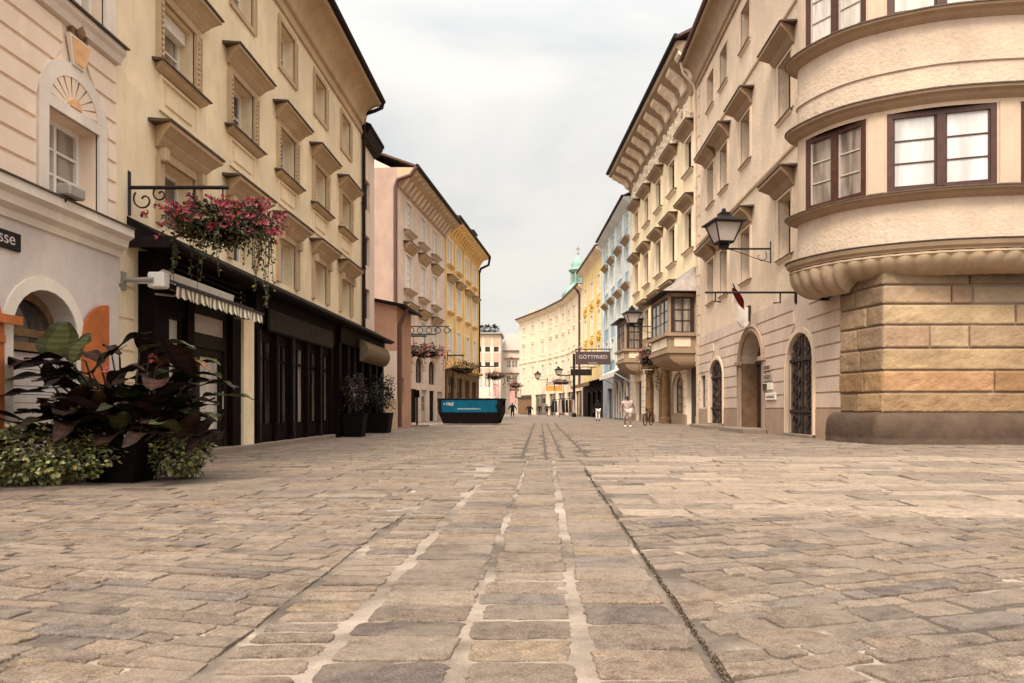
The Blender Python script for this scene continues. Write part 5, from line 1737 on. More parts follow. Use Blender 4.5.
    tones = [(0.95, 0.82, 0.66), (1.0, 0.82, 0.60), (1.05, 0.95, 0.83), (1.12, 1.03, 0.95), (1.18, 1.09, 1.0), (1.0, 0.92, 0.85), (0.78, 0.71, 0.65)]
    mb = MB(); jm = MB()
    front = [[(0, 4.1), (4.1, 9), (9, 14)], [(0, 3.1), (3.1, 5.3), (5.3, 9), (9, 14)], [(0, 4.0), (4.0, 5.2), (5.2, 10), (10, 14)], [(0, 1.3), (1.3, 2.4), (2.4, 5.0), (5, 9), (9, 14)],
             [(0, 3.7), (3.7, 8), (8, 14)], [(0, 1.9), (1.9, 2.5), (2.5, 4.9), (4.9, 9), (9, 14)], [(0, 2.4), (2.4, 5.0), (5.0, 9), (9, 14)]]
    for k in range(7):
        z0, z1 = zs[k] + 0.024, zs[k + 1] - 0.024
        for a, b in front[k]:
            t = tones[k]; v = rng.uniform(0.80, 1.15)
            mb.tint = tuple(x * v * rng.uniform(0.95, 1.05) for x in t)
            o = rng.uniform(-0.015, 0.02)
            mb.rough_block(G2.p, a + (0.018 if a else -0.02), min(b, G2.len) - 0.018, -0.3, 0.045 + o, z0, z1, 0.05, 0.022, seed=k * 7.3 + a)
        sp = G1.len * rng.uniform(0.35, 0.65)
        for a, b in ((0, sp), (sp, G1.len)):
            v = rng.uniform(0.72, 1.0)  # side-face blocks tinted darker, shade of that face put into the colour
            mb.tint = tuple(x * v for x in tones[k])
            mb.rough_block(G1.p, a + 0.016, b - 0.016 + (0.03 if b == G1.len else 0), -0.3, 0.035 + rng.uniform(-0.01, 0.02), z0, z1, 0.05, 0.022, seed=k * 3.1 + a + 50)
    f = mb.build('stone_foot', 'stone', H, tint=True)
    jm.fbox(G2, 0.03, G2.len, -0.38, -0.02, 0, 4.9); jm.fbox(G1, 0.0, G1.len - 0.03, -0.38, -0.02, 0, 4.9)
    jm.build('joint_mortar', 'step_stone', f)
    # worn rounded base course running round the corner
    A2, B2, C2 = Vector((8.92, 23.05)), Vector((9.34, 20.52)), Vector((24, 20.38))
    line = []
    def seg(a, b, st):
        n = max(2, int((b - a).length / st))
        return [a + (b - a) * k / n for k in range(n)]
    d1, d2 = (A2 - B2).normalized(), (C2 - B2).normalized()
    p1, p2 = B2 + d1 * 0.28, B2 + d2 * 0.28
    line = seg(A2, p1, 0.10) + [p1 * (1 - t) ** 2 + B2 * 2 * t * (1 - t) + p2 * t * t for t in [k / 8 for k in range(8)]] + seg(p2, C2, 0.10) + [C2]
    prof = [(0.03, -0.05), (0.03, 0.10), (0.005, 0.14), (0.02, 0.22), (0.03, 0.42), (0.01, 0.60), (-0.04, 0.73), (-0.12, 0.83), (-0.24, 0.895), (-0.45, 0.905), (-0.7, 0.90)]
    mb = MB(); vs = []; fs = []
    tot_l = 0.0; prev = None
    for k, q in enumerate(line):
        t = (line[min(k + 1, len(line) - 1)] - line[max(k - 1, 0)]).normalized()
        nr = Vector((t.y, -t.x))
        if nr.y > 0 or (abs(nr.y) < 0.3 and nr.x > 0): nr = -nr
        if prev is not None: tot_l += (q - prev).length
        prev = q
        groove = min(abs(tot_l - x) for x in (5.85, 10.4, 14.2))
        for d, z in prof:
            nn = noise.noise(Vector((tot_l * 1.6, z * 2.5, 3))) * 0.05 + noise.noise(Vector((tot_l * 6, z * 6, 9))) * 0.018
            g = -0.05 if groove < 0.06 else 0.0
            v = q + nr * (d + (nn if z > 0.12 else nn * 0.3) + g)
            vs.append((v.x, v.y, z + (noise.noise(Vector((tot_l * 1.2, 7, 2))) * 0.02 if z > 0.6 else 0)))
    m = len(prof)
    for k in range(len(line) - 1):
        for w in range(m - 1): fs.append((k * m + w, k * m + w + 1, (k + 1) * m + w + 1, (k + 1) * m + w))
    fs.append(tuple(range(m)))
    mb.add(vs, fs)
    mb.build('stone_plinth', 'dark_stone', H, smooth=True, tint=True)
    # ---------------- oriel
    bow = Bow()
    INS = 0.36
    bm = MB()
    bow.ring(bm, [(0.30, 5.50), (INS, 5.58), (INS, 6.78)], close=False)
    bow.ring(bm, [(INS, 9.70), (INS, 10.42), (INS - 0.05, 10.44), (INS - 0.05, 10.78), (INS, 10.80), (INS, 11.66)], close=False)
    oriel = bm.build('oriel', 'roughcast_bay_dimmed', H)
    cl = MB()
    # flat return walls and upper cap behind the curve
    cl.fbox(Fr((9.34, 24.75), (9.34, 24.9), 'R'), 0, 0.05, -0.2, 1.0, 5.3, 16)
    mb = MB()
    bow.ring(mb, [(0.55, 5.30), (0.12, 5.32), (0.12, 5.36), (0.04, 5.42), (0.0, 5.52), (0.02, 5.55), (0.55, 5.62)])
    mb.build('lower_moulding', 'tan_trim', oriel)
    mb = MB(); bow.ring(mb, [(0.55, 5.624), (-0.03, 5.554), (-0.03, 5.58), (0.55, 5.66)]); mb.build('flashing', 'dark_ledge', oriel)
    for nm, z0, z1 in (('sill_ledge', 6.76, 7.0), ('window_cornice', 9.40, 9.70), ('sill_ledge', 11.62, 11.9)):
        mb = MB(); h = z1 - z0
        bow.ring(mb, [(0.6, z0), (INS - 0.02, z0), (0.22, z0 + h * 0.25), (0.16, z0 + h * 0.5), (0.02, z0 + h * 0.62), (0.0, z1 - 0.05), (0.6, z1 - 0.05)])
        mb.build(nm, 'tan_trim', oriel)
        mb = MB(); bow.ring(mb, [(0.6, z1 - 0.046), (-0.03, z1 - 0.046), (-0.03, z1 - 0.012), (0.6, z1 + 0.02)])
        mb.build('flashing', 'dark_ledge', oriel)
    # fluted corbel
    mb = MB()
    n_i = len(bow.pts)
    dense = []
    M = 520
    tot = bow.L[-1]
    rings = []
    for k in range(M):
        Lq = tot * k / (M - 1)
        row = []
        ph = Lq / 0.46
        for j in range(11):
            a = math.pi / 2 * j / 10
            sc = abs(math.sin(math.pi * (ph + j * 0.035)))
            ins = 0.16 + 0.86 * (1 - math.cos(a)) - 0.12 * sc * math.sin(a * 1.0 + 0.35)
            z = 5.30 - 0.55 * math.sin(a) - (0.30 * math.sin(a) if Lq < 4.2 else 0.30 * math.sin(a) * max(0, 1 - (Lq - 4.2) / 0.25))
            q = bow.pos(Lq, ins); row.append((q.x, q.y, z))
        rings.append(row)
    vs = [p for r_ in rings for p in r_]
    fs = [(k * 11 + j, k * 11 + j + 1, (k + 1) * 11 + j + 1, (k + 1) * 11 + j) for k in range(M - 1) for j in range(10)]
    mb.add(vs, fs)
    mb.build('fluted_corbel', 'corbel_stone', oriel, smooth=True)
    mb = MB()
    bow.ring(mb, [(0.60, 5.29), (0.14, 5.29), (0.10, 5.24), (0.18, 5.18), (0.60, 5.18)])
    mb.build('corbel_bead', 'corbel_stone', oriel)
    # windows between piers, two storeys
    px = [(806, 866), (887, 997), (1021, 1128)]
    edges = []
    for a, b in px:
        sa, sb = bow.s_of(a, INS), bow.s_of(b, INS)
        if sa is None or sb is None: continue
        edges.append((sa, sb))
    last = edges[-1][1]
    while last + 3.4 < tot:
        edges.append((last + 0.55, last + 3.3)); last += 3.3
    for st, (z0, z1, zt) in enumerate(((7.0, 9.28, 9.42), (11.9, 14.2, 14.5))):
        cuts = [0.0] + [q for e in edges for q in e] + [tot]
        pm = MB()
        for a, b in zip(cuts[::2], cuts[1::2]):
            n = max(2, int((b - a) / 0.15))
            prev = None
            for k in range(n + 1):
                q = bow.pos(a + (b - a) * k / n, INS); q2 = bow.pos(a + (b - a) * k / n, INS + 0.25)
                cur = (q, q2)
                if prev:
                    pm.quad((prev[0].x, prev[0].y, z0), (q.x, q.y, z0), (q.x, q.y, zt), (prev[0].x, prev[0].y, zt))
                else:
                    pm.quad((q.x, q.y, z0), (q2.x, q2.y, z0), (q2.x, q2.y, zt), (q.x, q.y, zt))
                prev = cur
            pm.quad((q.x, q.y, z0), (q2.x, q2.y, z0), (q2.x, q2.y, zt), (q.x, q.y, zt))
            # raised vertical strip on the pier
            if b - a > 0.4 and b < tot:
                m = (a + b) / 2; w = min(0.25, (b - a) / 2 - 0.06)
                pa, pb = bow.pos(m - w, INS - 0.03), bow.pos(m + w, INS - 0.03)
                pc, pd = bow.pos(m - w, INS + 0.02), bow.pos(m + w, INS + 0.02)
                pm.hexa([(pa.x, pa.y, z0 + .1), (pb.x, pb.y, z0 + .1), (pd.x, pd.y, z0 + .1), (pc.x, pc.y, z0 + .1), (pa.x, pa.y, zt - .1), (pb.x, pb.y, zt - .1), (pd.x, pd.y, zt - .1), (pc.x, pc.y, zt - .1)])
        for a, b in edges:
            q, r_ = bow.pos(a, INS), bow.pos(b, INS)
            n = 8
            for k in range(n):
                c, d_ = bow.pos(a + (b - a) * k / n, INS), bow.pos(a + (b - a) * (k + 1) / n, INS)
                pm.quad((c.x, c.y, z1), (d_.x, d_.y, z1), (d_.x, d_.y, zt), (c.x, c.y, zt))
        pm.build('window_pier', 'bay_trim_dimmed', oriel)
        for i, (a, b) in enumerate(edges):
            q, r_ = bow.pos(a, INS + 0.02), bow.pos(b, INS + 0.02)
            WF = Fr((q.x, q.y), (r_.x, r_.y), 'L')
            sag = 0.0
            if WF.n.y > 0: WF.n = -WF.n
            pane = ['pane_mid', 'pane_curtain_reflection', 'pane_mid', 'pane_mid', 'pane_mid'][i % 5]
            if st == 1: pane = 'pane_pale'
            mb = MB()
            k = -0.06
            ww = WF.len
            bars(mb, WF, 0.0, ww, z0, z1, k, k + 0.10, 0.15, 1, 1)
            mb.fbox(WF, ww / 2 - 0.11, ww / 2 + 0.11, k, k + 0.12, z0 + 0.15, z1 - 0.15)
            mb.fbox(WF, 0.15, ww - 0.15, k + 0.0, k + 0.06, z0 + 0.15, z0 + 0.24)
            w = mb.build('window', 'brown_frame', H)
            mb = MB()
            for s0, s1 in ((0.15, ww / 2 - 0.11), (ww / 2 + 0.11, ww - 0.15)):
                for z in (z0 + 0.24 + (z1 - z0 - 0.39) / 3, z0 + 0.24 + (z1 - z0 - 0.39) * 2 / 3):
                    mb.fbox(WF, s0, s1, k + 0.01, k + 0.05, z - 0.018, z + 0.018)
                mb.fbox(WF, s0, s0 + 0.05, k + 0.01, k + 0.055, z0 + 0.24, z1 - 0.15)
                mb.fbox(WF, s1 - 0.05, s1, k + 0.01, k + 0.055, z0 + 0.24, z1 - 0.15)
            mb.build('glazing_bar', 'brown_frame' if i else 'grey_frame', w)
            for s0, s1 in ((0.12, ww / 2), (ww / 2, ww - 0.12)):
                mb = MB(); mb.quad(WF.p(s0, k + 0.02, z0 + 0.1), WF.p(s1, k + 0.02, z0 + 0.1), WF.p(s1, k + 0.02, z1 - 0.1), WF.p(s0, k + 0.02, z1 - 0.1))
                mb.build('pane', pane, w)
            if i == 0 or i == 1: pass
    # upper storeys of the oriel: plain wall to the eaves
    mb = MB()
    bow.ring(mb, [(0.6, 14.5), (INS, 14.5), (INS, 21.4), (0.6, 21.4)])
    # body behind: roof lid so that nothing is hollow
    mb.build('upper_wall', 'roughcast_bay_dimmed', oriel)
    mb = MB()
    pts = [bow.at(i, 0.3, 21.45) for i in range(0, n_i, 3)]
    mb.add(pts + [Vector((21.5, 33, 21.45)), Vector((9.4, 33, 21.45))], [tuple(range(len(pts) + 2))])
    mb.build('oriel_roof', 'roof_tile', oriel)
    # core so panes and joints do not look into an empty house
    mb = MB()
    pts0 = [bow.at(i, 0.75, 4.9) for i in range(4, n_i, 3)]; pts1 = [bow.at(i, 0.75, 21.3) for i in range(4, n_i, 3)]
    m = len(pts0)
    mb.add(pts0 + pts1, [(i, i + 1, m + i + 1, m + i) for i in range(m - 1)])
    mb.build('inner_wall', 'dark_frame', H)
    return H, F

def poly_oriel(H, F, u0, u1, out, zb, z0, zs, ze, zr, far=False):
    """wooden bay: u0 near end, u1 far end; zb corbel foot, z0 parapet foot, zs window sill, ze eave, zr roof top"""
    P = F.p
    a = 0.0
    mb = MB()
    mb.fbox(F, u0, u1, -0.02, out, z0, zs)
    # corner posts and head
    for uu, dd in ((u0, out), (u1, out), (u0, 0.12), ((u0 + u1) / 2, out)):
        s = 0.16
        ua, ub = (uu, uu + s) if uu == u0 else (uu - s, uu)
        mb.fbox(F, ua, ub, max(dd - s, -0.02), dd - 0.002, zs, ze)
    mb.fbox(F, u0, u1, -0.02, out, ze - 0.28, ze - 0.01)
    o = mb.build('oriel', 'tan_trim', H)
    # windows on the near end and on the front
    G = Fr((P(u0, 0.14, 0).x, P(u0, 0.14, 0).y), (P(u0, out - 0.16, 0).x, P(u0, out - 0.16, 0).y), 'R')
    if G.n.y > 0: G.n = -G.n
    gl = G.len
    mb = MB(); bars(mb, G, gl * 0.10, gl * 0.92, zs + 0.02, ze - 0.3, -0.08, 0.0, 0.10, 2, 3, 0.04)
    mb.fbox(G, 0, gl * 0.10, -0.1, -0.005, zs, ze - 0.28); mb.fbox(G, gl * 0.92, gl, -0.1, -0.005, zs, ze - 0.28)
    w = mb.build('oriel_window', 'dark_frame', o)
    mb = MB(); mb.quad(G.p(gl * 0.1, -0.05, zs), G.p(gl * 0.92, -0.05, zs), G.p(gl * 0.92, -0.05, ze - 0.28), G.p(gl * 0.1, -0.05, ze - 0.28))
    mb.build('oriel_pane', 'pane_mid', o)
    n = 2
    for k in range(n):
        a, b = u0 + 0.16 + (u1 - u0 - 0.32) * k / n, u0 + 0.16 + (u1 - u0 - 0.32) * (k + 1) / n
        mb = MB(); bars(mb, F, a + 0.02, b - 0.02, zs + 0.02, ze - 0.3, out - 0.10, out - 0.02, 0.10, 2, 3, 0.04)
        mb.build('oriel_window', 'dark_frame', o)
    mb = MB(); mb.quad(P(u0 + 0.16, out - 0.06, zs), P(u1 - 0.16, out - 0.06, zs), P(u1 - 0.16, out - 0.06, ze - 0.28), P(u0 + 0.16, out - 0.06, ze - 0.28))
    mb.build('oriel_pane', 'pane_mid', o)
    # parapet panels and mouldings
    mb = MB()
    hh = zs - z0
    mb.fbox(G, gl * 0.16, gl * 0.86, -0.01, 0.035, z0 + hh * 0.28, z0 + hh * 0.78)
    for k in range(2):
        a, b = u0 + 0.3 + (u1 - u0 - 0.5) * k / 2, u0 + 0.1 + (u1 - u0 - 0.5) * (k + 1) / 2
        mb.fbox(F, a, b, out - 0.02, out + 0.035, z0 + hh * 0.28, z0 + hh * 0.78)
    mb.build('parapet_panel', 'cream_trim', o)
    mb = MB()
    for z, q, h in ((zs - 0.16, 0.20, 0.2), (z0 - 0.08, 0.12, 0.22)):
        mb.hexa([P(u0 - q, -0.02, z), P(u1 + q, -0.02, z), P(u1 + q, out + q, z), P(u0 - q, out + q, z), P(u0 - q, -0.02, z + h), P(u1 + q, -0.02, z + h), P(u1 + q, out + q, z + h), P(u0 - q, out + q, z + h)])
    mb.build('moulding', 'tan_trim', o)
    mb = MB()
    n = 7
    prev = None
    for k in range(n + 1):
        t = k / n
        e = 1 - (1 - math.cos(t * math.pi / 2)) 
        z = z0 - 0.05 - (z0 - zb) * math.sin(t * math.pi / 2)
        dd = out * max(0.06, e); uu0 = u0 + (u1 - u0) * 0.10 * (1 - e); uu1 = u1 - (u1 - u0) * 0.10 * (1 - e)
        ring = [P(uu0, -0.02, z), P(uu1, -0.02, z), P(uu1, dd, z), P(uu0, dd, z)]
        if prev: mb.add(prev + ring, [(0, 1, 5, 4), (1, 2, 6, 5), (2, 3, 7, 6), (3, 0, 4, 7)])
        prev = ring
    mb.add(prev, [(0, 1, 2, 3)])
    mb.build('corbel', 'tan_trim', o)
    # bell roof
    mb = MB()
    n = 8; prev = None; q = 0.45
    for k in range(n + 1):
        t = k / n
        e = (1 - t) ** 1.7
        z = ze + (zr - ze) * (t ** 0.85)
        dd = (out + q) * (0.10 + 0.90 * e); ia = (u1 - u0 + 2 * q) * 0.10 * (1 - e)
        ring = [P(u0 - q + ia * 0.6, -0.02, z), P(u1 + q - ia, -0.02, z), P(u1 + q - ia, dd, z), P(u0 - q + ia * 0.6, dd, z)]
        if prev: mb.add(prev + ring, [(0, 1, 5, 4), (1, 2, 6, 5), (2, 3, 7, 6), (3, 0, 4, 7)])
        else:
            mb.add(ring, [(0, 1, 2, 3)])
        prev = ring
    mb.add(prev, [(0, 1, 2, 3)])
    mb.build('oriel_roof', 'zinc', o)
    mb = MB()
    mb.fbox(F, u0 - q - 0.06, u1 + q + 0.06, -0.02, out + q + 0.06, ze - 0.08, ze - 0.005)
    mb.build('oriel_eave', 'gutter', o)
    return o

def tall_house():
    F = Fr((9.47, 43.85), (8.16, 66.4), 'R')
    H = house('town_house', 'tall cream-yellow town house with huge coved eaves and two bay oriels', F, 'cream_yellow')
    E = F.len
    cols = [F.u(p) for p in (689, 672.5, 659, 647, 637)]
    hw = 0.78
    rows = ((6.6, 8.9), (10.9, 13.4), (15.8, 17.9))
    o1 = (F.u(696.5) , F.u(696.5) + 5.0)
    o2 = (F.u(643.5), F.u(643.5) + 3.9)
    mb = MB()
    ops = []
    for i, c in enumerate(cols):
        for r, (a, b) in enumerate(rows):
            if r == 0 and (o1[0] - 1 < c < o1[1] + 0.6 or o2[0] - 1 < c < o2[1] + 0.6): continue
            ops.append((c - hw, c + hw, a, b, r))
    wall_into(mb, F, 0, E, 5.0, 20.4, [(*o[:4], 0, 0.3) for o in ops])
    shell(mb, F, 0, E, 20.4, 11)
    mb.build('wall', 'cream_yellow', H)
    for o in ops:
        w = window(H, F, *o[:4], 0.26, 'brown_frame', 'pane_dark', 2, 3, 0.09)
        surround(w, F, *o[:4], 0.30, 0.07, 'cream_trim', bottom=False)
        ledge(w, F, o[0] - 0.42, o[1] + 0.42, o[3] + 0.14, o[3] + 0.72, 0.62, 'tan_trim', 'pediment', 'dark_ledge', 0.05, 0.35)
        ledge(w, F, o[0] - 0.28, o[1] + 0.28, o[2] - 0.2, o[2], 0.2, 'cream_trim', 'sill', 'dark_ledge', 0.03)
    # ground floor
    mb = MB()
    g = []
    for p0, p1, z0, z1, rs in ((697, 687.5, 0, 3.6, 0), (683.5, 674, 0.75, 3.25, 0.8), (671, 655.5, 0, 4.0, 1.2), (654, 649.5, 0.75, 3.2, 0.6), (642, 636.5, 0, 3.4, 0)):
        g.append((max(0.05, F.u(p0)), F.u(p1), z0, z1, rs))
    wall_into(mb, F, 0, E, 0, 5.0, [(*o, 0.35) for o in g], d=0.02)
    def ar(o):
        return key_excl(o[0], o[1], o[3] - o[4], o[3], 0.22, 0.18, o[3] + 0.7, 0.3) if o[4] else span_excl(o[0] - 0.06, o[1] + 0.06, -1, o[3] + 0.1)
    bands(mb, F, 0.02, E, 0.6, 4.9, 0.52, 0.05, 0.05, [ar(o) for o in g], d=0.02)
    mb.build('ground_floor_wall', 'cream_trim', H)
    for i, o in enumerate(g):
        if i in (1, 3):
            w = window(H, F, *o[:4], 0.28, 'brown_frame', 'pane_mid', 2, 3, 0.10, o[4], name='arched_window', d=0.02)
            surround(w, F, *o[:4], 0.16, 0.06, 'tan_trim', rise=o[4], bottom=True, d=0.04)
        elif i == 2:
            mb = MB()
            pts = arc_pts(o[0], o[1], o[3] - o[4], o[3], 12)
            mb.add([F.p(o[0], -0.3, 0), F.p(o[1], -0.3, 0)] + [F.p(a, -0.3, b) for a, b in reversed(pts)], [tuple(range(2 + len(pts)))])
            for k in range(6):
                a = o[0] + (o[1] - o[0]) * k / 6
                mb.fbox(F, a + 0.03, a + (o[1] - o[0]) / 6 - 0.03, -0.302, -0.26, 0.05, o[3] - o[4])
            p = mb.build('portal', 'brown_wood', H)
            for q in (o[0] - 0.32, o[1] + 0.32):
                mb = MB()
                c = F.p(q, 0.42, 0)
                mb.lathe((c.x, c.y, 0), [(0.42, 0), (0.42, 0.35), (0.32, 0.42), (0.30, 0.5), (0.27, 2.2), (0.25, 3.6), (0.34, 3.75), (0.36, 3.95)], 12)
                mb.build('column', 'brown_wood', p)
            mb = MB()
            mb.fbox(F, o[0] - 0.8, o[1] + 0.8, 0.0, 0.85, 4.05, 4.45)
            mb.hexa([F.p(o[0] - 0.95, 0.0, 4.45), F.p(o[1] + 0.95, 0.0, 4.45), F.p(o[1] + 0.95, 1.0, 4.45), F.p(o[0] - 0.95, 1.0, 4.45), F.p(o[0] - 0.6, 0.0, 4.7), F.p(o[1] + 0.6, 0.0, 4.7), F.p(o[1] + 0.6, 0.7, 4.7), F.p(o[0] - 0.6, 0.7, 4.7)])
            mb.build('entablature', 'brown_wood', p)
        else:
            mb = MB()
            mb.fbox(F, o[0], o[1], -0.35, -0.25, 0, o[3])
            for z0, z1 in ((0.3, 1.3), (1.5, 3.0)):
                mb.fbox(F, o[0] + 0.25, o[1] - 0.25, -0.252, -0.2, z0, z1)
            mb.build('door', 'dark_frame', H)
    us = [0.05] + [q for o in (g[0], g[2], g[4]) for q in (o[0] - 0.05, o[1] + 0.05)] + [E]
    us[1] = max(us[1], us[0])
    for a, b in zip(us[::2], us[1::2]):
        if b - a > 0.1:
            mb = MB(); mb.fbox(F, a, b, 0.01, 0.14, 0, 0.58); mb.build('plinth', 'tan_trim', H)
    # attic frieze with stucco
    rng = random.Random(4)
    for k in range(len(cols)):
        for c in ((cols[k] - 2.1, cols[k]) if k else (cols[k], )):
            mb = MB()
            for _ in range(20):
                mb.ball(F.p(c + rng.gauss(0, 0.42), 0.10, 19.55 + rng.gauss(0, 0.36)), rng.uniform(0.10, 0.24), 6, 4)
            mb.cbox(F.p, c - 0.35, c + 0.35, -0.02, 0.14, 18.95, 20.35, 0.05)
            for s_ in (-0.62, 0.62): mb.cbox(F.p, c + s_ - 0.12, c + s_ + 0.12, -0.02, 0.2, 19.2, 20.3, 0.05)
            for q in range(9):
                t = (q - 4) / 4
                mb.ball(F.p(c + t * 0.9, 0.12, 19.2 - 0.45 * (1 - t * t)), 0.13, 6, 4)
            mb.build('frieze_stucco', 'cream_trim', H)
    cornice(H, F, 0, E, [(-0.02, 18.75), (0.10, 18.78), (0.14, 18.9), (-0.02, 18.95)], 'cream_trim', 'string_course')
    # big cove: overhang grows towards the far end as the eave line is skewed to the wall
    def over(u): return 1.45 + 0.55 * u / E
    def ze(u): return 22.8 - 0.75 * u / E
    n = 22
    mb = MB()
    prof = [(0.05, 0.0), (0.08, 0.10), (0.14, 0.22), (0.17, 0.36), (0.26, 0.44), (0.30, 0.52), (0.90, 0.80), (0.98, 0.82), (1.0, 0.86), (1.0, 1.0)]
    ns = len(prof)
    vs = []; fs = []
    for k in range(n + 1):
        u = E * k / n
        for d, t in prof: vs.append(F.p(u, d * over(u), 20.3 + (ze(u) - 20.3) * t))
    for k in range(n):
        for j in range(ns - 1):
            fs.append((k * ns + j, k * ns + j + 1, (k + 1) * ns + j + 1, (k + 1) * ns + j))
    b0 = len(vs)
    vs += [F.p(0, -0.1, 22.8), F.p(E, -0.1, 22.05)]
    fs.append(tuple(range(ns)) + (b0,)); fs.append(tuple(range(n * ns + ns - 1, n * ns - 1, -1)) + (b0 + 1,))
    fs.append((b0, ns - 1, n * ns + ns - 1, b0 + 1))
    mb.add(vs, fs)
    mb.build('cornice', 'tan_trim', H)
    mb = MB()
    nb = 11
    for k in range(nb):
        u = 0.5 + (E - 1.0) * k / (nb - 1)
        w = 0.95
        for s in (0.0,):
            pts = [(0.16, 0.20), (0.24, 0.22), (0.33, 0.40), (0.42, 0.46), (0.62, 0.555), (0.64, 0.60), (0.86, 0.70), (0.88, 0.80), (0.16, 0.60)]
            a = [F.p(u + s - w / 2, d * over(u), 20.3 + (ze(u) - 20.3) * t) for d, t in pts]
            b = [F.p(u + s + w / 2, d * over(u), 20.3 + (ze(u) - 20.3) * t) for d, t in pts]
            m = len(pts)
            mb = MB()
            mb.add(a + b, [(i, (i + 1) % m, m + (i + 1) % m, m + i) for i in range(m)] + [tuple(range(m)), tuple(range(2 * m - 1, m - 1, -1))])
            mb.build('eave_bracket', 'cream_trim', H)
    mb = MB()
    mb.tube([F.p(-0.3, over(0) + 0.06, ze(0) + 0.12), F.p(E + 0.3, over(E) + 0.06, ze(E) + 0.12)], 0.17, 8)
    mb.build('gutter', 'gutter', H)
    mb = MB()
    P = F.p
    mb.hexa([P(-0.3, over(0), 22.84), P(E + 0.3, over(E), 22.09), P(E + 0.3, -5.5, 25.6), P(-0.3, -5.5, 26.3), P(-0.3, over(0), 23.0), P(E + 0.3, over(E), 22.25), P(E + 0.3, -5.5, 25.8), P(-0.3, -5.5, 26.5)])
    mb.hexa([P(-0.3, -5.5, 26.3), P(E + 0.3, -5.5, 25.6), P(E + 0.3, -11.2, 20.5), P(-0.3, -11.2, 20.5), P(-0.3, -5.5, 26.5), P(E + 0.3, -5.5, 25.8), P(E + 0.3, -11.2, 20.7), P(-0.3, -11.2, 20.7)])
    mb.build('roof', 'roof_tile', H)
    for uu in (0.02, E - 0.02):
        mb = MB(); mb.add([P(uu, 0, 20.3), P(uu, -11, 20.3), P(uu, -5.5, 25.5)], [(0, 1, 2)])
        mb.build('gable', 'cream_yellow', H)
    poly_oriel(H, F, o1[0], o1[1], 1.72, 3.55, 4.45, 5.55, 8.05, 9.55)
    poly_oriel(H, F, o2[0], o2[1], 1.55, 4.0, 4.9, 5.9, 8.4, 9.6)
    return F

def row_house(H, F, wall, trim, zt, cols, rows, hw, pane, sur=0.16, ped=None, sill=True, ground='brown_wood', zg=4.5, frame='white_frame', gaps=None, depth=0.14):
    E = F.len
    mb = MB()
    ops = [(c - hw, c + hw, a, b) for c in cols for a, b in rows]
    wall_into(mb, F, 0, E, zg, zt, [(*o, 0, depth) for o in ops]); shell(mb, F, 0, E, zt, 11)
    mb.build('wall', wall, H)
    for o in ops:
        w = window(H, F, *o, depth - 0.03, frame, pane, 2, 3, 0.11)
        if sur: surround(w, F, *o, sur, 0.05, trim)
        if ped and (o[2], o[3]) in ped: ledge(w, F, o[0] - 0.4, o[1] + 0.4, o[3] + 0.18, o[3] + 0.75, 0.55, 'tan_trim', 'pediment', None, 0.05)
    mb = MB()
    gaps = gaps or [(1 + 4.2 * k, 3.9 + 4.2 * k, 0, 3.2) for k in range(int((E - 1) / 4.2))]
    wall_into(mb, F, 0, E, 0, zg, [(*o, 0, 0.4) for o in gaps])
    mb.build('ground_floor_wall', ground, H)
    for o in gaps: window(H, F, *o, 0.3, 'dark_frame', 'shop_glass', 2, 1, 0.14, name='shop_window')
    return ops

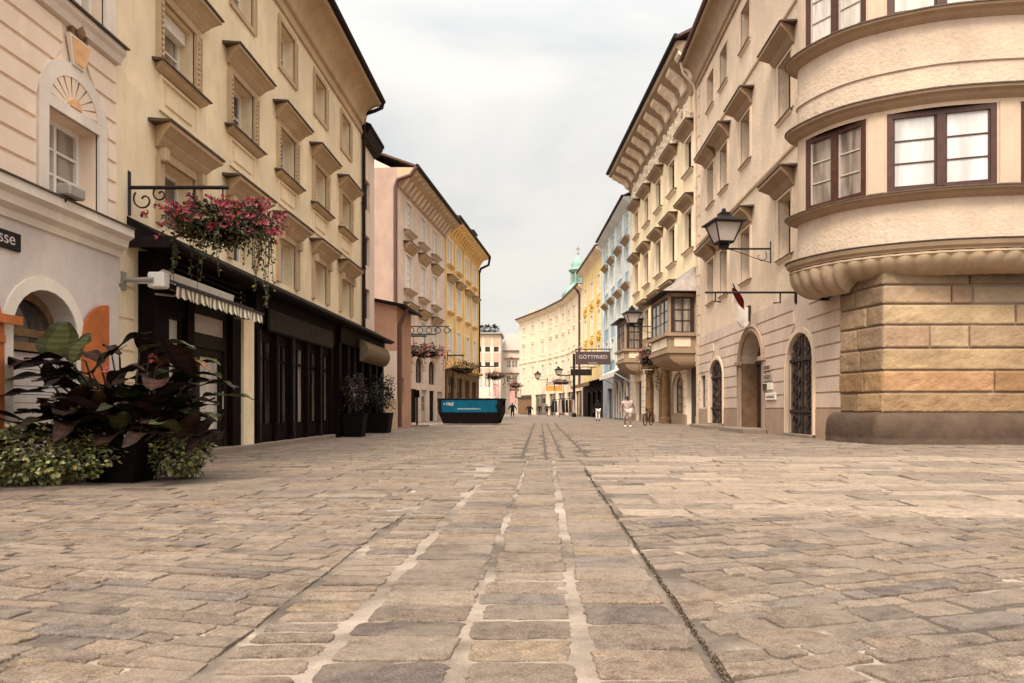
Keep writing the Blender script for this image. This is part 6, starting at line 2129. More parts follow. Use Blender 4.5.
def right_far():
    # blue house
    F = Fr((8.16, 66.45), (7.24, 85.0), 'R')
    H = house('town_house', 'pale blue town house with white pilaster strips and pointed-arch shopfront', F, 'sky_blue')
    E = F.len
    cols = [F.u(p) for p in (628, 620, 613, 607)]
    rows = ((6.2, 8.3), (9.9, 11.8), (13.8, 16.0), (17.9, 19.0))
    gaps = [(1.2, 3.4, 0, 3.4), (4.4, 6.6, 0, 3.4), (7.6, 9.8, 0, 3.4), (11.5, 15, 0, 3.2)]
    row_house(H, F, 'sky_blue', 'pale_blue', 20.0, cols, rows, 0.85, 'pane_pale', ped=[rows[1], rows[2]], ground='blue_grey', gaps=gaps)
    mb = MB()
    for q in [0.25] + [(x + z) / 2 for x, z in zip(cols, cols[1:])] + [E - 0.25]:
        mb.fbox(F, q - 0.62, q + 0.62, -0.01, 0.09, 4.6, 19.6)
    mb.build('pilaster_strip', 'pale_blue', H)
    cornice(H, F, 0, E, [(0, 19.4), (0.3, 19.6), (0.7, 19.9), (0.7, 20.1), (-0.02, 20.15), (-0.02, 19.4)], 'pale_blue')
    mb = MB(); mb.tube([F.p(0, 0.8, 20.15), F.p(E, 0.8, 20.15)], 0.12, 6); mb.build('gutter', 'gutter', H)
    gable_roof(H, F, 0, E, 20.2, 3, 11, 0.75)
    mb = MB()
    for o in gaps[:3]:
        c = (o[0] + o[1]) / 2
        for s in (-1, 1):
            pts = [F.p(c + s * 0.85, 0.06, 0.1), F.p(c + s * 0.85, 0.06, 2.3), F.p(c + s * 0.66, 0.06, 2.95), F.p(c + s * 0.3, 0.06, 3.5), F.p(c, 0.06, 3.8)]
            mb.tube(pts, 0.13, 6)
    mb.build('pointed_arch', 'white_frame', H)
    t = thing('awning', 'cream fabric awning over the pointed-arch blue shopfront', 'awning', tuple(F.p(3, 0.8, 4.4)))
    mb = MB()
    P = F.p
    mb.hexa([P(0.3, 0.02, 5.0), P(10.2, 0.02, 5.0), P(10.2, 1.5, 4.3), P(0.3, 1.5, 4.3), P(0.3, 0.02, 5.06), P(10.2, 0.02, 5.06), P(10.2, 1.52, 4.36), P(0.3, 1.52, 4.36)])
    mb.fbox(F, 0.3, 10.2, 1.49, 1.52, 3.95, 4.3)
    mb.build('cloth', 'white_cloth', t)
    mb = MB()
    for q in (0.4, 5.0, 10.1): mb.tube([P(q, 0.05, 3.5), P(q, 1.45, 4.28)], 0.05, 6)
    mb.build('folding_arm', 'white_frame', t)
    # ornate pale yellow house
    F = Fr((7.24, 85.05), (5.95, 102.4), 'R')
    H = house('town_house', 'narrow pale yellow town house with gilded stucco clusters', F, 'pale_yellow')
    E = F.len
    cols = [E * (k + 0.5) / 3 for k in range(3)]
    rows = ((6.4, 8.6), (10.4, 12.8), (14.8, 17.0))
    row_house(H, F, 'pale_yellow', 'cream_trim', 19.6, cols, rows, 0.85, 'pane_pale', ground='black_wood')
    rng = random.Random(8)
    for c in cols:
        for z in (9.5, 13.9):
            mb = MB()
            for _ in range(14): mb.ball(F.p(c + rng.gauss(0, 0.6), 0.06, z + rng.gauss(0, 0.3)), rng.uniform(0.10, 0.22), 6, 4)
            mb.build('stucco_ornament', 'gold_stucco', H)
    cornice(H, F, 0, E, [(0, 18.9), (0.3, 19.2), (0.8, 19.5), (0.8, 19.75), (-0.02, 19.8), (-0.02, 18.9)], 'cream_trim')
    mb = MB(); mb.tube([F.p(0, 0.9, 19.8), F.p(E, 0.9, 19.8)], 0.14, 6); mb.build('gutter', 'brown_pipe', H)
    gable_roof(H, F, 0, E, 19.9, 3, 11, 0.85)
    t = thing('canopy', 'dark brown shop canopy with tan edge beneath the gilded yellow house', 'canopy', tuple(F.p(5, 0.8, 4.2)))
    mb = MB(); P = F.p
    mb.hexa([P(0.2, 0.02, 4.3), P(E, 0.02, 4.3), P(E, 1.6, 3.9), P(0.2, 1.6, 3.9), P(0.2, 0.02, 4.6), P(E, 0.02, 4.6), P(E, 1.6, 4.1), P(0.2, 1.6, 4.1)])
    mb.build('roof', 'black_wood', t)
    mb = MB(); mb.fbox(F, 0.2, E, 1.6, 1.68, 3.7, 4.15); mb.build('fascia', 'brown_wood', t)
    # curved cream house
    pts = [(5.95, 102.45), (4.2, 117.5), (1.35, 128.5), (-4.0, 144.0)]
    H = None
    for i, (a, b) in enumerate(zip(pts, pts[1:])):
        F = Fr(a, b, 'R')
        if H is None: H = house('town_house', 'long cream house curving across the end of the street below tower', F, 'far_cream')
        E = F.len
        n = 3
        cols = [E * (k + 0.5) / n for k in range(n)]
        zt = 18.2
        rows = ((7.0, 8.8), (10.6, 13.0), (15.0, 16.4))
        gaps = [(0.9, E * 0.42, 0, 3.6), (E * 0.55, E - 0.9, 0, 3.6)]
        row_house(H, F, 'far_cream', 'far_cream', zt, cols, rows, 0.8, 'pane_pale', sur=0.18, ground='far_cream', zg=4.6, gaps=gaps)
        mb = MB()
        for q in [0.2] + [(x + z) / 2 for x, z in zip(cols, cols[1:])]:
            mb.fbox(F, q - 0.35, q + 0.35, -0.01, 0.10, 6.2, 18.2)
        mb.build('pilaster_strip', 'far_cream', H)
        mb = MB()
        for c in cols:
            mb.add([F.p(c - 1.0, 0.10, 13.3), F.p(c + 1.0, 0.10, 13.3), F.p(c, 0.10, 13.7), F.p(c - 1.0, -0.01, 13.3), F.p(c + 1.0, -0.01, 13.3), F.p(c, -0.01, 13.7)], [(0, 1, 2), (0, 2, 5, 3), (1, 4, 5, 2), (0, 3, 4, 1)])
        mb.build('gablet', 'far_cream', H)
        cornice(H, F, 0, E, [(0, 9.6), (0.12, 9.65), (0.12, 9.85), (-0.02, 9.9), (-0.02, 9.6)], 'far_cream', 'string_course')
        cornice(H, F, -0.1, E + 0.1, [(0, zt - 0.7), (0.25, zt - 0.5), (0.7, zt - 0.1), (0.7, zt + 0.1), (-0.02, zt + 0.15), (-0.02, zt - 0.7)], 'far_cream')
        mb = MB(); mb.tube([F.p(-0.1, 0.8, zt + 0.15), F.p(E + 0.1, 0.8, zt + 0.15)], 0.14, 6); mb.build('gutter', 'brown_pipe', H)
        gable_roof(H, F, 0, E, zt + 0.2, 0.5, 11, 0.75)
        if i == 0:
            mb = MB(); x = 2.2
            mb.tube([F.p(x, 0.8, zt), F.p(x, 0.15, zt - 1), F.p(x, 0.15, 4)], 0.16, 6); mb.build('downpipe', 'brown_pipe', H)
        if i == 2:
            mb = MB(); mb.fbox(F, E - 2.0, E - 0.9, -2.5, -1.4, 18.3, 20.2); mb.build('chimney', 'far_white', H)
            t = thing('shop_stall', 'brown timber shop boards under the far cream house corner', 'stall', tuple(F.p(E - 6, 0.5, 0)))
            mb = MB()
            for k in range(4): mb.fbox(F, E - 7.4 + k * 1.9, E - 5.7 + k * 1.9, 0.1, 0.35, 0.1, 3.0)
            mb.build('board', 'brown_wood', t)
            mb = MB(); mb.fbox(F, E - 7.6, E, 0.1, 0.5, 3.0, 3.3); mb.build('lintel', 'dark_frame', t)

def tower():
    c = (7.29, 142.0)
    T = thing('church_tower', 'church tower with green copper onion dome and lantern behind cream house', 'tower', (c[0], c[1], 0))
    mb = MB()
    mb.box((c[0], c[1], 10.9), (4.4, 4.4, 21.8)); mb.build('shaft', 'far_cream', T)
    mb = MB()
    mb.lathe((c[0], c[1], 0), [(2.3, 21.6), (2.8, 21.9), (3.1, 22.6), (3.0, 23.3), (2.5, 23.9), (1.8, 24.4), (1.45, 24.9)], 16)
    mb.build('dome', 'copper', T, smooth=True)
    for k in range(8):
        mb = MB()
        a = math.pi * 2 * (k + 0.5) / 8
        mb.box((c[0] + 1.25 * math.cos(a), c[1] + 1.25 * math.sin(a), 26.2), (0.36, 0.36, 2.3), a)
        mb.build('lantern_post', 'copper', T)
    mb = MB()
    mb.lathe((c[0], c[1], 0), [(1.6, 24.8), (1.6, 25.1), (0.85, 25.11), (0.85, 27.2), (1.6, 27.21), (1.6, 27.5)], 8)
    mb.build('lantern', 'copper', T)
    mb = MB()
    mb.lathe((c[0], c[1], 0), [(1.85, 27.5), (1.75, 27.7), (1.25, 28.2), (1.35, 28.6), (1.1, 29.1), (0.7, 29.7), (0.3, 30.3), (0.1, 30.7)], 12)
    mb.ball((c[0], c[1], 30.8), 0.25)
    mb.build('spire', 'copper', T, smooth=True)
    mb = MB()
    mb.tube([(c[0], c[1], 30.9), (c[0], c[1], 32.2)], 0.07, 6); mb.tube([(c[0] - 0.4, c[1], 31.7), (c[0] + 0.4, c[1], 31.7)], 0.07, 6)
    mb.build('cross', 'brown_wood', T)
# ------------------------------------------------------------------ plants
def blade(mb, base, az, el, ln, wd, droop, tint, fold=0.10):
    """a large canna leaf, widest below the middle, folded along its rib"""
    n = 12
    p = Vector(base); e = el
    h = Vector((math.cos(az), math.sin(az), 0)); side = Vector((-math.sin(az), math.cos(az), 0))
    vs = []; fs = []
    for k in range(n + 1):
        t = k / n
        w = wd * 0.5 * (math.sin(math.pi * min(1, t ** 0.75)) ** 0.75 + 0.02) * (1 if k < n else 0)
        d = h * math.cos(e) + Vector((0, 0, 1)) * math.sin(e)
        nr = -h * math.sin(e) + Vector((0, 0, 1)) * math.cos(e)
        wv = 0.03 * math.sin(t * 11 + az * 3)
        for s in (-1, -0.5, 0, 0.5, 1):
            vs.append(p + side * (w * s) + nr * (abs(s) * w * fold * 2 + wv * s * s))
        if k < n:
            p = p + d * (ln / n); e -= droop / n
    for k in range(n):
        for j in range(4):
            fs.append((k * 5 + j, k * 5 + j + 1, (k + 1) * 5 + j + 1, (k + 1) * 5 + j))
    for q, f in enumerate(fs):
        j = q % 4; k = q // 4
        v = (1.7 if j in (1, 2) else 1.0) * (1.18 if k % 2 else 0.82)
        mb.tint = tuple(x * v for x in tint)
        mb.f.append([len(mb.v) + i for i in f]); mb.m.append(mb.cur); mb.t.append(mb.tint)
    mb.v.extend([tuple(q) for q in vs])

def big_planter():
    rng = random.Random(14)
    c = Vector((-5.72, 10.15, 0))
    t = thing('planter', 'tapered black planter under the dark canna, ivy bushes on both sides', 'planter', tuple(c))
    mb = MB()
    w0, w1, h = 0.30, 0.42, 0.60
    P = lambda w, z: [(c.x + sx * w, c.y + sy * w, z) for sx, sy in ((-1, -1), (1, -1), (1, 1), (-1, 1))]
    rings = [P(w0, 0), P(w1, h - 0.06), P(w1 + 0.03, h - 0.06), P(w1 + 0.03, h), P(w1 - 0.03, h), P(w1 - 0.05, h - 0.12)]
    for a, b in zip(rings, rings[1:]):
        mb.add(a + b, [(i, (i + 1) % 4, 4 + (i + 1) % 4, 4 + i) for i in range(4)])
    mb.add(rings[0], [(0, 1, 2, 3)])
    mb.build('pot', 'pot', t)
    mb = MB(); mb.add(P(w1 - 0.05, h - 0.09), [(0, 1, 2, 3)]); mb.build('soil', 'stem', t)
    # canna
    t = thing('canna_plant', 'large dark-leaved canna plant spreading from the black planter', 'plant', (c.x, c.y, 0.63))
    st = MB(); lf = MB(); fl = MB()
    dark = [(0.012, 0.008, 0.005), (0.016, 0.008, 0.006), (0.011, 0.012, 0.005), (0.022, 0.009, 0.006)]
    for k in range(62):
        a = rng.uniform(0, 2 * math.pi); r = rng.uniform(0.05, 0.42)
        b = c + Vector((r * math.cos(a), r * math.sin(a) * 0.8, 0.52))
        lean = rng.uniform(0.05, 0.75) if k < 34 else rng.uniform(0.3, 1.15)
        hgt = (rng.uniform(0.35, 1.30) if k < 34 else rng.uniform(0.10, 0.55)) * (1 - 0.2 * lean)
        top = b + Vector((math.cos(a) * lean * 1.0, math.sin(a) * lean * 0.6, hgt))
        mid = (b + top) / 2 + Vector((0, 0, 0.08))
        st.tube([b, mid, top], 0.022, 6, 0.012)
        nl = rng.randint(2, 4)
        for j in range(nl):
            f = 0.35 + 0.65 * (j + 1) / nl
            q = b + (top - b) * f
            az = a + rng.uniform(-1.4, 1.4) + (math.pi if rng.random() < 0.15 else 0)
            ln = rng.uniform(0.55, 0.95); 
            g = rng.random()
            tint = rng.choice(dark)
            if g < 0.14: tint = (0.034, 0.037, 0.012)
            elif g < 0.20: tint = (0.05, 0.024, 0.012)
            blade(lf, q, az, rng.uniform(0.05, 0.8), ln, ln * rng.uniform(0.32, 0.46), rng.uniform(0.3, 0.95), tint)
    # the leaves that make the outline in the photograph
    for (dx, dz, az, el, ln, wd, dr, tint) in (
            (-0.95, 1.06, 1.57, 1.35, 0.60, 0.56, 0.35, (0.034, 0.034, 0.010)), (-0.55, 1.0, 1.2, 1.2, 0.5, 0.4, 0.5, (0.03, 0.03, 0.012)), (-0.1, 1.1, 0.5, 1.0, 0.62, 0.40, 0.8, dark[0]),
            (-0.35, 0.85, 0.7, 1.1, 0.6, 0.42, 0.7, dark[2]), (-0.25, 0.7, 1.2, 0.9, 0.55, 0.4, 0.6, dark[0]),
            (0.25, 1.15, 0.1, 0.5, 0.75, 0.30, 0.8, (0.05, 0.055, 0.025)), (0.55, 0.95, -0.1, 0.35, 0.8, 0.32, 0.9, (0.10, 0.045, 0.02)), (0.9, 0.72, -0.2, 0.2, 0.75, 0.26, 0.6, dark[2]),
            (1.05, 0.55, -0.1, 0.1, 0.75, 0.28, 0.3, (0.035, 0.036, 0.012)), (-0.75, 1.0, 3.0, 0.15, 0.95, 0.34, 0.5, dark[0]), (-0.85, 0.8, 3.2, 0.15, 0.95, 0.34, 0.5, dark[1]),
            (-0.8, 0.6, 3.1, 0.05, 0.85, 0.30, 0.3, dark[0]), (-1.0, 0.95, 2.6, 0.4, 0.8, 0.36, 0.9, dark[3]), (-0.6, 0.35, 3.3, 0.0, 0.9, 0.30, 0.1, dark[1]), (0.75, 0.35, -0.3, 0.0, 0.8, 0.3, 0.3, (0.05, 0.045, 0.02))):
        q = c + Vector((dx, rng.uniform(-0.25, 0.2), 0.62 + dz))
        st.tube([c + Vector((dx * 0.25, 0, 0.62)), c + Vector((dx * 0.7, 0, 0.62 + dz * 0.6)), q], 0.02, 6, 0.010)
        blade(lf, q, az, el, ln, wd, dr, tint)
    lf.build('foliage', 'canna_leaf', t, smooth=True, tint=True)
    st.build('stem', 'stem', t)
    for q in (c + Vector((0.95, -0.1, 1.55)), c + Vector((0.35, 0.1, 1.7)), c + Vector((-0.05, -0.3, 1.48))):
        for _ in range(14):
            fl.tint = (1.3, 1.6, 0.6) if rng.random() < 0.6 else (1.0, 1.0, 1.0)
            d = Vector((rng.gauss(0, 1), rng.gauss(0, 1), rng.gauss(0.4, 1))).normalized()
            fl.leaf(q + d * 0.02, d, Vector((0, 0, 1)), rng.uniform(0.05, 0.09), 0.05)
    fl.build('blossom', 'petal', t, tint=True)
    # two trailing variegated bushes
    def bush(lab, cc, rx, ry, rz, n, seed, trails):
        rg = random.Random(seed)
        t = thing('ivy_bush', lab, 'bush', (cc[0], cc[1], 0), 'variegated bushes round the planter')
        mb = MB(); cc = Vector(cc)
        greens = [(0.19, 0.185, 0.050), (0.28, 0.265, 0.09), (0.10, 0.102, 0.028), (0.42, 0.39, 0.19), (0.05, 0.053, 0.018)]
        for _ in range(n):
            d = Vector((rg.gauss(0, 1), rg.gauss(0, 1), rg.gauss(0, 1))).normalized()
            rr = rg.uniform(0.45, 1.0) ** 0.45
            lump = 0.86 + 0.30 * noise.noise(d * 2.6 + Vector((seed, 0, 0)))
            q = cc + Vector((d.x * rx, d.y * ry, d.z * rz)) * rr * lump
            if q.z < 0.02: q.z = rg.uniform(0.02, 0.1)
            mb.tint = tuple(x * rg.uniform(0.75, 1.2) for x in rg.choice(greens))
            dd = (d + Vector((rg.gauss(0, 0.6), rg.gauss(0, 0.6), rg.gauss(-0.2, 0.5)))).normalized()
            s = rg.uniform(0.045, 0.085)
            mb.leaf(q, dd, d + Vector((0, 0, 0.6)), s, s * 0.85, 0.2)
        mb.build('foliage', 'leaf', t, tint=True)
        st = MB()
        for _ in range(trails):
            a = rg.uniform(0, 2 * math.pi)
            b = cc + Vector((math.cos(a) * rx * 0.3, math.sin(a) * ry * 0.3, -0.1)); e = cc + Vector((math.cos(a) * rx * 0.9, math.sin(a) * ry * 0.9, rg.uniform(-0.4, 0.3) * rz))
            st.tube([b, (b + e) / 2 + Vector((0, 0, 0.12)), e], 0.008, 5)
        st.build('stem', 'stem', t)
    bush('big rounded variegated bush left of the black planter', (-6.50, 9.66, 0.40), 1.02, 0.60, 0.42, 3600, 3, 26)
    bush('smaller trailing variegated bush right of the black planter', (-5.12, 10.45, 0.40), 0.50, 0.5, 0.42, 1350, 9, 14)

def flower_basket(name, label, c, rx, ry, rz, nleaf, npet, vines, wall, arm_z, seed, scale=1.0, group='hanging flower baskets on iron brackets', detail=True, scroll=True, col=None):
    """c: middle of the flower mass, wall: point where the bracket is fixed"""
    rng = random.Random(seed)
    c = Vector(c)
    t = thing(name, label, 'flower basket', (c.x, c.y, c.z - rz), group)
    mb = MB()
    mb.lathe((c.x, c.y, c.z - rz * 0.75), [(rx * 0.25, 0), (rx * 0.5, rz * 0.25), (rx * 0.62, rz * 0.6), (rx * 0.66, rz * 0.62), (rx * 0.60, rz * 0.70)], 14, 1, ry / rx)
    mb.build('trough', 'pot', t)
    lf = MB()
    gr = col or [(0.045, 0.05, 0.018), (0.075, 0.07, 0.022), (0.03, 0.03, 0.012), (0.11, 0.095, 0.03)]
    for _ in range(nleaf):
        d = Vector((rng.gauss(0, 1), rng.gauss(0, 1), rng.gauss(0, 1))).normalized()
        lump = 0.85 + 0.4 * noise.noise(d * 2.4 + Vector((seed * 1.7, 0, 0)))
        q = c + Vector((d.x * rx, d.y * ry, d.z * rz)) * (rng.uniform(0.25, 1.0) ** 0.5) * lump
        lf.tint = tuple(x * rng.uniform(0.6, 1.3) for x in rng.choice(gr))
        s = rng.uniform(0.05, 0.095) * scale
        dd = (d + Vector((rng.gauss(0, .7), rng.gauss(0, .7), rng.gauss(0, .7)))).normalized()
        lf.leaf(q, dd, d + Vector((0, 0, 0.5)), s, s * 0.75, 0.2)
    lf.build('foliage', 'leaf', t, tint=True)
    vm = MB(); 
    for k in range(vines):
        a = (k % max(3, vines // 5)) * 2.4 + rng.gauss(0, 0.12)
        q = c + Vector((math.cos(a) * rx * 0.8, math.sin(a) * ry * 0.8, -rz * 0.45))
        ln = rng.choice([0.3, 0.4, 0.55, 0.7, 0.9, 1.15]) * rng.uniform(0.8, 1.2) * scale
        n = int(ln / (0.045 * scale))
        off = Vector((0, 0, 0))
        sway = Vector((rng.gauss(0, 0.003), rng.gauss(0, 0.003), 0))
        for j in range(n):
            off += (sway + Vector((rng.gauss(0, 0.009), rng.gauss(0, 0.009), -0.045))) * scale
            if rng.random() < 0.25: continue
            vm.tint = tuple(x * rng.uniform(0.6, 1.4) for x in rng.choice(gr))
            b = rng.uniform(0, 2 * math.pi)
            d = Vector((math.cos(b), math.sin(b), rng.uniform(-1.2, -0.1))).normalized()
            s = rng.uniform(0.045, 0.085) * scale
            nr = Vector((rng.gauss(0, 1), rng.gauss(0, 1), rng.gauss(0, 0.6)))
            vm.leaf(q + off, d, nr, s, s * 0.75, 0.2)
        vm.tint = (0.03, 0.03, 0.012)
        vm.tube([q, q + off * 0.5, q + off], 0.005 * scale, 4)
    if vines: vm.build('trailing_vine', 'leaf', t, tint=True)
    if npet:
        fm = MB()
        hues = [(0.7, 0.55, 0.7), (1.0, 1.0, 1.0), (0.45, 0.6, 0.6), (1.1, 2.3, 1.6), (0.95, 0.8, 0.5), (1.15, 1.8, 1.5)]
        for _ in range(npet):
            d = Vector((rng.gauss(0, 1), rng.gauss(0, 1), rng.gauss(0.45, 0.8))).normalized()
            if d.z < -0.55: continue
            lump = 0.92 + 0.4 * noise.noise(d * 2.4 + Vector((seed * 1.7, 0, 0)))
            q = c + Vector((d.x * rx, d.y * ry, d.z * rz)) * rng.uniform(0.9, 1.12) * lump
            hue = rng.choice(hues)
            for _ in range(9):
                fm.tint = tuple(x * rng.uniform(0.8, 1.25) for x in hue)
                e = Vector((rng.gauss(0, 1), rng.gauss(0, 1), rng.gauss(0, 1))).normalized()
                s = rng.uniform(0.04, 0.075) * scale
                fm.leaf(q + Vector((e.x, e.y, e.z * 0.5)) * 0.055 * scale, (d + e * 0.9).normalized(), d, s, s, 0.1)
        fm.build('blossom', 'petal', t, tint=True)
    br = MB()
    w = Vector(wall)
    e = Vector((c.x, c.y, arm_z))
    tip = e + (e - w).normalized() * min(0.12, rx * 0.1)
    th = 0.035 * max(1, scale * 0.9)
    br.tube([w, tip], th, 8)
    br.tube([w + Vector((0, 0, 0.28)), w - Vector((0, 0, 0.5))], th * 0.8, 6)
    if detail:
        dr = (e - w).normalized()
        for k in range(2):
            pts = []
            for j in range(22):
                a = j / 21 * 4.2 * math.pi / 2
                r = (0.20 - 0.008 * j) * (1 if k == 0 else 0.7)
                pts.append(w + dr * (0.26 + 0.3 * k + r * math.cos(a + 2.4)) + Vector((0, 0, -0.22 + 0.1 * k + r * math.sin(a + 2.4))))
            br.tube(pts, 0.016, 6)
        br.tube([w + Vector((0, 0, 0.28)), w + Vector((0, 0, 0.34)) - dr * 0.1, w + Vector((0, 0, 0.28)) - dr * 0.16], 0.02, 6)
    for s_ in (-0.6, 0.0):
        q = e + (e - w).normalized() * (rx * s_ * 0.8)
        br.tube([(q.x, q.y, arm_z), (q.x, q.y, c.z - rz * 0.2)], th * 0.4, 5)
    br.build('bracket', 'iron', t)
    return t

def shrub_pot(label, x, y, w, h, hs, rs, seed, mat_cols, stem_h=0.0):
    rng = random.Random(seed)
    t = thing('planter', label, 'planter', (x, y, 0), 'planters outside the far black shop')
    mb = MB()
    for a, b in (((w * 0.40, 0), (w * 0.5, h)),):
        P = lambda r, z: [(x + sx * r, y + sy * r, z) for sx, sy in ((-1, -1), (1, -1), (1, 1), (-1, 1))]
        rr = [P(a[0], 0), P(b[0], h), P(b[0] + 0.02, h), P(b[0] + 0.02, h + 0.05), P(b[0] - 0.04, h + 0.05), P(b[0] - 0.05, h - 0.05)]
        for p, q in zip(rr, rr[1:]): mb.add(p + q, [(i, (i + 1) % 4, 4 + (i + 1) % 4, 4 + i) for i in range(4)])
        mb.add(P(b[0] - 0.05, h - 0.04), [(0, 1, 2, 3)])
    mb.build('pot', 'pot', t)
    t = thing('shrub', label.replace('black planter', 'leafy shrub in black planter').replace('holding', 'from'), 'shrub', (x, y, h), 'shrubs outside the far black shop')
    st = MB(); st.tube([(x, y, h - 0.05), (x + 0.03, y, h + hs * 0.5), (x, y, h + hs * 0.8)], 0.03, 6, 0.012)
    for k in range(6):
        a = k * 1.05
        st.tube([(x, y, h + 0.1 + 0.06 * k), (x + math.cos(a) * rs * 0.4, y + math.sin(a) * rs * 0.4, h + hs * 0.5), (x + math.cos(a) * rs * 0.7, y + math.sin(a) * rs * 0.7, h + hs * 0.7)], 0.014, 5, 0.006)
    st.build('stem', 'stem', t)
    mb = MB()
    for _ in range(1300):
        d = Vector((rng.gauss(0, 1), rng.gauss(0, 1), rng.gauss(0, 1))).normalized()
        lump = 0.85 + 0.5 * noise.noise(d * 2 + Vector((seed, 0, 0)))
        q = Vector((x, y, h + hs * 0.55)) + Vector((d.x * rs, d.y * rs, d.z * hs * 0.55)) * (rng.uniform(0.2, 1) ** 0.5) * lump
        mb.tint = tuple(v * rng.uniform(0.6, 1.3) for v in rng.choice(mat_cols))
        s = rng.uniform(0.07, 0.13)
        mb.leaf(q, (d + Vector((rng.gauss(0, .5), rng.gauss(0, .5), rng.gauss(0, .5)))).normalized(), d, s, s * 0.6)
    mb.build('foliage', 'leaf', t, tint=True)

# ------------------------------------------------------------------ street furniture
def lantern(label, wall, out, z, s=1.0, group='iron wall lanterns over the street'):
    """wall: (x,y) where fixed, out: vector to the lamp"""
    w = Vector((wall[0], wall[1], z)); o = Vector((out[0], out[1], 0)); e = w + o
    t = thing('wall_lantern', label, 'lamp', (e.x, e.y, z), group)
    mb = MB()
    d = o.normalized()
    mb.tube([w, e], 0.035 * s, 8); mb.tube([w + Vector((0, 0, 0.3)), w - Vector((0, 0, 0.55))], 0.035 * s, 6)
    pts = []
    for j in range(20):
        a = j / 19 * math.pi * 1.5
        r = 0.22 * s * (1 - 0.03 * j)
        pts.append(w + d * (0.35 * s + r * math.cos(a + 2.2)) + Vector((0, 0, -0.27 * s + r * math.sin(a + 2.2))))
    mb.tube(pts, 0.014 * s, 5)
    mb.tube([w + Vector((0, 0, -0.5 * s)), w + d * 0.6 * s + Vector((0, 0, -0.32 * s)), w + d * 1.2 * s + Vector((0, 0, -0.1 * s)), w + d * 1.55 * s], 0.014 * s, 5)
    mb.build('arm', 'iron', t)
    b, tp, h = 0.27 * s, 0.50 * s, 0.66 * s
    z0 = z + 0.22 * s
    sq = lambda r, zz, a=0.15: [(e.x + r * math.sqrt(2) * math.cos(a + math.pi / 4 + k * math.pi / 2), e.y + r * math.sqrt(2) * math.sin(a + math.pi / 4 + k * math.pi / 2), zz) for k in range(4)]
    mb = MB()
    A, B = sq(b, z0), sq(tp, z0 + h)
    for k in range(4):
        mb.tube([A[k], B[k]], 0.028 * s, 5)
        mb.tube([A[k], A[(k + 1) % 4]], 0.032 * s, 5); mb.tube([B[k], B[(k + 1) % 4]], 0.032 * s, 5)
    mb.lathe((e.x, e.y, z), [(0.05 * s, -0.02), (0.16 * s, 0.0), (0.20 * s, 0.10 * s), (0.17 * s, 0.16 * s), (0.24 * s, 0.22 * s), (0.24 * s, 0.24 * s)], 10)
    mb.build('cage', 'iron', t)
    mb = MB()
    A, B = sq(b * 0.94, z0 + 0.01), sq(tp * 0.94, z0 + h - 0.01)
    for k in range(4): mb.quad(A[k], A[(k + 1) % 4], B[(k + 1) % 4], B[k])
    mb.build('glass', 'lamp_glass', t)
    mb = MB()
    r = [sq(tp * 1.22, z0 + h), sq(tp * 1.22, z0 + h + 0.05 * s), sq(tp * 0.62, z0 + h + 0.22 * s), sq(tp * 0.34, z0 + h + 0.30 * s), sq(tp * 0.36, z0 + h + 0.40 * s), sq(tp * 0.2, z0 + h + 0.44 * s)]
    mb.add(r[0], [(3, 2, 1, 0)])
    for p, q in zip(r, r[1:]): mb.add(p + q, [(i, (i + 1) % 4, 4 + (i + 1) % 4, 4 + i) for i in range(4)])
    mb.ball((e.x, e.y, z0 + h + 0.50 * s), 0.09 * s)
    mb.build('lamp_roof', 'iron', t)
    return t

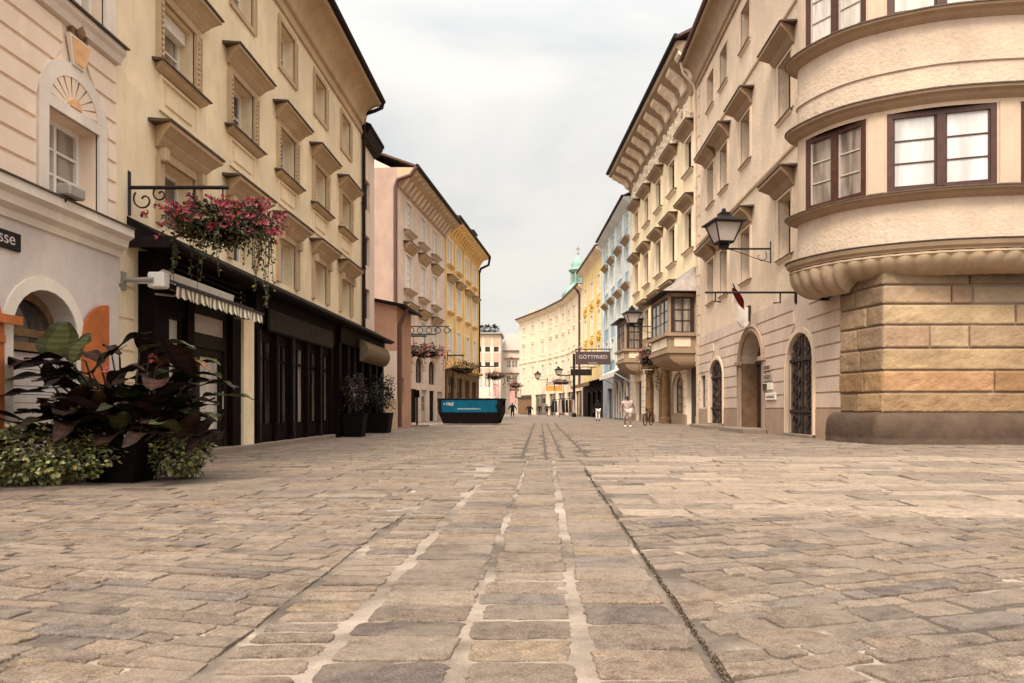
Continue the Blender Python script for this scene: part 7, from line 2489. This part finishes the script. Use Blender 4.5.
def skip():
    D = 46.4
    c = Vector((at(471, 409, D).x, D + 0.9, 0))
    rz = R(-5)
    t = thing('skip', 'black skip container with blue stripe and white lettering in the street', 'skip', tuple(c))
    cz, sz = math.cos(rz), math.sin(rz)
    Wp = lambda x, y, z: (c.x + x * cz - y * sz, c.y + x * sz + y * cz, z)
    hx, hy, H = 2.03, 0.9, 1.62
    bx = 1.72
    zs = 0.74
    xm = bx + (hx - bx) * 0.88
    mb = MB()
    lo = [Wp(-bx, -hy + 0.12, 0.08), Wp(bx, -hy + 0.12, 0.08), Wp(bx, hy - 0.12, 0.08), Wp(-bx, hy - 0.12, 0.08)]
    mi = [Wp(-xm, -hy, zs), Wp(xm, -hy, zs), Wp(xm, hy, zs), Wp(-xm, hy, zs)]
    hi = [Wp(-hx, -hy, H), Wp(hx, -hy, H), Wp(hx, hy, H), Wp(-hx, hy, H)]
    ih = [Wp(-hx + .06, -hy + .06, H), Wp(hx - .06, -hy + .06, H), Wp(hx - .06, hy - .06, H), Wp(-hx + .06, hy - .06, H)]
    il = [Wp(-bx + .06, -hy + .2, 0.14), Wp(bx - .06, -hy + .2, 0.14), Wp(bx - .06, hy - .2, 0.14), Wp(-bx + .06, hy - .2, 0.14)]
    mb.add(lo, [(3, 2, 1, 0)])
    for p, q in ((lo, mi), (mi, hi), (hi, ih), (ih, il)): mb.add(p + q, [(i, (i + 1) % 4, 4 + (i + 1) % 4, 4 + i) for i in range(4)])
    mb.add(il, [(0, 1, 2, 3)])
    body = mb.build('body', 'skip_black', t)
    mb = MB()
    for p, q in zip(hi, hi[1:] + hi[:1]): mb.tube([p, q], 0.055, 6)
    mb.build('rim', 'skip_black', t)
    for x in (-hx + 0.03, hx - 0.28):
        mb = MB()
        mb.hexa([Wp(x, -hy - 0.07, zs), Wp(x + 0.2, -hy - 0.07, zs), Wp(x + 0.2, -hy + 0.02, zs), Wp(x, -hy + 0.02, zs), Wp(x, -hy - 0.07, H), Wp(x + 0.2, -hy - 0.07, H), Wp(x + 0.2, -hy + 0.02, H), Wp(x, -hy + 0.02, H)])
        mb.build('side_rib', 'skip_black', t)
    mb = MB()
    for y in (-0.45, 0.0, 0.45):
        a = Wp(hx + 0.02, y, H - 0.1); b = Wp(bx + 0.04, y, 0.12)
        mb.tube([a, b], 0.05, 4)
    mb.build('rib', 'skip_black', t)
    mb = MB()
    for y in (-hy - 0.06, hy + 0.06):
        mb.tube([Wp(hx - 0.35, y, H - 0.35), Wp(hx - 0.35, y + math.copysign(0.14, y), H - 0.35)], 0.07, 8)
    mb.build('lifting_lug', 'iron', t)
    mb = MB()
    y = -hy - 0.012
    mb.hexa([Wp(-xm - 0.02, y, zs + 0.06), Wp(hx - 0.30, y, zs + 0.06), Wp(hx - 0.30, y + 0.011, zs + 0.06), Wp(-xm - 0.02, y + 0.011, zs + 0.06), Wp(-hx + 0.24, y, H - 0.06), Wp(hx - 0.30, y, H - 0.06), Wp(hx - 0.30, y + 0.011, H - 0.06), Wp(-hx + 0.24, y + 0.011, H - 0.06)])
    s = mb.build('stripe', 'teal_paint', t)
    xd = (cz, sz, 0); nr = (sz, -cz, 0)
    lettering('< FREE', 0.27, 'sign_letter', s, Wp(-1.35, y - 0.006, 1.30), xd, nr, 0.85, 0.003)
    lettering('www.containerdienst.at', 0.16, 'sign_letter', s, Wp(-0.05, y - 0.006, 1.02), xd, nr, 0.95, 0.003)

def hanging_sign(name, label, px0, px1, py0, py1, D, mat, wallx, text=None, tm=None, size=None, sx=1.0, post=None):
    a, b = at(px0, py0, D), at(px1, py1, D)
    t = thing(name, label, 'sign', (a.x, D, b.z))
    mb = MB(); mb.box(((a.x + b.x) / 2, D, (a.z + b.z) / 2), (b.x - a.x, 0.16, a.z - b.z))
    p = mb.build('panel', mat, t)
    fm = MB()
    for q in ((a.x, b.z), (b.x, b.z)): fm.tube([(q[0], D, b.z), (q[0], D, a.z + 0.3)], 0.05, 6)
    fm.tube([(a.x - 0.1, D, a.z + 0.3), (wallx, D, a.z + 0.3)], 0.06, 6)
    fm.tube([(a.x, D, a.z), (b.x, D, a.z)], 0.05, 6)
    fm.build('bracket', 'iron', t)
    if text:
        for tx, sz, dz, s_ in text:
            lettering(tx, sz, tm, p, ((a.x + b.x) / 2, D - 0.082, (a.z + b.z) / 2 + dz), (1, 0, 0), (0, -1, 0), s_, 0.004)

def furniture():
    # near lantern, long pole with furled flag
    lantern('large wall lantern before the corner house upper windows', (9.3, 29.8), (-1.9, 0), 7.45, 1.12)
    c = at(652, 322, 56.5)
    lantern('middle wall lantern between the two bay oriels', (8.72, 56.5), (-1.7, 0), 7.3, 1.1)
    lantern('right of the two small lanterns on the curved cream house', (4.55, 114), (-1.7, 0), 6.1, 1.05)
    lantern('left of the two small lanterns on the curved cream house', (1.3, 128.3), (-1.7, 0), 6.1, 1.05)
    t = thing('flag_bracket', 'long iron bracket pole sticking out above the corner house doorway', 'bracket', (9.3, 26.8, 5.2))
    mb = MB(); mb.tube([(9.32, 26.8, 5.22), (5.98, 26.8, 5.22)], 0.04, 8); mb.build('pole', 'iron', t)
    mb = MB(); mb.tube([(9.25, 26.8, 5.55), (9.25, 26.8, 4.85)], 0.04, 6); mb.fbox(Fr((9.3, 26.7), (9.3, 26.9), 'R'), 0, 0.2, 0, 0.03, 4.8, 5.6); mb.build('wall_plate', 'iron', t)
    mb = MB()
    mb.tube([(6.35, 26.8, 5.2), (6.35, 26.8, 4.9), (6.55, 26.8, 4.88)], 0.03, 6); mb.tube([(8.7, 26.8, 5.2), (8.7, 26.8, 4.85), (8.45, 26.8, 4.84)], 0.03, 6); mb.build('hook', 'iron', t)
    a = at(735, 300, 30.8)
    t = thing('flag', 'furled dark red and white flag on a short staff above the doorway', 'flag', (a.x, a.y, a.z))
    top, bot = at(733.0, 284, 30.0), at(744, 309, 32.3)
    mb = MB(); mb.tube([top, bot], 0.03, 6); mb.build('staff', 'iron', t)
    mb = MB()
    rg = random.Random(2)
    n = 14; k = 12
    vs = []; fs = []
    for i in range(n + 1):
        f = i / n
        q = Vector(at(733.5, 288, 30.1)).lerp(Vector(at(743, 308, 32.0)), f)
        r = 0.04 + 0.11 * math.sin(math.pi * min(1, f * 1.05)) ** 0.7
        for j in range(k):
            an = 2 * math.pi * j / k
            rr = r * (1 + 0.3 * math.sin(an * 3 + f * 3))
            vs.append(q + Vector((math.cos(an) * rr, 0.3 * math.sin(an) * rr, 0.25 * math.sin(an) * rr)))
    for i in range(n):
        for j in range(k): fs.append((i * k + j, i * k + (j + 1) % k, (i + 1) * k + (j + 1) % k, (i + 1) * k + j))
    mb.add(vs, fs); mb.build('cloth', 'red_cloth', t, smooth=True)
    mb = MB()
    q0 = [at(p[0], p[1], 31.0) for p in ((732.5, 295), (735, 300), (741, 309), (737, 309), (733, 307), (731.8, 301))]
    mb.add([q + Vector((0, -0.1, 0)) for q in q0] + [q + Vector((0, -0.06, 0)) for q in q0], [tuple(range(6)), tuple(range(11, 5, -1))] + [(i, (i + 1) % 6, 6 + (i + 1) % 6, 6 + i) for i in range(6)])
    mb.build('white_stripe', 'white_cloth', t)
    # shield sign under it
    FF = Fr((9.3, 22.75), (9.3, 43.8), 'R')
    c = FF.p(FF.u(743.5, 0.3), 0.3, FF.z(743.5, 317, 0.3))
    t = thing('shield_sign', 'small white shield sign hanging out above the main doorway', 'sign', tuple(c))
    mb = MB(); 
    x, y, z = c
    pts = [(-0.26, 0.42), (0.26, 0.42), (0.26, -0.2), (0.14, -0.40), (0, -0.46), (-0.14, -0.40), (-0.26, -0.2)]
    m = len(pts)
    mb.add([(x + a, y - 0.10 + 0.05 * a, z + b) for a, b in pts] + [(x + a, y + 0.10 + 0.05 * a, z + b) for a, b in pts], [tuple(range(m)), tuple(range(2 * m - 1, m - 1, -1))] + [(i, (i + 1) % m, m + (i + 1) % m, m + i) for i in range(m)])
    mb.build('shield', 'plaque_white', t)
    mb = MB(); mb.tube([(x + 0.1, y, z + 0.35), (9.3, y, z + 0.35)], 0.04, 6); mb.fbox(FF, FF.u(743.5, 0.3) - 0.12, FF.u(743.5, 0.3) + 0.12, 0, 0.12, z - 0.2, z + 0.5)
    mb.build('mount', 'dark_frame', t)
    # shop signs
    hanging_sign('hanging_sign', 'dark plum hanging shop sign with pale wide letters', 576, 610, 352, 364.5, 78.0, 'sign_plum', 7.6, [('GÖTTFRIED', 0.52, 0.12, 1.1), ('Juwelier', 0.22, -0.48, 1.3)], 'sign_letter')
    hanging_sign('hanging_sign', 'blank black hanging sign below the plum one', 571, 591.5, 369.5, 375.5, 90.0, 'sign_black', 6.9)
    hanging_sign('hanging_sign', 'orange hanging sign under a flower basket', 546.5, 562, 386, 391, 113.0, 'sign_orange', 4.7)
    t = thing('pole', 'tall dark pole beside the plum hanging sign', 'pole', (at(574, 409, 94).x, 94, 0))
    x = at(574, 409, 94).x
    mb = MB(); mb.tube([(x, 94, 0.4), (x, 94, 8.0)], 0.17, 8); mb.build('shaft', 'iron', t)
    mb = MB(); mb.lathe((x, 94, 0), [(0.32, 0), (0.32, 0.3), (0.2, 0.5)], 10); mb.build('base', 'iron', t)
    # baskets
    flower_basket('hanging_basket', 'near hanging basket of pink flowers with long trailing vines', (-5.70, 13.3, 4.34), 1.05, 0.72, 0.42, 4200, 210, 34, (-7.38, 13.3, 4.98), 4.98, 6, 1.0)
    far_g = [(0.05, 0.045, 0.018), (0.09, 0.06, 0.022), (0.035, 0.028, 0.012), (0.13, 0.05, 0.03)]
    for i, (px, py, D, rx, rz, wx, lab) in enumerate((
            (425, 351.5, 52.5, 1.75, 0.55, -9.6, 'wide reddish flower basket before the rose-beige house'), (463, 368, 67.0, 1.7, 0.6, -8.4, 'green flower basket before the sunny yellow house'),
            (495, 376, 82, 1.35, 0.5, -7.0, 'dark flower basket left of the far banner'), (515, 385.5, 100, 1.0, 0.42, -4.4, 'small reddish flower basket above distant walkers'),
            (561, 382, 104, 1.75, 0.42, 5.8, 'long flower basket above the orange hanging sign'), (648, 357, 52, 0.75, 0.75, 8.9, 'bushy flower basket beside the bay oriel corbel'))):
        c = at(px, py, D)
        flower_basket('hanging_basket', lab, tuple(c), rx, 0.9, rz, 700, (40, 14, 10, 24, 10, 16)[i], 8, (wx, D, c.z + rz + 0.55), c.z + rz + 0.55, 20 + i, 2.0, col=far_g, detail=False)
    # wrought bracket with rings on the beige house
    t = thing('wrought_bracket', 'wrought iron bracket with rings above the reddish flower basket', 'bracket', (-9.5, 51.5, 6.1))
    mb = MB()
    x0, x1 = at(404, 0, 51.5).x, at(449, 0, 51.5).x
    mb.tube([(x0, 51.5, 6.75), (x1, 51.5, 6.75)], 0.05, 6); mb.tube([(x0, 51.5, 6.2), (x1 - 0.9, 51.5, 6.2)], 0.06, 6)
    for k in range(5):
        x = x0 + 0.5 + k * 0.62
        mb.tube([(x + 0.2 * math.cos(a * math.pi / 6), 51.5, 6.47 + 0.2 * math.sin(a * math.pi / 6)) for a in range(13)], 0.03, 5)
    mb.build('frame', 'iron', t)
    # shrubs, sign stand
    shrub_pot('black planter holding the taller upright shrub by the shop end', -6.55, 26.2, 0.74, 0.80, 1.35, 0.5, 31, [(0.028, 0.018, 0.011), (0.018, 0.016, 0.008), (0.07, 0.03, 0.02), (0.012, 0.010, 0.006)])
    shrub_pot('black planter holding the wider rounded shrub by the shop end', -6.6, 30.6, 0.9, 0.80, 1.5, 0.72, 33, [(0.014, 0.016, 0.008), (0.026, 0.027, 0.011), (0.010, 0.010, 0.005)])
    t = thing('sign_stand', 'slim dark post on a flat base plate left of the skip', 'stand', (at(417, 0, 41.5).x, 41.5, 0))
    x = at(417, 0, 41.5).x
    mb = MB(); mb.tube([(x, 41.5, 0.1), (x, 41.5, 2.0)], 0.06, 8); mb.build('post', 'iron', t)
    mb = MB(); mb.cbox(lambda u, d, z: Vector((x + u, 41.5 + d, z)), -0.62, 0.62, -0.4, 0.4, 0.0, 0.12, 0.02); mb.build('base_plate', 'step_stone', t)
    mb = MB(); mb.box((x, 41.45, 1.85), (0.30, 0.04, 0.42)); mb.build('sign_panel', 'black_paint', t)
    # clothes rails
    rg = random.Random(12)
    for i, (px, D, lab) in enumerate(((567, 92, 'nearer clothes rail of dark garments by the pole'), (559, 103, 'farther clothes rail of dark garments by the cream house'))):
        c = at(px, 409, D)
        t = thing('clothes_rail', lab, 'clothes rail', (c.x, D, 0), 'clothes rails outside the far shops')
        mb = MB()
        for s_ in (-1, 1): mb.tube([(c.x + s_ * 0.95, D, 0), (c.x + s_ * 0.95, D, 2.3)], 0.04, 6)
        mb.tube([(c.x - 0.95, D, 2.3), (c.x + 0.95, D, 2.3)], 0.04, 6)
        mb.build('rail', 'iron', t)
        for k in range(5):
            x = c.x - 0.8 + 0.4 * k
            mb = MB()
            mb.hexa([(x - 0.17, D - 0.16, 0.55), (x + 0.17, D - 0.16, 0.55), (x + 0.17, D + 0.16, 0.55), (x - 0.17, D + 0.16, 0.55), (x - 0.10, D - 0.22, 2.15), (x + 0.10, D - 0.22, 2.15), (x + 0.10, D + 0.22, 2.15), (x - 0.10, D + 0.22, 2.15)])
            mb.build('garment', rg.choice(['cloth_dark', 'cloth_brown', 'cloth_dark', 'cloth_cream']), t)
    bicycle()

def bicycle():
    c = at(648, 409, 44.5)
    t = thing('bicycle', 'dark bicycle leaning by the wall behind the man in white', 'bicycle', (c.x, c.y, 0))
    a = R(62)
    fx = Vector((math.cos(a), math.sin(a), 0))
    B = Vector((c.x, c.y, 0))
    pt = lambda s, z, l=0: B + fx * s + Vector((-fx.y, fx.x, 0)) * l + Vector((0, 0, z))
    for s in (-0.52, 0.52):
        mb = MB()
        mb.tube([pt(s + 0.34 * math.cos(k * math.pi / 10), 0.36 + 0.34 * math.sin(k * math.pi / 10)) for k in range(21)], 0.028, 6)
        w = mb.build('wheel', 'rubber', t)
        mb = MB()
        for k in range(8):
            mb.tube([pt(s, 0.36), pt(s + 0.33 * math.cos(k * math.pi / 4), 0.36 + 0.33 * math.sin(k * math.pi / 4))], 0.004, 4)
        mb.build('spoke', 'grey_metal', w)
    mb = MB()
    for p, q in (((-0.52, 0.36), (-0.06, 0.34)), ((-0.52, 0.36), (-0.18, 0.78)), ((-0.06, 0.34), (-0.2, 0.92)), ((-0.06, 0.34), (0.36, 0.78)), ((-0.18, 0.78), (0.36, 0.84)), ((0.52, 0.36), (0.33, 0.98))):
        mb.tube([pt(*p), pt(*q)], 0.022, 6)
    mb.build('frame', 'iron', t)
    mb = MB(); mb.tube([pt(0.28, 1.02, -0.28), pt(0.36, 1.04, -0.1), pt(0.36, 1.04, 0.1), pt(0.28, 1.02, 0.28)], 0.016, 6); mb.build('handlebar', 'iron', t)
    mb = MB(); mb.ball(pt(-0.21, 0.95), 0.12, 8, 5, (1.0, 1.0, 0.4)); mb.build('saddle', 'rubber', t)
    mb = MB(); mb.tube([pt(-0.06, 0.34, -0.14), pt(-0.06, 0.34, 0.14)], 0.015, 5); mb.build('pedal', 'iron', t)

# ------------------------------------------------------------------ people
def skin_mesh(name, verts, edges, rad, mat, parent, root=0, sub=1):
    me = bpy.data.meshes.new(name)
    me.from_pydata([tuple(v) for v in verts], edges, [])
    o = bpy.data.objects.new(name, me)
    COL.objects.link(o)
    sm = o.modifiers.new('Skin', 'SKIN')
    if not me.skin_vertices: me.attributes.new('dummy', 'FLOAT', 'POINT')
    for i, r in enumerate(rad):
        sv = me.skin_vertices[0].data[i]
        sv.radius = (r, r) if isinstance(r, (int, float)) else r
        sv.use_root = (i == root)
    sm.use_smooth_shade = True
    ss = o.modifiers.new('Sub', 'SUBSURF'); ss.levels = sub; ss.render_levels = sub
    dg = bpy.context.evaluated_depsgraph_get()
    m2 = bpy.data.meshes.new_from_object(o.evaluated_get(dg))
    bpy.data.objects.remove(o); bpy.data.meshes.remove(me)
    m2.name = name
    m2.materials.clear(); m2.materials.append(MATS[mat])
    ob = bpy.data.objects.new(name, m2)
    COL.objects.link(ob)
    ob.parent = parent
    return ob

def person(label, loc, heading, h=1.75, shirt='cloth_cream', legs='cloth_white', short=False, stride=0.18, arms=0.25, hair='hair_dark', shoe='shoe_white', stout=1.0, sleeve=0.6, long_hair=False, bag=False, fingers=True):
    t = thing('person', label, 'person', loc)
    t.rotation_euler = (0, 0, heading)
    s = h / 1.75
    V = lambda *a: Vector(a) * s
    st = stride
    J = {'pel': V(0, 0, 0.94), 'spi': V(0, -0.01, 1.14), 'che': V(0, 0, 1.34), 'nec': V(0, 0.01, 1.49), 'hea': V(0, -0.015, 1.60), 'top': V(0, -0.005, 1.70)}
    for sd, sg in (('l', 1), ('r', -1)):
        f = st * sg
        J[sd + 'sho'] = V(0.185 * sg * stout, 0.0, 1.41)
        J[sd + 'elb'] = V((0.22 + arms * 0.28) * sg * stout, 0.03 + f * 0.35, 1.13)
        J[sd + 'wri'] = V((0.23 + arms * 0.36) * sg * stout, -0.06 + f * 0.55, 0.88)
        J[sd + 'pal'] = V((0.235 + arms * 0.37) * sg * stout, -0.085 + f * 0.6, 0.80)
        J[sd + 'hip'] = V(0.09 * sg * stout, 0, 0.90)
        J[sd + 'kne'] = V(0.10 * sg * stout, -0.05 - f * 0.55, 0.50)
        back = max(0, f)
        J[sd + 'ank'] = V(0.10 * sg, 0.02 - f * 1.0 + 0.0, 0.09)
        J[sd + 'toe'] = V(0.115 * sg, -0.14 - f * 1.0, 0.035)
    names = list(J)
    R_ = {'pel': 0.10 * stout, 'spi': 0.09 * stout, 'che': (0.105 * stout, 0.08), 'nec': 0.052, 'hea': (0.080, 0.092), 'top': (0.055, 0.065)}
    for sd in 'lr':
        R_.update({sd + 'sho': 0.052 * stout, sd + 'elb': 0.043 * stout, sd + 'wri': 0.028, sd + 'pal': 0.030, sd + 'hip': 0.085 * stout, sd + 'kne': 0.058 * stout, sd + 'ank': 0.038, sd + 'toe': 0.035})
    E = [('pel', 'spi'), ('spi', 'che'), ('che', 'nec'), ('nec', 'hea'), ('hea', 'top')]
    for sd in 'lr':
        E += [('che', sd + 'sho'), (sd + 'sho', sd + 'elb'), (sd + 'elb', sd + 'wri'), (sd + 'wri', sd + 'pal'), ('pel', sd + 'hip'), (sd + 'hip', sd + 'kne'), (sd + 'kne', sd + 'ank'), (sd + 'ank', sd + 'toe')]
    verts = [J[n] for n in names]; rad = []
    for n in names:
        r = R_[n]; rad.append(tuple(x * s for x in r) if isinstance(r, tuple) else r * s)
    edges = [(names.index(a), names.index(b)) for a, b in E]
    if fingers:
        for sd, sg in (('l', 1), ('r', -1)):
            p = J[sd + 'pal']; base = names.index(sd + 'pal')
            for k in range(4):
                i = len(verts)
                o = V(0.0, (k - 1.5) * 0.019, -0.03)
                verts += [p + o, p + o + V(-0.006 * sg, 0, -0.035 - 0.008 * (1.5 - abs(k - 1.5))), p + o + V(-0.022 * sg, 0, -0.06 - 0.010 * (1.5 - abs(k - 1.5)))]
                rad += [0.010 * s, 0.009 * s, 0.008 * s]
                edges += [(base, i), (i, i + 1), (i + 1, i + 2)]
            i = len(verts)
            verts += [p + V(-0.01 * sg, -0.035, 0.0), p + V(-0.018 * sg, -0.052, -0.03)]
            rad += [0.011 * s, 0.009 * s]; edges += [(base, i), (i, i + 1)]
    body = skin_mesh('body', verts, edges, rad, 'skin', t)
    def part(nm, keys, ed, rr, mat, extra=None):
        vs = [J[k].copy() if isinstance(k, str) else k for k in keys]
        return skin_mesh(nm, vs, ed, [tuple(x * s for x in r) if isinstance(r, tuple) else r * s for r in rr], mat, t)
    cut = lambda a, b, f: J[a].lerp(J[b], f)
    part('shirt', ['spi', cut('pel', 'spi', 0.1), 'che', cut('che', 'nec', 0.55), 'lsho', cut('lsho', 'lelb', sleeve) if sleeve < 1 else 'lelb', 'rsho', cut('rsho', 'relb', sleeve) if sleeve < 1 else 'relb'] + ([cut('lelb', 'lwri', 0.9), cut('relb', 'rwri', 0.9)] if sleeve >= 1 else []),
         [(1, 0), (0, 2), (2, 3), (2, 4), (4, 5), (2, 6), (6, 7)] + ([(5, 8), (7, 9)] if sleeve >= 1 else []),
         [(0.165 * stout, 0.155), (0.17 * stout, 0.16), (0.185 * stout, 0.172), 0.105, 0.082 * stout, 0.072 * stout, 0.082 * stout, 0.072 * stout] + ([0.045, 0.045] if sleeve >= 1 else []), shirt)
    f = 0.92 if short else 1.0
    lk = ['pel', 'lhip', 'rhip', cut('lhip', 'lkne', f), cut('rhip', 'rkne', f)]
    ed = [(0, 1), (0, 2), (1, 3), (2, 4)]; rr = [0.155 * stout, 0.122 * stout, 0.122 * stout, 0.088 * stout, 0.088 * stout]
    if not short:
        lk += [cut('lkne', 'lank', 0.85), cut('rkne', 'rank', 0.85)]; ed += [(3, 5), (4, 6)]; rr[3] = rr[4] = 0.078 * stout; rr += [0.062, 0.062]
    part('shorts' if short else 'trousers', lk, ed, rr, legs)
    ORG[t] = Vector((0, 0, 0))
    mb = MB()
    for sd in 'lr':
        a, b = J[sd + 'ank'], J[sd + 'toe']
        m = (a + b) / 2
        mb = MB()
        mb.ball((m.x, m.y, 0.05 * s), 0.14 * s, 10, 6, (0.42, 1.0, 0.38))
        mb.build('shoe', shoe, t, smooth=True)
    mb = MB()
    hd = J['hea']
    vs = []
    mb.ball((hd.x, hd.y + 0.018 * s, hd.z + 0.055 * s), 0.105 * s, 12, 8, (0.92, 1.0, 0.88))
    if long_hair: mb.ball((hd.x, hd.y + 0.06 * s, hd.z - 0.05 * s), 0.10 * s, 10, 7, (0.95, 0.6, 1.5))
    mb.build('hair', hair, t, smooth=True)
    mb = MB()
    mb.ball((hd.x, hd.y - 0.088 * s, hd.z + 0.0), 0.016 * s, 6, 4, (0.8, 1.2, 1.6))
    for sg in (-1, 1): mb.ball((hd.x + sg * 0.082 * s, hd.y + 0.005, hd.z + 0.005), 0.026 * s, 6, 4, (0.4, 0.8, 1.2))
    mb.build('nose_and_ears', 'skin', t, smooth=True)
    mb = MB()
    for sg in (-1, 1): mb.ball((hd.x + sg * 0.032 * s, hd.y - 0.078 * s, hd.z + 0.022 * s), 0.012 * s, 6, 4)
    mb.fbox(Fr((hd.x - 0.025 * s, hd.y - 0.082 * s), (hd.x + 0.025 * s, hd.y - 0.082 * s), 'L'), 0, 0.05 * s, -0.01, 0.01, hd.z - 0.048 * s, hd.z - 0.040 * s)
    mb.build('facial_feature', 'hair_dark', t)
    if short:
        mb = MB(); mb.ball((hd.x, hd.y - 0.045 * s, hd.z - 0.055 * s), 0.075 * s, 8, 6, (0.85, 0.7, 0.7)); mb.build('beard', hair, t, smooth=True)
    if bag:
        mb = MB(); p = J['rpal']; mb.cbox(lambda u, d, z: p + Vector((u, d, z)), -0.06, 0.06, -0.16, 0.16, -0.42, -0.08, 0.03)
        mb.build('bag', 'cloth_dark', t)
    return t

def people():
    P = lambda px, D: (at(px, 0, D).x, D, 0)
    person('bearded man in cream t-shirt, pale shorts and white shoes walking forward', P(627.5, 41.0), R(8), 1.72, 'cloth_cream', 'cloth_sand', True, 0.16, 0.32, stout=1.28)
    person('person in black jacket and white trousers seen from behind', P(598, 62.0), R(185), 1.76, 'cloth_dark', 'cloth_white', False, 0.03, 0.3, shoe='cloth_dark', stout=1.12, sleeve=1, long_hair=True)
    person('dark-clothed walker right of the skip, farthest left of walkers', P(512.5, 88), R(10), 1.74, 'cloth_dark', 'cloth_dark', False, 0.28, 0.6, shoe='cloth_dark', stout=1.15, sleeve=1, fingers=False)
    person('broad dark-clothed person before the brown shop boards', P(529.5, 102), R(180), 1.6, 'cloth_dark', 'cloth_dark', False, 0.05, 0.5, shoe='cloth_dark', stout=1.35, sleeve=1, fingers=False)
    person('slim dark-clothed person left of the far pair of walkers', P(539.5, 108), R(175), 1.7, 'cloth_dark', 'cloth_brown', False, 0.1, 0.2, shoe='cloth_dark', stout=0.95, sleeve=1, fingers=False)
    person('person in brown coat, left one of the far pair', P(547, 106), R(185), 1.72, 'cloth_brown', 'cloth_dark', False, 0.1, 0.3, shoe='cloth_dark', stout=1.0, sleeve=1, fingers=False)
    person('person in dark top with bag, right one of the far pair', P(551.5, 106), R(180), 1.78, 'cloth_dark', 'cloth_brown', False, 0.08, 0.3, shoe='cloth_dark', stout=1.0, sleeve=1, bag=True, fingers=False)

# ------------------------------------------------------------------ put it together
ground()
paving()
peach_house()
H_ochre, F_ochre = ochre_house()
shops(F_ochre)
side_houses()
beige_and_sunny()
far_houses()
corner_house()
tall_house()
right_far()
tower()
big_planter()
furniture()
skip()
people()
